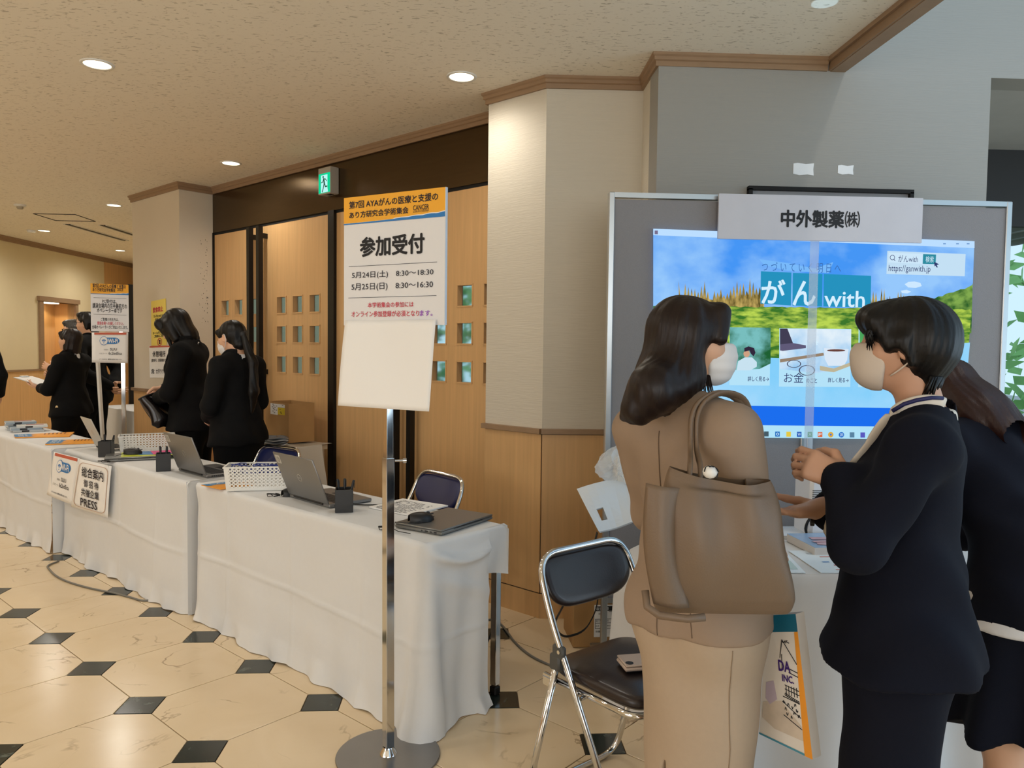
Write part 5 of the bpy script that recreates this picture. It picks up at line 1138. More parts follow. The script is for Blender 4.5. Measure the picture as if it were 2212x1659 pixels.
def cable(label, pts, r=.0055, m=M_CABLE, name='power_cable'):
    mid = sum((Vector(p) for p in pts), Vector())/len(pts); mid.z = 0
    cu = bend([Vector(p)-mid for p in pts], .25, 8); o = obj(name, MB().tube(cu, r, 8), m, None, smooth=True, loc=mid); return tag(o, label, 'cable')
FQ = lambda x, y, z=.006: tuple(map(float, (lambda d: CAM+d*((z-CAM[2])/d[2]))(FW+RT*(x-1106)/F_PX-UP*(y-829.5)/F_PX)))
cable('grey floor cable looping out from under the middle tablecloth', [FQ(127,1212), FQ(100,1222), FQ(122,1248), FQ(180,1268), FQ(262,1284), FQ(320,1302), ab(1.9,4.3,.006)])
cable('grey floor cable running from the near table to the front chair', [ab(2.15,2.6,.006), FQ(1062,1335), FQ(1085,1350), FQ(1115,1392), FQ(1150,1420), FQ(1195,1440), FQ(1240,1450)])
cable('thin black cable hanging down beside the chrome table leg', [ab(2.25,2.16,.72), ab(2.29,2.13,.66), ab(2.285,2.10,.4), ab(2.24,2.09,.22), ab(2.2,2.2,.01)], .003, M_PLAS, 'hanging_cable')
cable('purple-black cable lying from the near open laptop across the cloth', [ab(2.05,2.80,TZ+.004), ab(2.07,2.72,TZ+.004), ab(2.14,2.67,TZ+.004), ab(2.24,2.64,TZ+.004), ab(2.27,2.63,TZ-.01), ab(2.292,2.63,.6)], .003, M_PLAS, 'laptop_cable')
# ------------------------------------------------------------------ side table by the doors: plastic sheeting, box, packs
sd_a, sd_b = 2.98, 4.86
st_ = thing('side_table', 'small side table against the doors under white plastic sheeting', 'table', ab(sd_a, sd_b, 0), E1)
obj('table_top', MB().box((0,0,.69), (.5,.42,.03)), M_TOP, st_)
for sx in (-1,1):
    for sy in (-1,1): obj('leg', MB().box((sx*.22,sy*.18,.34), (.03,.03,.68)), M_ALU, st_)
sh_ = thing('plastic_sheeting', 'translucent white plastic sheeting draped over the side table', 'sheeting', ab(sd_a, sd_b, 0), E1)
def pdrop(u, v):
    s = 1.36*u; z = .712-.40*v-(.17*max(0,u-.62)*v); g = .012+.05*v+.03*v*math.sin(s*13+2*math.sin(v*3))+.018*v*math.sin(s*27)
    if s < .46: x, y, nx, ny = -.26, .23-s, -1, 0
    elif s < .98: x, y, nx, ny = -.26+(s-.46), -.23, 0, -1
    else: x, y, nx, ny = .26, -.23+(s-.98), 1, 0
    return (x+nx*g+.05*v*(u > .5), y+ny*g, z)
mb = MB().grid(pdrop, 110, 22).grid(lambda u, v: (-.272+.544*u, -.242+.48*v, .712+.004*math.sin(u*9+v*5)), 14, 10)
obj('sheet', mb, mat('plastic_sheet', (222,218,208), .28, var=.03, alpha=.92), sh_, smooth='auto', angle=60)
bx2 = thing('cardboard_box', 'open cardboard box with white and yellow labels on the side table', 'box', ab(3.08, 4.92, .722), E1-R(4))
mb = MB(); 
for (x,y,sx,sy) in ((0,-.1,.34,.004),(0,.1,.34,.004),(-.17,0,.004,.2),(.17,0,.004,.2)): mb.box((x,y,.14), (sx,sy,.28))
obj('walls', mb.box((0,0,.002), (.34,.2,.004)), M_CARD, bx2)
lbp = Plane((-.10,-.1022,.19), (1,0,0)); obj('white_label', MB().prism([(0,0),(.11,.0),(.11,.08),(0,.08)], 0, .0008, lbp.M()), M_PAPERW, bx2); obj('yellow_label', MB().prism([(.112,.005),(.215,.005),(.215,.055),(.112,.055)], 0, .0008, lbp.M()), mat('label_yellow', (226,200,44), .6), bx2); obj('white_label', MB().prism([(.112,.057),(.215,.057),(.215,.08),(.112,.08)], 0, .0008, lbp.M()), M_PAPERW, bx2)
print_lines_ = MB(); r9 = random.Random(4)
for k in range(14):
    x = r9.uniform(.01,.19); y = .012+.01*(k%7); 
    if .09 < x < .115: x += .03
    print_lines_.prism([(x,y),(x+.02,y),(x+.02,y+.004),(x,y+.004)], .0008, .0012, lbp.M())
obj('label_print', print_lines_, M_INK, bx2)['kind'] = 'stuff'
pk = thing('plastic_packs', 'clear plastic packs of papers lying before the open cardboard box', 'packs', ab(2.875, 4.80, .722), E1)
for k in range(4):
    def pp(u, v, k=k): a = 2*math.pi*u; r_ = math.sin(math.pi*v)**.5; return (.15*r_*math.cos(a)*(1-.06*k)+.012*k, .065*r_*math.sin(a), .006+.014*k+.008*math.cos(math.pi*v)+.006*math.sin(a*3+k))
    obj('pack', MB().grid(pp, 24, 8), mat('pack_film_%d' % (k%2), [(200,202,204),(120,124,130)][k%2], .2, alpha=.9), pk, smooth=True, recalc=False)
# ------------------------------------------------------------------ things in the far corridor
gb = thing('partition_board', 'tall grey partition board edge standing left of the stained pillar', 'partition', ab(3.66,9.2,0), R(32))
obj('board', MB().box((.42,0,1.15), (.86,.03,1.9)), mat('grey_partition', (150,146,136), .7), gb); obj('upright', MB().box((0,0,1.05), (.055,.06,2.1)), M_BLACKM, gb); obj('upright', MB().box((.87,0,1.05), (.055,.06,2.1)), M_BLACKM, gb)
ft = thing('covered_table', 'far table under a white cloth behind the man in glasses', 'table', ab(3.45,8.42,0), R(-45))
def fdrop(u, v):
    p = [(-.55,.25),(-.55,-.25),(.55,-.25),(.55,.25)]; k = min(2, int(u*3)); t = u*3-k; x = p[k][0]*(1-t)+p[k+1][0]*t; y = p[k][1]*(1-t)+p[k+1][1]*t
    g = .02*v*math.sin(u*40)+.03*v; return (x+g*(x/.55), y+g*(y/.25), .72*(1-v)+.005)
obj('cloth', MB().grid(fdrop, 90, 14).add([(-.55,-.25,.725),(.55,-.25,.725),(.55,.25,.725),(-.55,.25,.725)], [(0,1,2,3)]), M_CLOTH, ft, smooth='auto', angle=50)
es = thing('easel_strip', 'slim white easel leg leaning beside the information sign pole', 'easel', ab(2.66,7.25,0), R(20))
obj('post', MB().tube([(0,0,0),(-.06,0,1.35)], .018, 4), M_WHITEP, es); obj('brace', MB().tube([(-.02,.25,0),(-.055,.02,1.2)], .014, 4), M_WHITEP, es); obj('foot', MB().box((0,0,.01), (.06,.06,.02)), M_BLACKM, es)
wb = thing('waste_bin', 'tall grey bin beside the partition board', 'bin', ab(3.95,8.95,0), R(-20))
obj('body', MB().lathe([(.13,0),(.15,.62),(.152,.66)], 24), mat('bin_grey', (140,132,118), .6), wb, smooth='auto'); obj('rim', MB().lathe([(.152,.655),(.162,.67),(.152,.69),(.13,.69)], 24, cap=False), M_WHITEP, wb, smooth='auto')
# ------------------------------------------------------------------ garden outside the doors and the entrance glazing
M_LEAF = mat('garden_leaf', (140,196,112), .6, var=.5, vscale=3); M_BARK = mat('bark', (92,76,60), .9)
struct('ground_outside', MB().box((14, 22, -.06), (60, 34.5, .05)), mat('pale_paving', (150,152,146), .9)) if False else None
def bush(label, loc, rx, rz_, h, seed, group, n=420):
    t = thing('garden_tree', label, 'tree', loc, 0, group); r = random.Random(seed); lf = MB(); ls = .11+.05*rx
    for k in range(n):
        a = r.uniform(0,6.283); z = r.uniform(-1,1); rr0 = (1-z*z)**.5*(.55+.45*r.random()); p = Vector((rx*rr0*math.cos(a), rx*rr0*math.sin(a), h+rz_*z))
        d = Vector((r.gauss(0,1),r.gauss(0,1),r.gauss(0,1))).normalized(); e = d.orthogonal().normalized(); lf.add([p+d*ls, p+e*ls*.5, p-d*ls, p-e*ls*.5], [(0,1,2,3)])
    o = obj('foliage', lf, M_LEAF, t, recalc=False); o['kind'] = 'stuff'
    obj('trunk', MB().tube([(0,0,0),(.03*rx,0,h*.5),(0,.02,h)], [.09*rx+.03,.07*rx+.03,.03], 8), M_BARK, t, smooth=True)
for k, (x, y, rx, rz_, h, s) in enumerate(((4.3,9.8,1.2,1.3,1.7,'leafy garden tree outside the entrance glazing behind the poster panel'),(7.6,10.8,1.6,1.7,2.2,'broad garden tree further right outside the entrance glazing'),(1.6,10.4,1.2,1.2,1.5,'leafy tree seen through the panes of the last door'),(-.2,14.5,1.3,1.2,1.3,'low leafy tree seen through the panes behind the reception sign'))):
    bush(s, (x,y,0), rx, rz_, h, k+3, 'trees in the garden outside')
struct('ground_outside', MB().box((6, 19, -.04), (26, 24, .03)), mat('pale_paving', (170,172,164), .9))
ev = thing('entrance_canopy', 'ribbed pale canopy roof outside the entrance glazing', 'canopy', (4.3,6.6,0))
obj('roof_sheet', MB().box((0,0,2.62), (4.2,2.2,.05)), mat('canopy_white', (226,232,236), .6), ev)
for k in range(14): obj('rib', MB().box((-1.95+.3*k,0,2.57), (.05,2.15,.05)), mat('canopy_rib', (150,160,168), .6), ev)
for sx in (-1,1): obj('post', MB().box((sx*1.9,1.0,1.3), (.1,.1,2.6)), M_ALU, ev)
# ------------------------------------------------------------------ people: smooth-blended volumes meshed by surface nets
class Field:
    def __init__(s, lo, hi, h):
        s.lo = np.array(lo, float); s.h = h; n = np.ceil((np.array(hi)-s.lo)/h).astype(int)+1
        s.ax = [(s.lo[i]+h*np.arange(n[i])).astype(np.float32) for i in range(3)]; s.d = np.full(n, 5., np.float32)
    def sub(s, lo, hi):
        sl = []
        for i in range(3):
            a = max(0, int((lo[i]-s.lo[i])/s.h)-1); b = min(len(s.ax[i]), int((hi[i]-s.lo[i])/s.h)+3)
            if b <= a: return None, None
            sl.append(slice(a, b))
        g = np.stack(np.meshgrid(s.ax[0][sl[0]], s.ax[1][sl[1]], s.ax[2][sl[2]], indexing='ij'), -1)
        return tuple(sl), g
    def put(s, fn, lo, hi, k, op='u'):
        m = k+3*s.h+.01; sl, g = s.sub(np.array(lo)-m, np.array(hi)+m)
        if sl is None: return s
        d = fn(g); c = s.d[sl]
        if op == 's': c = -c
        if k > 0: t = np.clip(.5+.5*(c-d)/k, 0, 1); r = c*(1-t)+d*t-k*t*(1-t)
        else: r = np.minimum(c, d)
        s.d[sl] = -r if op == 's' else r
        return s
    def cone(s, a, b, ra, rb, k=.02, sc=(1,1,1), M=None, op='u'):
        """tapered round limb from a to b; sc squashes it; M places it"""
        a = np.array(a, float); b = np.array(b, float); S = np.array(sc, float); I = None
        if M is not None: I = np.linalg.inv(M)
        def fn(p):
            if I is not None: p = p@I[:3,:3].T.astype(np.float32)+I[:3,3].astype(np.float32)
            p = p/S.astype(np.float32); A = a/S; B_ = b/S; v = B_-A; L2 = max(1e-9, v@v)
            t = np.clip(((p-A.astype(np.float32))@v.astype(np.float32))/L2, 0, 1)
            q = p-A.astype(np.float32)-t[...,None]*v.astype(np.float32)
            return (np.sqrt((q*q).sum(-1))-(ra+(rb-ra)*t))*float(min(S))
        pts = np.array([a, b]); 
        if M is not None: pts = pts@M[:3,:3].T+M[:3,3]
        r = max(ra, rb)*max(sc); return s.put(fn, pts.min(0)-r, pts.max(0)+r, k, op)
    def ell(s, c, r, k=.02, M=None, op='u', rot=None):
        c = np.array(c, float); r = np.array(r, float); T = np.eye(4); T[:3,3] = c
        if rot is not None: T[:3,:3] = rot
        if M is not None: T = M@T
        I = np.linalg.inv(T).astype(np.float32)
        def fn(p):
            q = (p@I[:3,:3].T+I[:3,3])/r.astype(np.float32); l = np.sqrt((q*q).sum(-1))+1e-6
            l2 = np.sqrt(((q/r.astype(np.float32))**2).sum(-1))+1e-6
            return l*(l-1)/l2
        R_ = max(r); return s.put(fn, T[:3,3]-R_, T[:3,3]+R_, k, op)
    def chain(s, pts, rs, k=.015, sc=(1,1,1), M=None):
        for i in range(len(pts)-1): s.cone(pts[i], pts[i+1], rs[i], rs[i+1], k, sc, M)
        return s
    def cut(s, fn, k=0.):
        """keep only where fn(p) < 0"""
        g = np.stack(np.meshgrid(*s.ax, indexing='ij'), -1); d = fn(g)
        if k: t = np.clip(.5-.5*(d-s.d)/k, 0, 1); s.d = d*(1-t)+s.d*t+k*t*(1-t)
        else: s.d = np.maximum(s.d, d)
        return s
    def ripple(s, fn):
        g = np.stack(np.meshgrid(*s.ax, indexing='ij'), -1); m = np.abs(s.d) < .05; s.d[m] += fn(g[m]); return s
    def nets(s):
        d = s.d; S = d < 0; n = np.array(d.shape)
        c = np.zeros(n-1, np.int8)
        for o in np.ndindex(2,2,2): c += S[o[0]:n[0]-1+o[0], o[1]:n[1]-1+o[1], o[2]:n[2]-1+o[2]]
        mix = (c > 0) & (c < 8); ci = np.argwhere(mix); idx = np.full(mix.shape, -1, np.int64); idx[mix] = np.arange(len(ci))
        acc = np.zeros((len(ci),3)); cnt = np.zeros(len(ci))
        for ax in range(3):
            for o in np.ndindex(2,2):
                o1 = np.insert(np.array(o), ax, 0); o2 = o1.copy(); o2[ax] = 1
                a = d[tuple((ci+o1).T)]; b = d[tuple((ci+o2).T)]; x = (a < 0) != (b < 0)
                t = np.where(x, a/np.where(a == b, 1, a-b), 0); acc += np.where(x[:,None], o1+t[:,None]*(o2-o1), 0); cnt += x
        v = s.lo+s.h*(ci+acc/cnt[:,None]); F = []
        for ax in range(3):
            u, w = (ax+1)%3, (ax+2)%3; sa = [slice(None)]*3; sb = [slice(None)]*3; sa[ax] = slice(0,-1); sb[ax] = slice(1,None)
            A = S[tuple(sa)]; e = np.argwhere(A != S[tuple(sb)]); e = e[(e[:,u] > 0) & (e[:,w] > 0) & (e[:,u] < n[u]-1) & (e[:,w] < n[w]-1)]
            ins = A[tuple(e.T)]; U = np.zeros(3, int); U[u] = 1; W_ = np.zeros(3, int); W_[w] = 1
            q = np.stack([idx[tuple((e-x).T)] for x in (0*U, U, U+W_, W_)], 1); q[~ins] = q[~ins][:, ::-1]; F.append(q)
        F = np.concatenate(F); F = F[(F >= 0).all(1)]
        return v, F
def join_mesh(name, parts, scale=1.):
    V = []; Fs = []; o = 0
    for v, f in parts: V.append(v*scale); Fs.append(f+o); o += len(v)
    V = np.concatenate(V); Fs = np.concatenate(Fs); me = bpy.data.meshes.new(name)
    me.vertices.add(len(V)); me.vertices.foreach_set('co', V.ravel()); me.loops.add(len(Fs)*4); me.polygons.add(len(Fs))
    me.polygons.foreach_set('loop_start', np.arange(0, len(Fs)*4, 4)); me.polygons.foreach_set('loop_total', np.full(len(Fs), 4)); me.loops.foreach_set('vertex_index', Fs.ravel().astype(np.int32))
    me.update(calc_edges=True); me.validate(); return me
from mathutils.bvhtree import BVHTree
def snap(o, pts, off=.0005, n=24):
    """lay a line of points (in o's space) onto o's surface"""
    me = o.data; t = BVHTree.FromPolygons([v.co.copy() for v in me.vertices], [tuple(p.vertices) for p in me.polygons]); out = []
    pts = [Vector(p) for p in pts]
    for a, b in zip(pts[:-1], pts[1:]):
        k = max(2, int((b-a).length/.02))
        for i in range(k): out.append(a.lerp(b, i/k))
    out.append(pts[-1]); res = []
    for p in out:
        c, nn, _, _ = t.find_nearest(p)
        if c is not None: res.append(c+(nn if (p-c).dot(nn) > -.2 else nn)*off)
    return res
def rotx(a): c, s = math.cos(a), math.sin(a); return np.array([[1,0,0],[0,c,-s],[0,s,c]])
def roty(a): c, s = math.cos(a), math.sin(a); return np.array([[c,0,s],[0,1,0],[-s,0,c]])
def rotz_(a): c, s = math.cos(a), math.sin(a); return np.array([[c,-s,0],[s,c,0],[0,0,1]])
def T4(Rm=np.eye(3), t=(0,0,0), about=(0,0,0)):
    M = np.eye(4); M[:3,:3] = Rm; a = np.array(about, float); M[:3,3] = np.array(t, float)+a-Rm@a; return M
def ap(M, p): return M[:3,:3]@np.array(p, float)+M[:3,3]
def unit(v): v = np.array(v, float); return v/np.linalg.norm(v)
M_SKIN = mat('skin', (214,168,138), .5, var=.04, vscale=30); M_SKIN2 = mat('skin_tan', (196,150,122), .5, var=.04, vscale=30)
M_LIP = mat('lip', (184,106,98), .4); M_EYEW = mat('eye_white', (230,226,220), .2); M_IRIS = mat('iris_dark', (30,20,16), .15); M_BROW = mat('brow_dark', (36,28,24), .8)
def hair_mat(name, rgb, rough=.42):
    m = mat(name, rgb, rough, var=.35, vscale=60, stretch=(3,3,.35), bump=.12, bscale=90, spec=.3); return m
M_HAIRK = hair_mat('hair_black', (11,9,9)); M_HAIRB = hair_mat('hair_brown', (27,16,13)); M_HAIRR = hair_mat('hair_red_brown', (44,24,21)); M_HAIRG = hair_mat('hair_grey', (70,68,66))
M_SUITK = mat('black_suit', (12,12,13), .9, var=.08, vscale=120, bump=.05, bscale=400, spec=.2); M_NAVY = mat('navy_suit', (11,14,27), .9, var=.08, vscale=160, bump=.08, bscale=500, spec=.2)
M_BEIGE = mat('beige_suit', (148,127,108), .8, var=.03, vscale=90, bump=.05, bscale=500); M_BEIGE2 = mat('beige_skirt', (174,154,132), .8, var=.03, vscale=90, bump=.05, bscale=500)
M_SHIRT = mat('white_shirt', (226,226,228), .8, var=.02); M_MASKW = mat('white_mask', (228,226,226), .75, var=.02, bump=.08, bscale=80); M_MASKC = mat('cream_mask', (206,192,178), .75, var=.02)
M_SHOE = mat('black_leather', (18,17,17), .35); M_LEATHER = mat('tan_leather', (114,94,75), .5, var=.04, vscale=8, bump=.12, bscale=240)
def head_shape(f, M, male=False, mask_only=False):
    f.ell((0,-.012,.030), (.072,.092,.078), .02, M)
    f.ell((0,.026,-.022), (.062,.064,.086), .03, M)
    f.ell((0,.052,-.080), (.033,.032,.026) if not male else (.038,.034,.028), .035, M)
    for s in (-1,1): f.ell((s*.036,.044,-.022), (.03,.034,.032), .03, M)
    f.cone((0,.084,.014), (0,.105,-.020), .007, .0105, .012, M=M); f.ell((0,.096,-.026), (.014,.012,.008), .01, M)
    f.cone((-.036,.072,.026), (.036,.072,.026), .013, .013, .02, M=M)
    for s in (-1,1):
        f.ell((s*.031,.098,.006), (.018,.014,.011), .014, M, op='s')
        f.ell((s*.073,-.008,-.008), (.010,.020,.031), .008, M, rot=rotz_(s*-.35)); f.ell((s*.081,-.003,-.004), (.005,.010,.018), .005, M, op='s')
    f.ell((0,.088,-.049), (.021,.010,.006), .008, M); f.ell((0,.086,-.059), (.018,.010,.006), .008, M)
def hand(f, wr, d, n, thumb, curl=(.3,.35,.4,.5), spread=.06, tcurl=.3, L=.17, kk=1.):
    """wr wrist, d pointing direction, n palm normal, thumb side direction; five unequal bent fingers"""
    d = unit(d); n = unit(np.array(n, float)-d*(np.array(n, float)@d)); a = np.cross(d, n); a = a if a@np.array(thumb, float) > 0 else -a
    q = L/.17; w = np.array(wr, float); P = lambda x, y, z=0: w+d*x*q+a*y*q+n*z*q
    f.cone(P(-.02,0), P(.02,0), .024*q, .026*q, .012, M=None)
    for y in (-.026,-.009,.009,.027): f.cone(P(.015,y*.6), P(.082-.12*abs(y),y), .0155*q, .0125*q, .016)
    specs = ((.029,.040,.026,.022,.0088,.12),(.010,.045,.029,.024,.0092,.02),(-.009,.042,.027,.023,.0088,-.06),(-.027,.033,.021,.019,.0076,-.16))
    for (y, l1, l2, l3, r, fan), c in zip(specs, curl):
        p = P(.084-.12*abs(y-.004), y); an = 0; dd = d+a*fan*spread*8; dd = dd/np.linalg.norm(dd)
        for L_, r0, r1, w_ in ((l1,r,r*.94,.8),(l2,r*.94,r*.86,1.),(l3,r*.86,r*.72,.7)):
            an += c*w_; v = dd*math.cos(an)+n*math.sin(an); e = p+v*L_*q; f.cone(p, e, r0*q, r1*q, .004); p = e
    t0 = P(.018,.024,.006); tv = unit(d*.62+a*.72+n*.3); t1 = t0+tv*.042*q; tv2 = unit(d*(.9-tcurl*.3)+a*(.35-tcurl*.5)+n*(.2+tcurl)); t2 = t1+tv2*.030*q; t3 = t2+unit(tv2+n*tcurl*.4-a*tcurl*.5)*.024*q
    f.cone(P(.0,.012), t1, .015*q, .0125*q, .012); f.cone(t1, t2, .0115*q, .010*q, .006); f.cone(t2, t3, .010*q, .0078*q, .004)
def bbox(pts, m): p = np.array(pts, float); return p.min(0)-m, p.max(0)+m
class Person:
    """local frame: x to the person's right, y forward, z up (built at 1.60 m, then scaled)"""
    def __init__(s, name_label, loc, rz, height=1.6, male=False, lean=0, side=0, twist=0, hyaw=0, hpitch=0, hroll=0, hshift=0, hup=0, hscale=.93, res=.009, skin=None, group=None):
        s.k = height/1.6; s.male = male; s.res = res; s.skin = skin or M_SKIN; s.root = thing('person', name_label, 'person', (loc[0],loc[1],0), rz, group)
        s.T = T4(rotx(-lean)@roty(side)@rotz_(twist), about=(0,0,.88))                      # torso about the pelvis
        nk = (0,.005,1.375); s.H = s.T@T4(t=(0,hshift,hup))@T4(rotz_(hyaw)@rotx(hpitch)@roty(hroll), about=nk)@T4(t=(0,.022,1.475-(1-hscale)*.06))@np.diag([hscale]*3+[1.])   # head frame, centre of the head
        sw = .185 if male else .158; s.sw = sw; s.sh = {i: ap(s.T, (i*sw,-.012,1.275 if not male else 1.285)) for i in (-1,1)}
        s.hip = {i: np.array((i*.082,0,.82)) for i in (-1,1)}; s.arm = {}; s.hands = {}; s.leg = {i: (np.array((i*.084,.012,.45)), np.array((i*.084,-.02,.085))) for i in (-1,1)}
    def torso(s, f, g=0., k=.03):
        T = s.T; m = 1.12 if s.male else 1.
        f.cone((0,-.002,1.0), (0,.002,1.19), .112*m+g, .138*m+g, k, (1,.70,1), T)
        f.cone((-s.sw+.035,-.012,1.268), (s.sw-.035,-.012,1.268), .055+g, .055+g, .04, M=T)
        for i in (-1,1): f.cone((0,-.02,1.335), (i*(s.sw-.02),-.016,1.285), .042+g*.8, .042+g*.8, .03, M=T)
        if not s.male:
            for i in (-1,1): f.ell((i*.062,.058,1.165), (.062+g,.054+g,.066+g), .05, T)
        f.cone((0,0,.90), (0,0,1.02), .135*m+g, .112*m+g, .04, (1,.74,1), T)
        f.cone((0,-.006,.80), (0,-.004,.92), .155+g, .142+g, .04, (1,.74,1))
        for i in (-1,1): f.ell((i*.07,-.058,.835), (.08+g,.072+g,.09+g), .05)
    def arms(s, f, g=0., to=1., cuff=None, k=.03):
        for i, (el, wr) in s.arm.items():
            m = 1.15 if s.male else 1.; f.cone(s.sh[i], el, .046*m+g, .037*m+g, k); w2 = el+(wr-el)*to
            f.cone(el, w2, .038*m+g, (.027*m+(.011*m)*(1-to))+g*(cuff or 1), k)
    def legs(s, f, g=0., k=.03, down=1.):
        for i in (-1,1):
            kn, an = s.leg[i]; f.cone(s.hip[i], kn, .085+g, .054+g, k); mid = kn+(an-kn)*.35+np.array((0,-.012,0)); f.cone(kn, mid, .050+g, .050+g, .03); f.cone(mid, an, .050+g, .031+g, .03)
    def body(s, hand_kw):
        """one continuous skin: trunk, limbs, head with a face, five-fingered hands"""
        pts = [(-.3,-.25,.0),(.3,.25,1.3)]+[p for a in s.arm.values() for p in a]; lo, hi = bbox(pts, .1); lo[2] = 0
        f = Field(lo, (hi[0],hi[1],max(hi[2],1.45)), max(.010, s.res)); s.torso(f, -.012); s.arms(f, -.004); s.legs(f)
        for i in (-1,1): kn, an = s.leg[i]; f.cone(an, an+np.array((0,.01,-.04)), .033, .03, .02); f.cone(an+np.array((0,-.02,-.05)), an+np.array((.004*i,.14,-.06)), .030, .022, .02)
        parts = [f.nets()]
        c = ap(s.H, (0,0,0)); f = Field(c-.17, c+.16, min(.0045, s.res*.6)); head_shape(f, s.H, s.male); nb = ap(s.T, (0,-.022,1.30)); nt_ = ap(s.H, (0,-.022,-.07))
        f.cone(nb, nt_, .052 if not s.male else .06, .046 if not s.male else .054, .03); parts.append(f.nets())
        for i, kw in hand_kw.items():
            w = s.arm[i][1]; kw = dict(kw); f = Field(w-.2, w+.2, min(.004, s.res*.6)); hand(f, w, **kw); f.cone(s.arm[i][1]+(s.arm[i][0]-s.arm[i][1])*.3, w, .029, .024, .02); parts.append(f.nets())
        s.b = s.put('body', join_mesh('body', parts, s.k), s.skin)
        kk = s.k
        H = Matrix([list(r) for r in s.H])
        def spot(nm, c, r, m, par=None):
            mb = MB(); 
            mb.grid(lambda u, v: H @ Vector((c[0]+r[0]*math.cos(2*math.pi*u)*math.sin(math.pi*v), c[1]+r[1]*math.sin(2*math.pi*u)*math.sin(math.pi*v), c[2]+r[2]*math.cos(math.pi*v)))*1.0, 17, 9)
            mb.v = [tuple(x*kk for x in v) for v in mb.v]; return obj(nm, mb, m, par or s.root, smooth=True, recalc=False)
        for i in (-1,1):
            e = spot('eye', (i*.031,.0745,.006), (.0125,.0115,.0095), M_EYEW, s.b); spot('iris', (i*.032,.0835,.006), (.0055,.0035,.0058), M_IRIS, s.b)
            spot('eyebrow', (i*.032,.0845,.0265), (.017,.005,.0032), M_BROW, s.b)
        spot('lips', (0,.0955,-.0535), (.019,.0045,.0075), M_LIP, s.b)
        return s.b
    def put(s, nm, me, m, par=None, label=None):
        o = obj(nm, me, m, par or s.root, smooth=True, recalc=False); 
        if label: o['label'] = label
        return o
    def shape(s, nm, build, lo, hi, m, h=None, par=None, label=None):
        f = Field(lo, hi, h or s.res); build(f); v, F_ = f.nets(); return s.put(nm, join_mesh(nm, [(v, F_)], s.k), m, par, label)
    def jacket(s, m, hem=.76, g=.016, flare=.02, vneck=True, amp=.004, cuff=1.25, label=None, to=.93, nm='jacket', collar=True):
        pts = [(-.3,-.25,hem-.05),(.3,.27,1.3)]+[p for a in s.arm.values() for p in a]+[ap(s.T,(x,y,1.4)) for x in (-.25,.25) for y in (-.15,.2)]; lo, hi = bbox(pts, .08); lo[2] = min(hem-.04, min(a[1][2] for a in s.arm.values())-.08)
        IT = np.linalg.inv(s.T).astype(np.float32)
        def b(f):
            s.torso(f, g, .03); f.cone((0,-.004,hem), (0,-.002,.93), .158+g+flare, .138+g, .05, (1,.78,1))
            t = Field(lo, hi, f.h); t.d = f.d
            def hemcut(p): return (hem+.012*np.sin(p[...,0]*9)-p[...,2])
            f.cut(hemcut, .006)
            s.arms(f, g*.95, to, cuff, .03)
            def neck(p):
                q = p@IT[:3,:3].T+IT[:3,3]; x, y, z = q[...,0], q[...,1], q[...,2]
                r = np.sqrt((x/.062)**2+((y+.008)/.064)**2)-1; cyl = np.maximum(r*.06, 1.25-z)                       # neck hole
                d = -cyl
                if vneck: v = np.maximum(np.maximum(np.abs(x)-.075*np.clip((z-1.06)/.28, 0, 1), .035-y), 1.06-z); d = np.maximum(d, -v)
                return np.where(z > 1.0, d, -1)
            f.cut(neck, .006)
            f.ripple(lambda p: amp*(np.sin(p[...,2]*34+p[...,0]*21+2*np.sin(p[...,1]*17))*np.sin(p[...,0]*19-p[...,2]*11+1.3)+.5*np.sin(p[...,0]*47+p[...,2]*29)))
        o = s.shape(nm, b, lo, hi, m, label=label)
        if vneck and collar:
            for i in (-1,1):
                P = lambda x, y, z: Vector(ap(s.T, (x,y,z)))*s.k
                pth = [P(i*.055,-.06,1.368), P(i*.072,-.01,1.372), P(i*.074,.045,1.335), P(i*.056,.108,1.23), P(i*.018,.150,1.09)]
                obj('lapel', MB().tube(bend(pth, .05, 4), [.016,.017,.017,.017]+[.018]*(len(bend(pth,.05,4))-5)+[.006], 8, flat=(.45,1.3)), m, o, smooth=True)
        return o
    def shirt(s, m=None):
        lo, hi = bbox([ap(s.T, p) for p in ((-.22,-.2,.95),(.22,.25,1.42),(-.2,.2,1.42),(.2,-.2,.95))], .05)
        IT = np.linalg.inv(s.T).astype(np.float32)
        def b(f):
            s.torso(f, .004); f.cone((0,-.012,1.30), (0,-.008,1.375), .068, .060, .02, M=s.T)
            def nk(p): q = p@IT[:3,:3].T+IT[:3,3]; x, y, z = q[...,0], q[...,1], q[...,2]; v = np.maximum(np.abs(x)-.05*np.clip((z-1.27)/.1,0,1), .02-y); return np.maximum(np.where(z > 1.27, -v, -1), np.maximum(z-1.362-.25*np.clip(y+.01,-.02,.05), 1.0-z))
            f.cut(nk, .004)
        return s.shape('shirt', b, lo, hi, m or M_SHIRT)
    def trousers(s, m, wide=.02):
        def b(f):
            f.cone((0,-.006,.80), (0,-.004,.95), .158, .142, .04, (1,.76,1))
            for i in (-1,1):
                kn, an = s.leg[i]; f.ell((i*.07,-.058,.835), (.085,.08,.095), .05); f.cone(s.hip[i], kn, .098+wide*.4, .066+wide, .04); f.cone(kn, an+np.array((0,0,-.035)), .066+wide, .062+wide*1.2, .03)
            f.cut(lambda p: .035-p[...,2]); f.ripple(lambda p: .004*np.sin(p[...,2]*26+p[...,0]*30)*np.sin(p[...,1]*25+p[...,2]*9))
        return s.shape('trousers', b, (-.32,-.3,.0), (.32,.3,1.0), m)
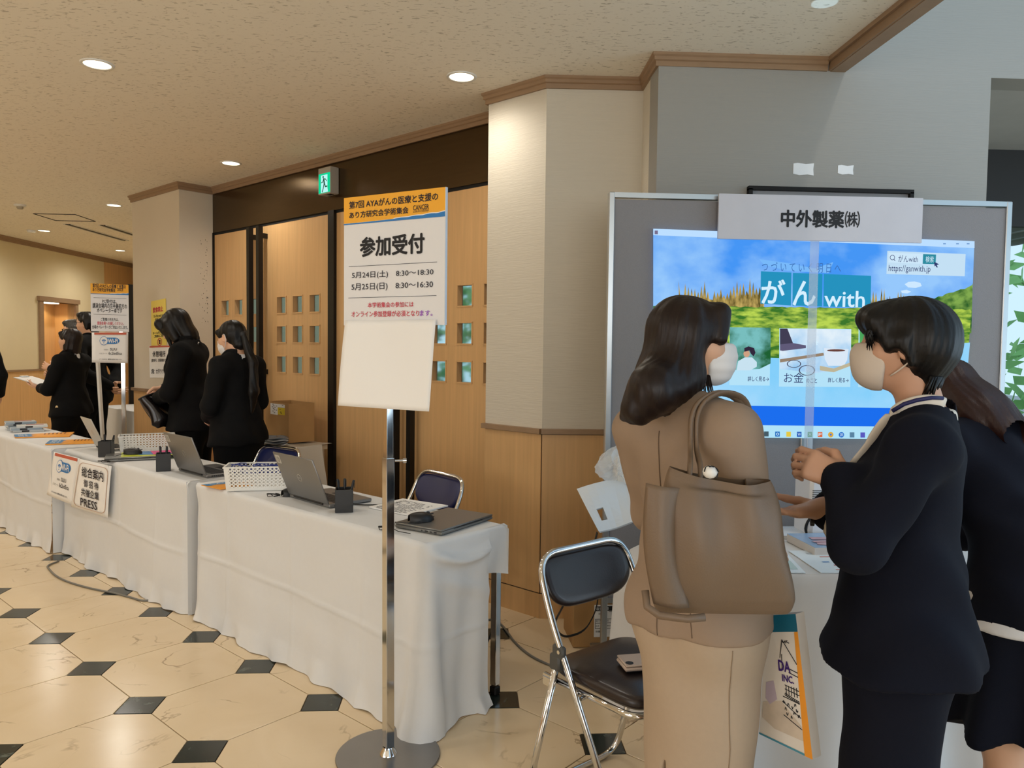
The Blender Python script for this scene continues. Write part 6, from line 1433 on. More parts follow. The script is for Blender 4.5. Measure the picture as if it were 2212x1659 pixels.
    def skirt(s, m, hem=.42, flare=.0, slit=False, taper=0, amp=.003):
        def b(f):
            r0 = .158; f.cone((0,-.006,.82), (0,-.004,.95), .160, .144, .04, (1,.78,1))
            for i in (-1,1): f.ell((i*.07,-.056,.83), (.088,.082,.10), .05)
            f.cone((0,0,hem-.02), (0,-.006,.82), .150+flare-taper, .162, .04, (1,.80,1)); f.cut(lambda p: hem-p[...,2])
            if slit: f.cut(lambda p: -np.maximum(np.maximum(np.abs(p[...,0]+.01)-.02*np.clip((.50-p[...,2])/.15,0,1), p[...,1]+.03), p[...,2]-.50))
            f.ripple(lambda p: amp*np.sin(p[...,2]*17+p[...,0]*26)*np.sin(p[...,0]*13-p[...,2]*7)+flare*.22*np.sin(np.arctan2(p[...,1],p[...,0])*9)*np.clip((.9-p[...,2])/.45,0,1))
        return s.shape('skirt', b, (-.36,-.33,hem-.03), (.36,.33,1.0), m)
    def shoes(s, m=M_SHOE):
        for i in (-1,1):
            kn, an = s.leg[i]
            def b(f): f.cone(an+np.array((0,-.03,-.055)), an+np.array((.004*i,.05,-.05)), .037, .036, .02); f.cone(an+np.array((.004*i,.04,-.055)), an+np.array((.006*i,.15,-.062)), .036, .024, .02); f.cut(lambda p: .002-p[...,2]); f.cut(lambda p: p[...,2]-(an[2]-.02))
            s.shape('shoe', b, an+np.array((-.08,-.12,-.1)), an+np.array((.08,.24,.06)), m, .006)
    def hair(s, build, m, lo=-.2, hi=.18, h=None, strands=0, extra=None, nm='hair'):
        c = ap(s.H, (0,0,0)); lo_ = c+np.array(lo); hi_ = c+np.array(hi)
        def b(f):
            build(f, s.H); I = np.linalg.inv(s.H).astype(np.float32)
            def rp(p): q = p@I[:3,:3].T+I[:3,3]; th = np.arctan2(q[...,0], q[...,1]); return .0008*np.sin(th*41+3*np.sin(q[...,2]*20))+.0014*np.sin(th*13+q[...,2]*14+1)
            f.ripple(rp)
        return s.shape(nm, b, lo_, hi_, m, h or min(.005, s.res*.7))
    def mask(s, m, big=False, loops=True):
        c = ap(s.H, (0,.05,-.045)); H = s.H; I = np.linalg.inv(H).astype(np.float32)
        def b(f):
            g = .010 if not big else .013
            f.ell((0,.028,-.022), (.062+g*.6,.064+g,.088+g*.5), .02, H); f.ell((0,.056,-.08), (.036+g*.6,.034+g,.03), .035, H); f.cone((0,.086,.006), (0,.104 if big else .107,-.022), .010, .012, .025, M=H); f.ell((0,.066 if big else .072,-.048), (.046,.045+g*.4,.05), .04, H)
            top, bot, back = (.0,-.118,.030) if not big else (.004,-.126,.036)
            def rg(p):
                q = p@I[:3,:3].T+I[:3,3]; x, y, z = q[...,0], q[...,1], q[...,2]
                return np.maximum(np.maximum(z-(top-.13*np.maximum(0,.085-y)), bot+.25*np.maximum(0,.07-y)-z), back+.10*np.abs(z+.055)-y)
            f.cut(rg, .008)
            if not big: f.ripple(lambda p: .0008*np.sin(((p@I[:3,:3].T+I[:3,3])[...,2])*210))
        o = s.shape('mask', b, c-.14, c+.14, m, .0035 if s.res < .008 else .0045)
        if loops:
            for i in (-1,1):
                pts = [(i*.064,.028,-.024),(i*.073,.012,-.008),(i*.080,-.014,.026),(i*.083,-.030,.002),(i*.079,-.024,-.034),(i*.068,.004,-.062),(i*.058,.024,-.078)]
                obj('ear_loop', MB().tube([Vector(ap(H, p))*s.k for p in bend(pts, .02, 4)], .0018, 6), m, o, smooth=True)
        return o
def cap_hair(f, M, g=1., face=(.0,.112,-.042), fr=(.060,.075,.082)):
    f.ell((0,-.016,.034), (.083*g,.103*g,.088*g), .02, M); f.ell(face, fr, .012, M, op='s')
# ================================================================== the two women in front of the exhibitor table
# --- beige suit, seen from behind, looking to her right
B1 = Person('woman in beige suit seen from behind, long dark hair, tan bag on her shoulder', (.56,1.74), R(-58), 1.55, lean=-R(6), side=-R(4), hup=.018, hscale=.90, hyaw=-R(30), hpitch=-R(8), res=.0075)
B1.arm = {1: (np.array((.175,-.045,1.03)), np.array((-.01,.18,1.04))), -1: (np.array((-.205,.03,1.03)), np.array((-.12,.24,.95)))}
B1.leg = {i: (np.array((i*.052,.012,.45)), np.array((i*.05,-.02,.085))) for i in (-1,1)}; B1.hip = {i: np.array((i*.066,0,.82)) for i in (-1,1)}
B1.body({1: dict(d=(-.85,.4,.1), n=(0,-.8,-.3), thumb=(0,.3,.9), curl=(.8,.9,.9,.9)), -1: dict(d=(.5,.8,0), n=(.5,0,-.8), thumb=(0,0,1), curl=(.5,.5,.6,.6))})
B1J = B1.jacket(M_BEIGE, hem=.80, g=.013, flare=.004, vneck=True, amp=.003, collar=False)
B1.shirt(); B1S = B1.skirt(M_BEIGE2, hem=.40, taper=.012, slit=True); B1.shoes()
def h_long(f, M):
    cap_hair(f, M, 1.02, (.0,.125,-.045), (.066,.075,.085))
    for i in (-1,1): f.cone((i*.064,-.004,.03), (i*.072,-.035,-.10), .028, .034, .02, M=M)
    f.cone((0,-.045,.02), (0,-.066,-.12), .083, .078, .03, (1,.75,1), M); f.cone((.045,.06,.075), (.07,.055,.01), .03, .018, .02, M=M); f.cone((-.045,.06,.075), (-.07,.055,.01), .03, .018, .02, M=M)
    a = ap(M, (0,-.072,-.10)); bk = ap(B1.T, (.032,-.132,1.388)); tip = ap(B1.T, (.002,-.165,1.345))
    f.cone(a, bk, .066, .050, .06, (1,.8,1)); f.cone(bk, tip, .046, .026, .05); f.cone(tip, tip+np.array((-.03,-.004,-.018)), .028, .006, .03)
    f.cone(ap(M,(.06,-.02,-.09)), ap(B1.T,(.035,-.10,1.385)), .033, .03, .03)
B1.hair(h_long, M_HAIRB, (-.28,-.28,-.34), (.22,.22,.16), .005)
tf = MB(); r8 = random.Random(12)
for k in range(9):
    p0 = Vector(ap(B1.H, (.05,.012+.003*k,-.085))); p1 = Vector(ap(B1.H, (.046+.002*k,.02+.005*k+.008*r8.random(),-.15-.05*r8.random()))); tf.tube([p*B1.k for p in (p0,p1)], [.0025,.0006], 4)
o = obj('hair_tips', tf, M_HAIRB, B1.root, smooth=True, recalc=False); o['kind'] = 'stuff'
B1.mask(M_MASKW)
P = lambda x, y, z: Vector(ap(B1.T, (x,y,z)))*B1.k
M_SEAM = mat('seam_brown', (104,84,66), .9)
obj('back_seam', MB().tube(snap(B1J, [P(0,-.15,1.31), P(0,-.16,1.2), P(0,-.15,1.05), P(0,-.18,.92), P(0,-.2,.82)]), .0014, 5), M_SEAM, B1J, smooth=True)
obj('side_seam', MB().tube(snap(B1J, [P(.10,-.14,1.24), P(.085,-.16,1.1), P(.09,-.17,.95), P(.10,-.18,.83)]), .0012, 5), M_SEAM, B1J, smooth=True)
obj('skirt_seam', MB().tube(snap(B1S, [Vector((.17,-.09,.80))*B1.k, Vector((.17,-.08,.6))*B1.k, Vector((.17,-.07,.42))*B1.k]), .0012, 5), mat('seam_tan', (140,120,98), .9), B1S, smooth=True)
# tan tote on her right shoulder
tb_ = thing('tote_bag', 'large tan leather tote bag hanging from the shoulder of the beige suit', 'bag', (.512,1.495,1.03), R(-4))
def tote(u, v, side=1):
    """slouching sack: narrow gathered mouth, wide rounded foot"""
    w = .100+.046*(1-v)**.75+.004*math.sin(v*9); d = .050*math.sin(math.pi*min(1,(1-v)*.85+.12))+.012
    a = 2*math.pi*u; c, s_ = math.cos(a), math.sin(a); x = math.copysign(abs(c)**.55, c)*w; y = math.copysign(abs(s_)**.75, s_)*d
    z = -.145+.285*v-.018*(x/.15)*(1-.0)*v + (.012*(1-(x/w)**2)*(-1) if v > .9 else 0)
    y += .010*math.sin(x*38+v*3)*(v)*(1 if s_ < 0 else .3)+.006*math.sin(x*70+2)*v
    if v < .12: k = v/.12; x *= .90+.10*k**.5; y *= .4+.6*k**.5
    return (x+.012*(1-v), y, z)
bg_o = obj('bag_body', MB().grid(tote, 97, 40).add([tote(k/32, 0) for k in range(32)], [tuple(range(31,-1,-1))]), M_LEATHER, tb_, smooth=True, recalc=False)
def pocket(u, v): 
    x = -.155+.07*u; z = -.115+.24*v; return (x+.020*(1-v)-.012*math.sin(math.pi*v), -.030-.030*math.sin(math.pi*min(1,u*.9+.1))*(.6+.4*math.sin(math.pi*v)), z-.01*u)
obj('side_panel', MB().grid(pocket, 12, 24), M_LEATHER, tb_, smooth=True, solid=.006, recalc=False)
obj('foot_fold', MB().tube([(-.152,-.03,-.092),(-.150,-.045,-.12),(-.128,-.058,-.132),(-.075,-.064,-.136),(-.04,-.064,-.132)], .008, 8), M_LEATHER, tb_, smooth=True)
obj('gusset', MB().grid(lambda u, v: (.055+.052*u+.032*(1-v), .016+.012*u, -.11+.238*v-.006*u), 6, 10), M_LEATHER, tb_, solid=.005, recalc=False)
Itb = (Matrix.Translation(tb_.location) @ Matrix.Rotation(R(-4), 4, 'Z')).inverted(); RB = Matrix.Translation(B1.root.location) @ Matrix.Rotation(R(-58), 4, 'Z')
shp = lambda x, y, z: Itb @ (RB @ (Vector(ap(B1.T, (x,y,z)))*B1.k))
for k, (x0, x1, yy) in enumerate(((-.062,-.055,-.045),(-.04,.0,-.048))):
    top1 = shp(.105,-.095,1.345); top0 = shp(.115,-.02,1.365); top2 = shp(.12,.06,1.345)
    pts = [Vector((x0-.004,.004,.085)), Vector((x0,-.006,.15)), top1+Vector((0.0+.012*k,-.014,-.09)), top1+Vector((.012*k,-.010,0)), top0+Vector((.012*k,0,.006)), top2+Vector((.012*k,0,0)), shp(.125,.085,1.27), shp(.13,.08,1.2)]
    obj('strap', MB().tube(bend(pts, .04, 5), .0095, 8, flat=(.55,1.0)), M_LEATHER, tb_, smooth=True)
obj('charm', MB().lathe([(0,-.013),(.008,-.011),(.013,-.006),(.0145,0),(.013,.006),(.008,.011),(0,.013)], 16, Matrix.Translation((-.035,-.055,.152)), cap=False), mat('charm_white', (230,228,224), .4), tb_, smooth=True)
for a in (0,1.05,2.1): obj('charm_line', MB().tube([(-.035+.0148*math.cos(a+t)*math.cos(.3), -.055-.0148*abs(math.sin(t))-.0005, .152+.0148*math.sin(a+t)*.85) for t in [i*.35-.9 for i in range(6)]], .0012, 4), M_KEY, tb_)
# printed carrier bag below it
cb_ = thing('printed_carrier', 'flat printed paper carrier with orange edge and teal top below the tan bag', 'bag', (0,0,0)); cY = 1.66
tl, tr_, br, bl_ = Wp(1655,1330,1.72), Wp(1719,1326,1.66), Wp(1756,1641,1.60), Wp(1640,1585,1.72); cm = (tl+tr_+br+bl_)/4; cb_.location = cm
def CP_(u, v, n=0.): 
    p = tl*(1-u)*(1-v)+tr_*u*(1-v)+br*u*v+bl_*(1-u)*v; nn = (tr_-tl).cross(br-tr_).normalized(); nn = nn if nn.y < 0 else -nn; return p+nn*n-cm
def cpoly(nm, pts, m, n=.001, par=None): return obj(nm, MB().add([CP_(u,v,n) for u,v in pts], [tuple(range(len(pts)))]), m, par or cb_, recalc=False)
sb_ = MB(); vs = [CP_(*k,n) for n in (0,-.035) for k in ((0,0),(1,0),(1,1),(0,1))]; obj('bag_sleeve', sb_.add(vs, [(0,1,2,3),(7,6,5,4),(0,4,5,1),(1,5,6,2),(2,6,7,3),(3,7,4,0)]), mat('carrier_white', (222,214,204), .5), cb_)
cpoly('teal_top', [(0,0),(1,0),(1,.125),(0,.14)], mat('carrier_teal', (14,98,124), .5)); cpoly('orange_edge', [(.89,.13),(1,.125),(1,1),(.86,1)], mat('carrier_orange', (232,150,42), .5)); cpoly('teal_foot', [(0,.985),(.86,.985),(.86,1),(0,1)], mat('carrier_teal2', (70,140,160), .5))
cpoly('ground_wash', [(.05,.72),(.45,.66),(.86,.80),(.86,.9),(.3,.9),(.05,.85)], mat('carrier_wash', (204,188,170), .6, var=.2, vscale=30)); cpoly('lilac_wash', [(.1,.55),(.28,.52),(.36,.66),(.2,.72),(.1,.68)], mat('carrier_lilac', (186,170,184), .6, var=.1, vscale=30))
PU = mat('carrier_purple', (58,24,110), .5); plc_ = Plane(cm+CP_(.3,.42,0), (tr_-tl), ((tl-bl_)-(tr_-tl).normalized()*((tl-bl_).dot((tr_-tl).normalized()))))
iv = Matrix.Translation(-cm)
for s_, u0, v0, u1, v1 in (('DA',.42,.43,.72,.345),('INC.',.5,.505,.78,.45)):
    A_, B_, C_ = cm+CP_(u0,v0), cm+CP_(u1,v0), cm+CP_(u0,v1); pw = Plane(A_, B_-A_, (C_-A_)-(B_-A_).normalized()*((C_-A_).dot((B_-A_).normalized())))
    if pw.N.y > 0: pw.N = -pw.N
    o = text(cb_, pw, s_, (0,0,(B_-A_).length,(C_-A_).length), PU, n=.003, bold=.03)
    if o: o.matrix_parent_inverse = iv
lm = MB()
def cl(*p, w=.0011):
    for a, b in zip(p[:-1], p[1:]): lm.tube([CP_(*a,.0015), CP_(*b,.0015)], w, 4)
cl((.45,.33),(.52,.19),(.88,.36)); cl((.5,.3),(.5,.42)); cl((.66,.40),(.88,.42)); cl((.66,.43),(.88,.45)); cl((.55,.53),(.87,.55)); cl((.55,.56),(.87,.58)); cl((.5,.62),(.86,.64)); cl((.48,.66),(.86,.74)); cl((.5,.76),(.86,.82))
for k in range(5): u = .58+.06*k; cl((u,.53),(u,.60)); 
for k in range(9): a = [(.56+.035*k+.014*math.cos(t), .60+.004*k+.011*math.sin(t)) for t in [i*1.05 for i in range(7)]]; cl(*a, w=.0008)
for k in range(10): x_, y_ = .52+.03*(k*7%11), .66+.012*(k*5%9); a = [(x_+.018*math.cos(t), y_+.012*math.sin(2*t+k)) for t in [i*.9 for i in range(6)]]; cl(*a, w=.0008)
for k in range(4): cl((.52+.05*k,.205+.01*math.sin(k)),(.57+.05*k,.2+.012*math.cos(k*2)))
o = obj('line_drawing', lm, M_INK, cb_, recalc=False); o['kind'] = 'stuff'
# --- navy suit, short hair, facing left, hands raised
N1 = Person('woman in navy suit with short black hair and cream mask, gesturing with both hands', (.97,1.62), R(58), 1.535, hshift=.018, hup=.026, hscale=.90, hyaw=R(0), hpitch=R(-2), lean=-R(3), res=.0075, skin=M_SKIN2)
# local: x right, y forward; her left arm (camera side) bent up, right arm forward with the palm up
N1.arm = {-1: (np.array((-.235,.075,1.075)), np.array((-.118,.116,1.19))), 1: (np.array((.19,.04,1.05)), np.array((.02,.165,1.095)))}
N1.body({-1: dict(d=(-.05,.9,.38), n=(.85,.25,-.35), thumb=(.1,-.3,.9), curl=(.75,.85,.95,1.0), tcurl=.5, L=.165), 1: dict(d=(-.52,.83,-.1), n=(0.1,.1,1), thumb=(.85,.4,.1), curl=(.12,.14,.16,.2), tcurl=.1, spread=.05, L=.17)})
N1J = N1.jacket(M_NAVY, hem=.775, g=.018, flare=.045, amp=.005, cuff=1.5, collar=False, to=.9)
N1.shirt(mat('ivory_blouse', (226,216,202), .7)); N1.trousers(M_NAVY, .03); N1.shoes()
def h_short(f, M):
    f.ell((0,-.018,.036), (.088,.106,.090), .02, M); f.ell((0,-.046,.002), (.084,.080,.084), .03, M)
    f.cone((0,-.06,-.02), (0,-.052,-.088), .070, .046, .03, (1,.8,1), M); f.ell((0,.062,.066), (.076,.055,.042), .03, M)
    f.ell((0,.118,-.045), (.062,.07,.078), .01, M, op='s')
    for i in (-1,1):
        f.cone((i*.062,.06,.055), (i*.074,.028,-.004), .026, .016, .02, M=M); f.cone((i*.078,.004,.01), (i*.077,-.018,-.045), .02, .010, .02, M=M)
        f.ell((i*.088,.012,-.048), (.026,.026,.034), .01, M, op='s')
N1.hair(h_short, M_HAIRK, (-.19,-.19,-.2), (.19,.19,.17), .0045); N1.mask(M_MASKC, big=True)
tf = MB()
for k in range(70):
    a = r8.uniform(math.pi*.62, math.pi*1.38); p0 = Vector(ap(N1.H, (.062*math.sin(a), -.045+.05*math.cos(a), -.075))); p1 = Vector(ap(N1.H, (.060*math.sin(a)+r8.uniform(-.01,.01), -.032+.042*math.cos(a)+r8.uniform(-.008,.008), -.12-.02*r8.random()))); tf.tube([p*N1.k for p in (p0,p1)], [.004,.0006], 4)
for k in range(40):
    i = -1 if k % 2 else 1; p0 = Vector(ap(N1.H, (i*(.05+.02*r8.random()), .055+.02*r8.random(), .05))); p1 = Vector(ap(N1.H, (i*(.066+.012*r8.random()), .062+.02*r8.random(), .012-.03*r8.random()))); tf.tube([p*N1.k for p in (p0,(p0+p1)/2+Vector(ap(N1.H,(i*.01,.008,0)))-Vector(ap(N1.H,(0,0,0))),p1)], [.004,.003,.0006], 4)
o = obj('hair_tips', tf, M_HAIRK, N1.root, smooth=True, recalc=False); o['kind'] = 'stuff'
P = lambda x, y, z: Vector(ap(N1.T, (x,y,z)))*N1.k
cl_ = snap(N1J, bend([P(-.06,-.05,1.374), P(-.078,-.0,1.362), P(-.074,.06,1.315), P(-.055,.125,1.2), P(-.03,.165,1.08), P(-.02,.18,.98)], .05, 5), .003)
obj('blouse_collar', MB().tube(cl_, [.012]*(len(cl_)//2)+[.009]*(len(cl_)-len(cl_)//2), 8, flat=(.5,1.2)), MATS['ivory_blouse'], N1.root, smooth=True)
obj('lanyard', MB().tube(snap(N1J, [P(-.066,-.045,1.385), P(-.088,-.0,1.36), P(-.082,.03,1.33)], .014), .0045, 6), mat('dark_blue_cord', (24,26,80), .6), N1.root, smooth=True)
_bp = snap(N1J, [P(-.045,.3,.97), P(-.045,.3,.965)])[0]
obj('jacket_button', MB().cyl(_bp, _bp+Vector((-.3,.95,0))*.008, .009, n=14), M_KEY, N1.root)
# --- third woman, bent over the table end
W3 = Person('woman in navy cardigan with reddish brown hair bending over the table', (1.475,1.86), R(14), 1.51, lean=R(27), hpitch=-R(24), hyaw=R(-8), res=.009)
W3.arm = {-1: (np.array((-.235,.17,1.0)), np.array((-.14,.37,.9))), 1: (np.array((.235,.17,1.0)), np.array((.14,.37,.9)))}
W3.body({i: dict(d=(-.4*i,.9,-.2), n=(0,0,-1), thumb=(-i,.2,.2), curl=(.4,.4,.5,.5)) for i in (-1,1)})
W3.jacket(M_NAVY, hem=.80, g=.016, flare=.03, vneck=False, nm='cardigan'); W3.skirt(M_NAVY, hem=.48, flare=.085, amp=.004); W3.shoes()
W3.shape('blouse_hem', lambda f: (f.cone((0,-.006,.74), (0,-.004,.90), .218, .182, .03, (1,.80,1)), f.cut(lambda p: np.maximum(.765-p[...,2], p[...,2]-.86))), (-.3,-.3,.7), (.3,.3,.95), M_SHIRT)
def h_bob3(f, M):
    cap_hair(f, M, 1.03); f.cone((0,-.045,.02), (0,-.072,-.13), .088, .088, .03, (1,.7,1), M); f.cone((0,-.07,-.13), (.04,-.085,-.29), .088, .05, .03, (1,.6,1), M)
    for i in (-1,1): f.cone((i*.07,.0,.02), (i*.078,-.03,-.14), .03, .03, .02, M=M)
W3.hair(h_bob3, M_HAIRR, (-.2,-.24,-.3), (.2,.2,.18), .006)
# ================================================================== people behind the reception tables
def suit_woman(label, loc, rz, h, arms, hands, hair, hm=M_HAIRK, skirt=True, mask=False, **kw):
    p = Person(label, loc, rz, h, res=.010, **kw); p.arm = arms; p.body(hands); p.jacket(M_SUITK, hem=.78, g=.016, flare=.03, amp=.004); p.shirt()
    (p.skirt if skirt else p.trousers)(M_SUITK); p.shoes(); p.hair(hair, hm, (-.2,-.22,-.24), (.2,.2,.18), .006)
    if mask: p.mask(M_MASKW)
    return p
def h_bob(f, M):
    cap_hair(f, M, 1.03, (.0,.135,-.05), (.056,.07,.085)); f.cone((0,-.04,.02), (0,-.052,-.085), .088, .080, .03, (1,.75,1), M)
    for i in (-1,1): f.cone((i*.072,.01,.03), (i*.074,.018,-.085), .034, .030, .02, M=M); f.cone((i*.055,.07,.07), (i*.064,.072,.0), .028, .014, .02, M=M)
    f.cone((-.07,.05,.0), (-.055,.085,-.13), .024, .008, .02, M=M); f.ell((0,.075,.06), (.07,.04,.035), .03, M)
pB = ab(2.50,5.24)
L1 = suit_woman('woman in black suit with bob hair looking down into a glossy black bag', (pB.x,pB.y), R(88), 1.70,
    {-1: (np.array((-.215,.06,1.02)), np.array((-.06,.19,.985))), 1: (np.array((.215,.08,1.03)), np.array((.06,.21,1.03)))},
    {-1: dict(d=(.35,.8,-.45), n=(.5,.1,-.8), thumb=(.6,.2,.6), curl=(.5,.55,.6,.7)), 1: dict(d=(-.25,.75,-.6), n=(-.6,.3,-.6), thumb=(-.5,.2,.6), curl=(.5,.6,.7,.7))}, h_bob, hpitch=-R(28), lean=R(4), skirt=False)
wt = obj('wrist_watch', MB().tube([(-.075+.0,.205,.985)]*2, .01, 4) if False else MB().lathe([(.030,-.005),(.032,0),(.030,.005)], 18, Matrix.Translation(Vector((-.085,.172,.99))*L1.k) @ Matrix.Rotation(R(55), 4, 'X') @ Matrix.Rotation(R(-30), 4, 'Y'), cap=False), M_ALU, L1.root, smooth=True)
hb = thing('handbag', 'glossy black handbag held open by the woman with bob hair', 'bag', (pB.x-.225,pB.y-.02,.95), R(88-0))
def hbag(u, v):
    w = .15*(1-.12*v); d = .055*(1-.45*v)+.01; a = 2*math.pi*u; c, s_ = math.cos(a), math.sin(a); x = math.copysign(abs(c)**.5, c)*w; y = math.copysign(abs(s_)**.8, s_)*d
    if v < .15: k = v/.15; x *= .88+.12*k; y *= .3+.7*k
    return (x*.9, y+.012*math.sin(x*30+v*5), -.12+.235*v)
ti = Matrix.Rotation(R(-28), 4, 'X')
obj('bag_body', MB().grid(lambda u, v: ti @ Vector(hbag(u,v)), 60, 20), mat('patent_black', (24,20,20), .22, var=.1, bump=.25, bscale=25), hb, smooth=True, recalc=False)
obj('rim', MB().tube([ti @ Vector(hbag(k/24, 1)) for k in range(24)], .006, 6, closed=True), M_KEY, hb, smooth=True); obj('handle', MB().tube([ti @ Vector((-.09+.18*k/12, -.03-.045*math.sin(math.pi*k/12), .10-.06*math.sin(math.pi*k/12))) for k in range(13)], .007, 6), M_KEY, hb, smooth=True)
def h_pony(f, M):
    cap_hair(f, M, .98, (.0,.12,-.05), (.064,.075,.088)); f.ell((0,-.105,.005), (.022,.022,.022), .015, M)
    for i in (-1,1): f.cone((i*.06,.058,.05), (i*.068,.045,.012), .018, .008, .02, M=M); f.ell((i*.085,-.004,-.012), (.018,.03,.038), .006, M, op='s')
    f.cone((0,-.04,-.0), (0,-.06,-.06), .07, .05, .03, M=M)
pC = ab(2.50,4.62)
L2 = suit_woman('woman in black suit with long ponytail and white mask beside the double doors', (pC.x,pC.y), R(60), 1.60,
    {-1: (np.array((-.22,.0,1.03)), np.array((-.06,.19,.94))), 1: (np.array((.22,.02,1.03)), np.array((.07,.20,.96)))},
    {-1: dict(d=(.7,.6,-.1), n=(-.1,-.5,-.6), thumb=(0,.4,.8), curl=(.8,.9,.9,.9)), 1: dict(d=(-.6,.6,-.1), n=(0,-.5,-.6), thumb=(0,.4,.8), curl=(.8,.9,.9,.9))}, h_pony, hpitch=-R(14), mask=True)
def tail(f):
    a = ap(L2.H, (0,-.108,.0)); b = ap(L2.T, (-.01,-.15,1.30)); f.cone(a, b, .022, .030, .02); f.chain([b, ap(L2.T,(-.02,-.168,1.12)), ap(L2.T,(-.03,-.165,.99))], [.034,.036,.012], .02, (1,.7,1)); f.ripple(lambda p: .002*np.sin(p[...,0]*160+p[...,2]*12))
L2.shape('ponytail', tail, ap(L2.T,(-.15,-.3,.93)), ap(L2.T,(.15,.0,1.62)), M_HAIRK, .006); L2.shape('hair_tie', lambda f: f.ell(ap(L2.H,(0,-.112,-.004)), (.026,.022,.024), .01), ap(L2.H,(0,-.112,0))-.06, ap(L2.H,(0,-.112,0))+.06, M_KEY, .005)
def h_nape(f, M):
    cap_hair(f, M, 1.0, (.0,.122,-.05), (.064,.075,.088)); f.cone((0,-.045,.02), (0,-.055,-.10), .083, .070, .03, (1,.8,1), M)
    for i in (-1,1): f.cone((i*.068,-.02,.03), (i*.070,-.025,-.085), .03, .026, .02, M=M); f.ell((i*.085,.0,-.012), (.02,.026,.036), .006, M, op='s'); f.cone((i*.05,.06,.06), (i*.066,.04,.02), .022, .01, .02, M=M)
pD = ab(2.48,7.58)
L3 = suit_woman('smiling woman in black suit holding a white clipboard, chin-length brown hair', (pD.x,pD.y), R(78), 1.565,
    {-1: (np.array((-.205,.06,1.02)), np.array((-.09,.22,1.03))), 1: (np.array((.205,.08,1.03)), np.array((.09,.22,1.03)))},
    {-1: dict(d=(.15,.95,.15), n=(.1,-.1,1), thumb=(-.8,.2,.4), curl=(.3,.3,.35,.4)), 1: dict(d=(-.15,.95,.1), n=(0,-.1,1), thumb=(.8,.2,.4), curl=(.3,.3,.35,.4))}, h_nape, M_HAIRB, hpitch=R(3), lean=-R(2), skirt=False)
MD = Matrix.Translation(L3.root.location) @ Matrix.Rotation(R(78), 4, 'Z')
cp_ = thing('clipboard', 'white clipboard sheets held out by the smiling woman', 'clipboard', MD @ Vector((0,.33,1.06)), R(78)); tl_ = Matrix.Rotation(R(14), 4, 'X')
obj('board', MB().box((0,0,0), (.22,.31,.004), M=tl_), mat('board_grey', (190,190,190), .5), cp_); obj('papers', MB().box((0,.0,.004), (.208,.295,.004), M=tl_), M_PAPERW, cp_); obj('clip', MB().box((0,.14,.009), (.09,.025,.008), M=tl_), M_ALU, cp_)
bd_ = obj('badge', MB().lathe([(0,.0),(.013,.0),(.013,.004),(0,.004)], 16, Matrix.Translation(Vector((-.19,-.02,.86))*L3.k) @ Matrix.Scale(1.5, 4, (0,0,1)) @ Matrix.Rotation(R(-90), 4, 'Y'), cap=False), mat('badge_gold', (226,200,150), .4), L3.root, smooth='auto')
def h_man(f, M):
    cap_hair(f, M, .97, (.0,.115,-.045), (.068,.075,.088)); f.ell((0,.05,.085), (.06,.05,.03), .03, M); f.cone((0,-.05,.0), (0,-.06,-.06), .066, .05, .03, M=M)
    for i in (-1,1): f.ell((i*.086,.0,-.012), (.022,.032,.04), .006, M, op='s'); f.cone((i*.066,-.02,.03), (i*.068,-.03,-.045), .022, .016, .02, M=M)
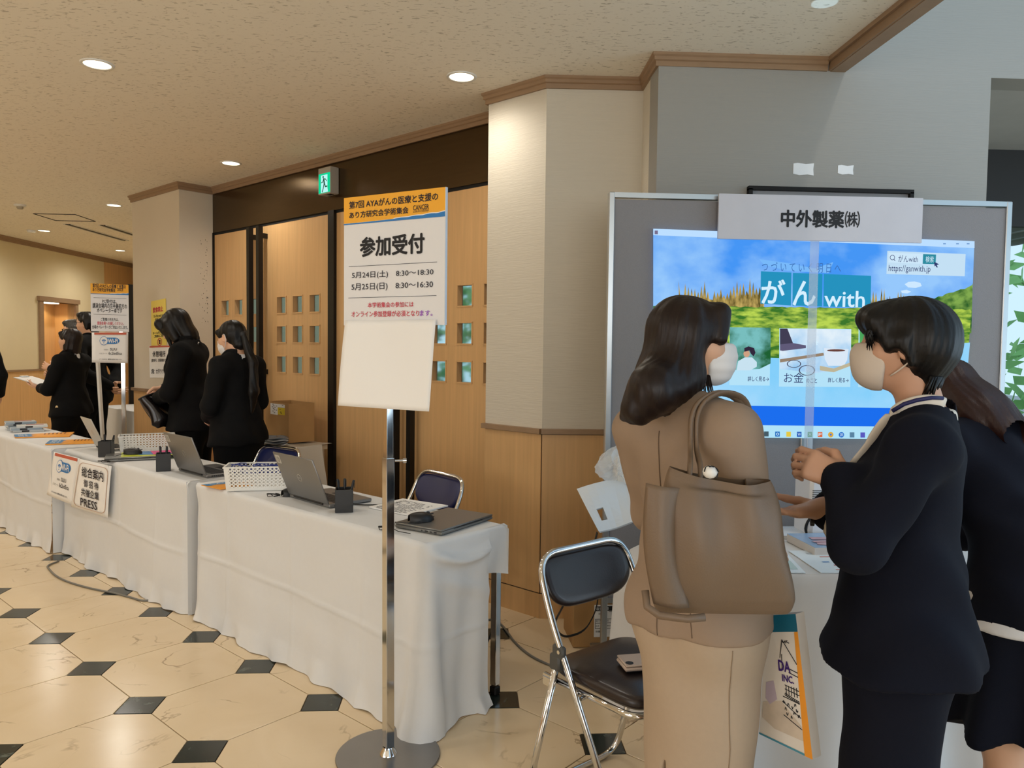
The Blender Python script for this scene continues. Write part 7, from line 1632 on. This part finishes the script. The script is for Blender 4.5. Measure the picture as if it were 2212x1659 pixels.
def suit_man(label, loc, rz, h, arms, hands, hm, glasses=True, tie=False, mask=False, **kw):
    p = Person(label, loc, rz, h, male=True, res=.011, **kw); p.arm = arms; p.body(hands); p.jacket(M_SUITK, hem=.74, g=.018, flare=.02, amp=.003); p.shirt(); p.trousers(M_SUITK, .012); p.shoes(); p.hair(h_man, hm, (-.2,-.2,-.2), (.2,.2,.18), .006)
    if mask: p.mask(M_MASKW)
    if glasses:
        H = Matrix([list(r) for r in p.H]); g = MB()
        for i in (-1,1):
            g.tube([(H @ Vector((i*.032+.021*math.cos(t), .104, .004+.016*math.sin(t))))*p.k for t in [k*.524 for k in range(12)]], .0016, 5, closed=True); g.tube([(H @ Vector(v))*p.k for v in ((i*.053,.103,.008),(i*.07,.07,.010),(i*.080,-.01,.008))], .0016, 5)
        g.tube([(H @ Vector(v))*p.k for v in ((-.011,.106,.007),(.011,.106,.007))], .0016, 5); obj('glasses', g, M_KEY, p.root, smooth=True, recalc=False)
    return p
pE = ab(2.88,8.22)
suit_man('man in black suit and glasses, hands clasped behind him by the information sign', (pE.x,pE.y), R(80), 1.75,
    {-1: (np.array((-.25,-.10,1.03)), np.array((-.04,-.215,.90))), 1: (np.array((.25,-.10,1.03)), np.array((.05,-.215,.90)))},
    {-1: dict(d=(.8,-.2,-.3), n=(0,-1,0), thumb=(0,-.2,.9), curl=(.5,.6,.6,.6)), 1: dict(d=(-.8,-.25,-.3), n=(0,-1,0), thumb=(0,-.2,.9), curl=(.6,.7,.7,.7))}, M_HAIRK, hyaw=R(4))
pF = ab(3.12,9.30)
suit_man('older grey-haired man in glasses and mask behind the smiling woman', (pF.x,pF.y), R(112), 1.70,
    {-1: (np.array((-.25,.02,1.03)), np.array((-.12,.22,1.06))), 1: (np.array((.25,.02,1.03)), np.array((.14,.22,1.0)))},
    {-1: dict(d=(.4,.6,.3), n=(.3,-.6,-.3), thumb=(0,.2,.9), curl=(.5,.6,.6,.6)), 1: dict(d=(-.5,.6,.2), n=(0,-.6,-.3), thumb=(0,.2,.9), curl=(.6,.7,.7,.7))}, M_HAIRG, mask=True, hpitch=-R(6))
pG = Z_ = FQ(-34, 1010, 0)
suit_man('person in black sleeve cut off at the edge beside the far wall', (-5.22,8.3), R(20), 1.66,
    {-1: (np.array((-.25,.0,1.03)), np.array((-.2,.12,.85))), 1: (np.array((.26,-.02,1.02)), np.array((.22,.12,.82)))},
    {-1: dict(d=(.1,.4,-.9), n=(1,0,0), thumb=(0,.9,.2), curl=(.4,.4,.5,.5)), 1: dict(d=(0,.4,-.9), n=(-1,0,0), thumb=(0,.9,.2), curl=(.4,.4,.5,.5))}, M_HAIRK, glasses=False)
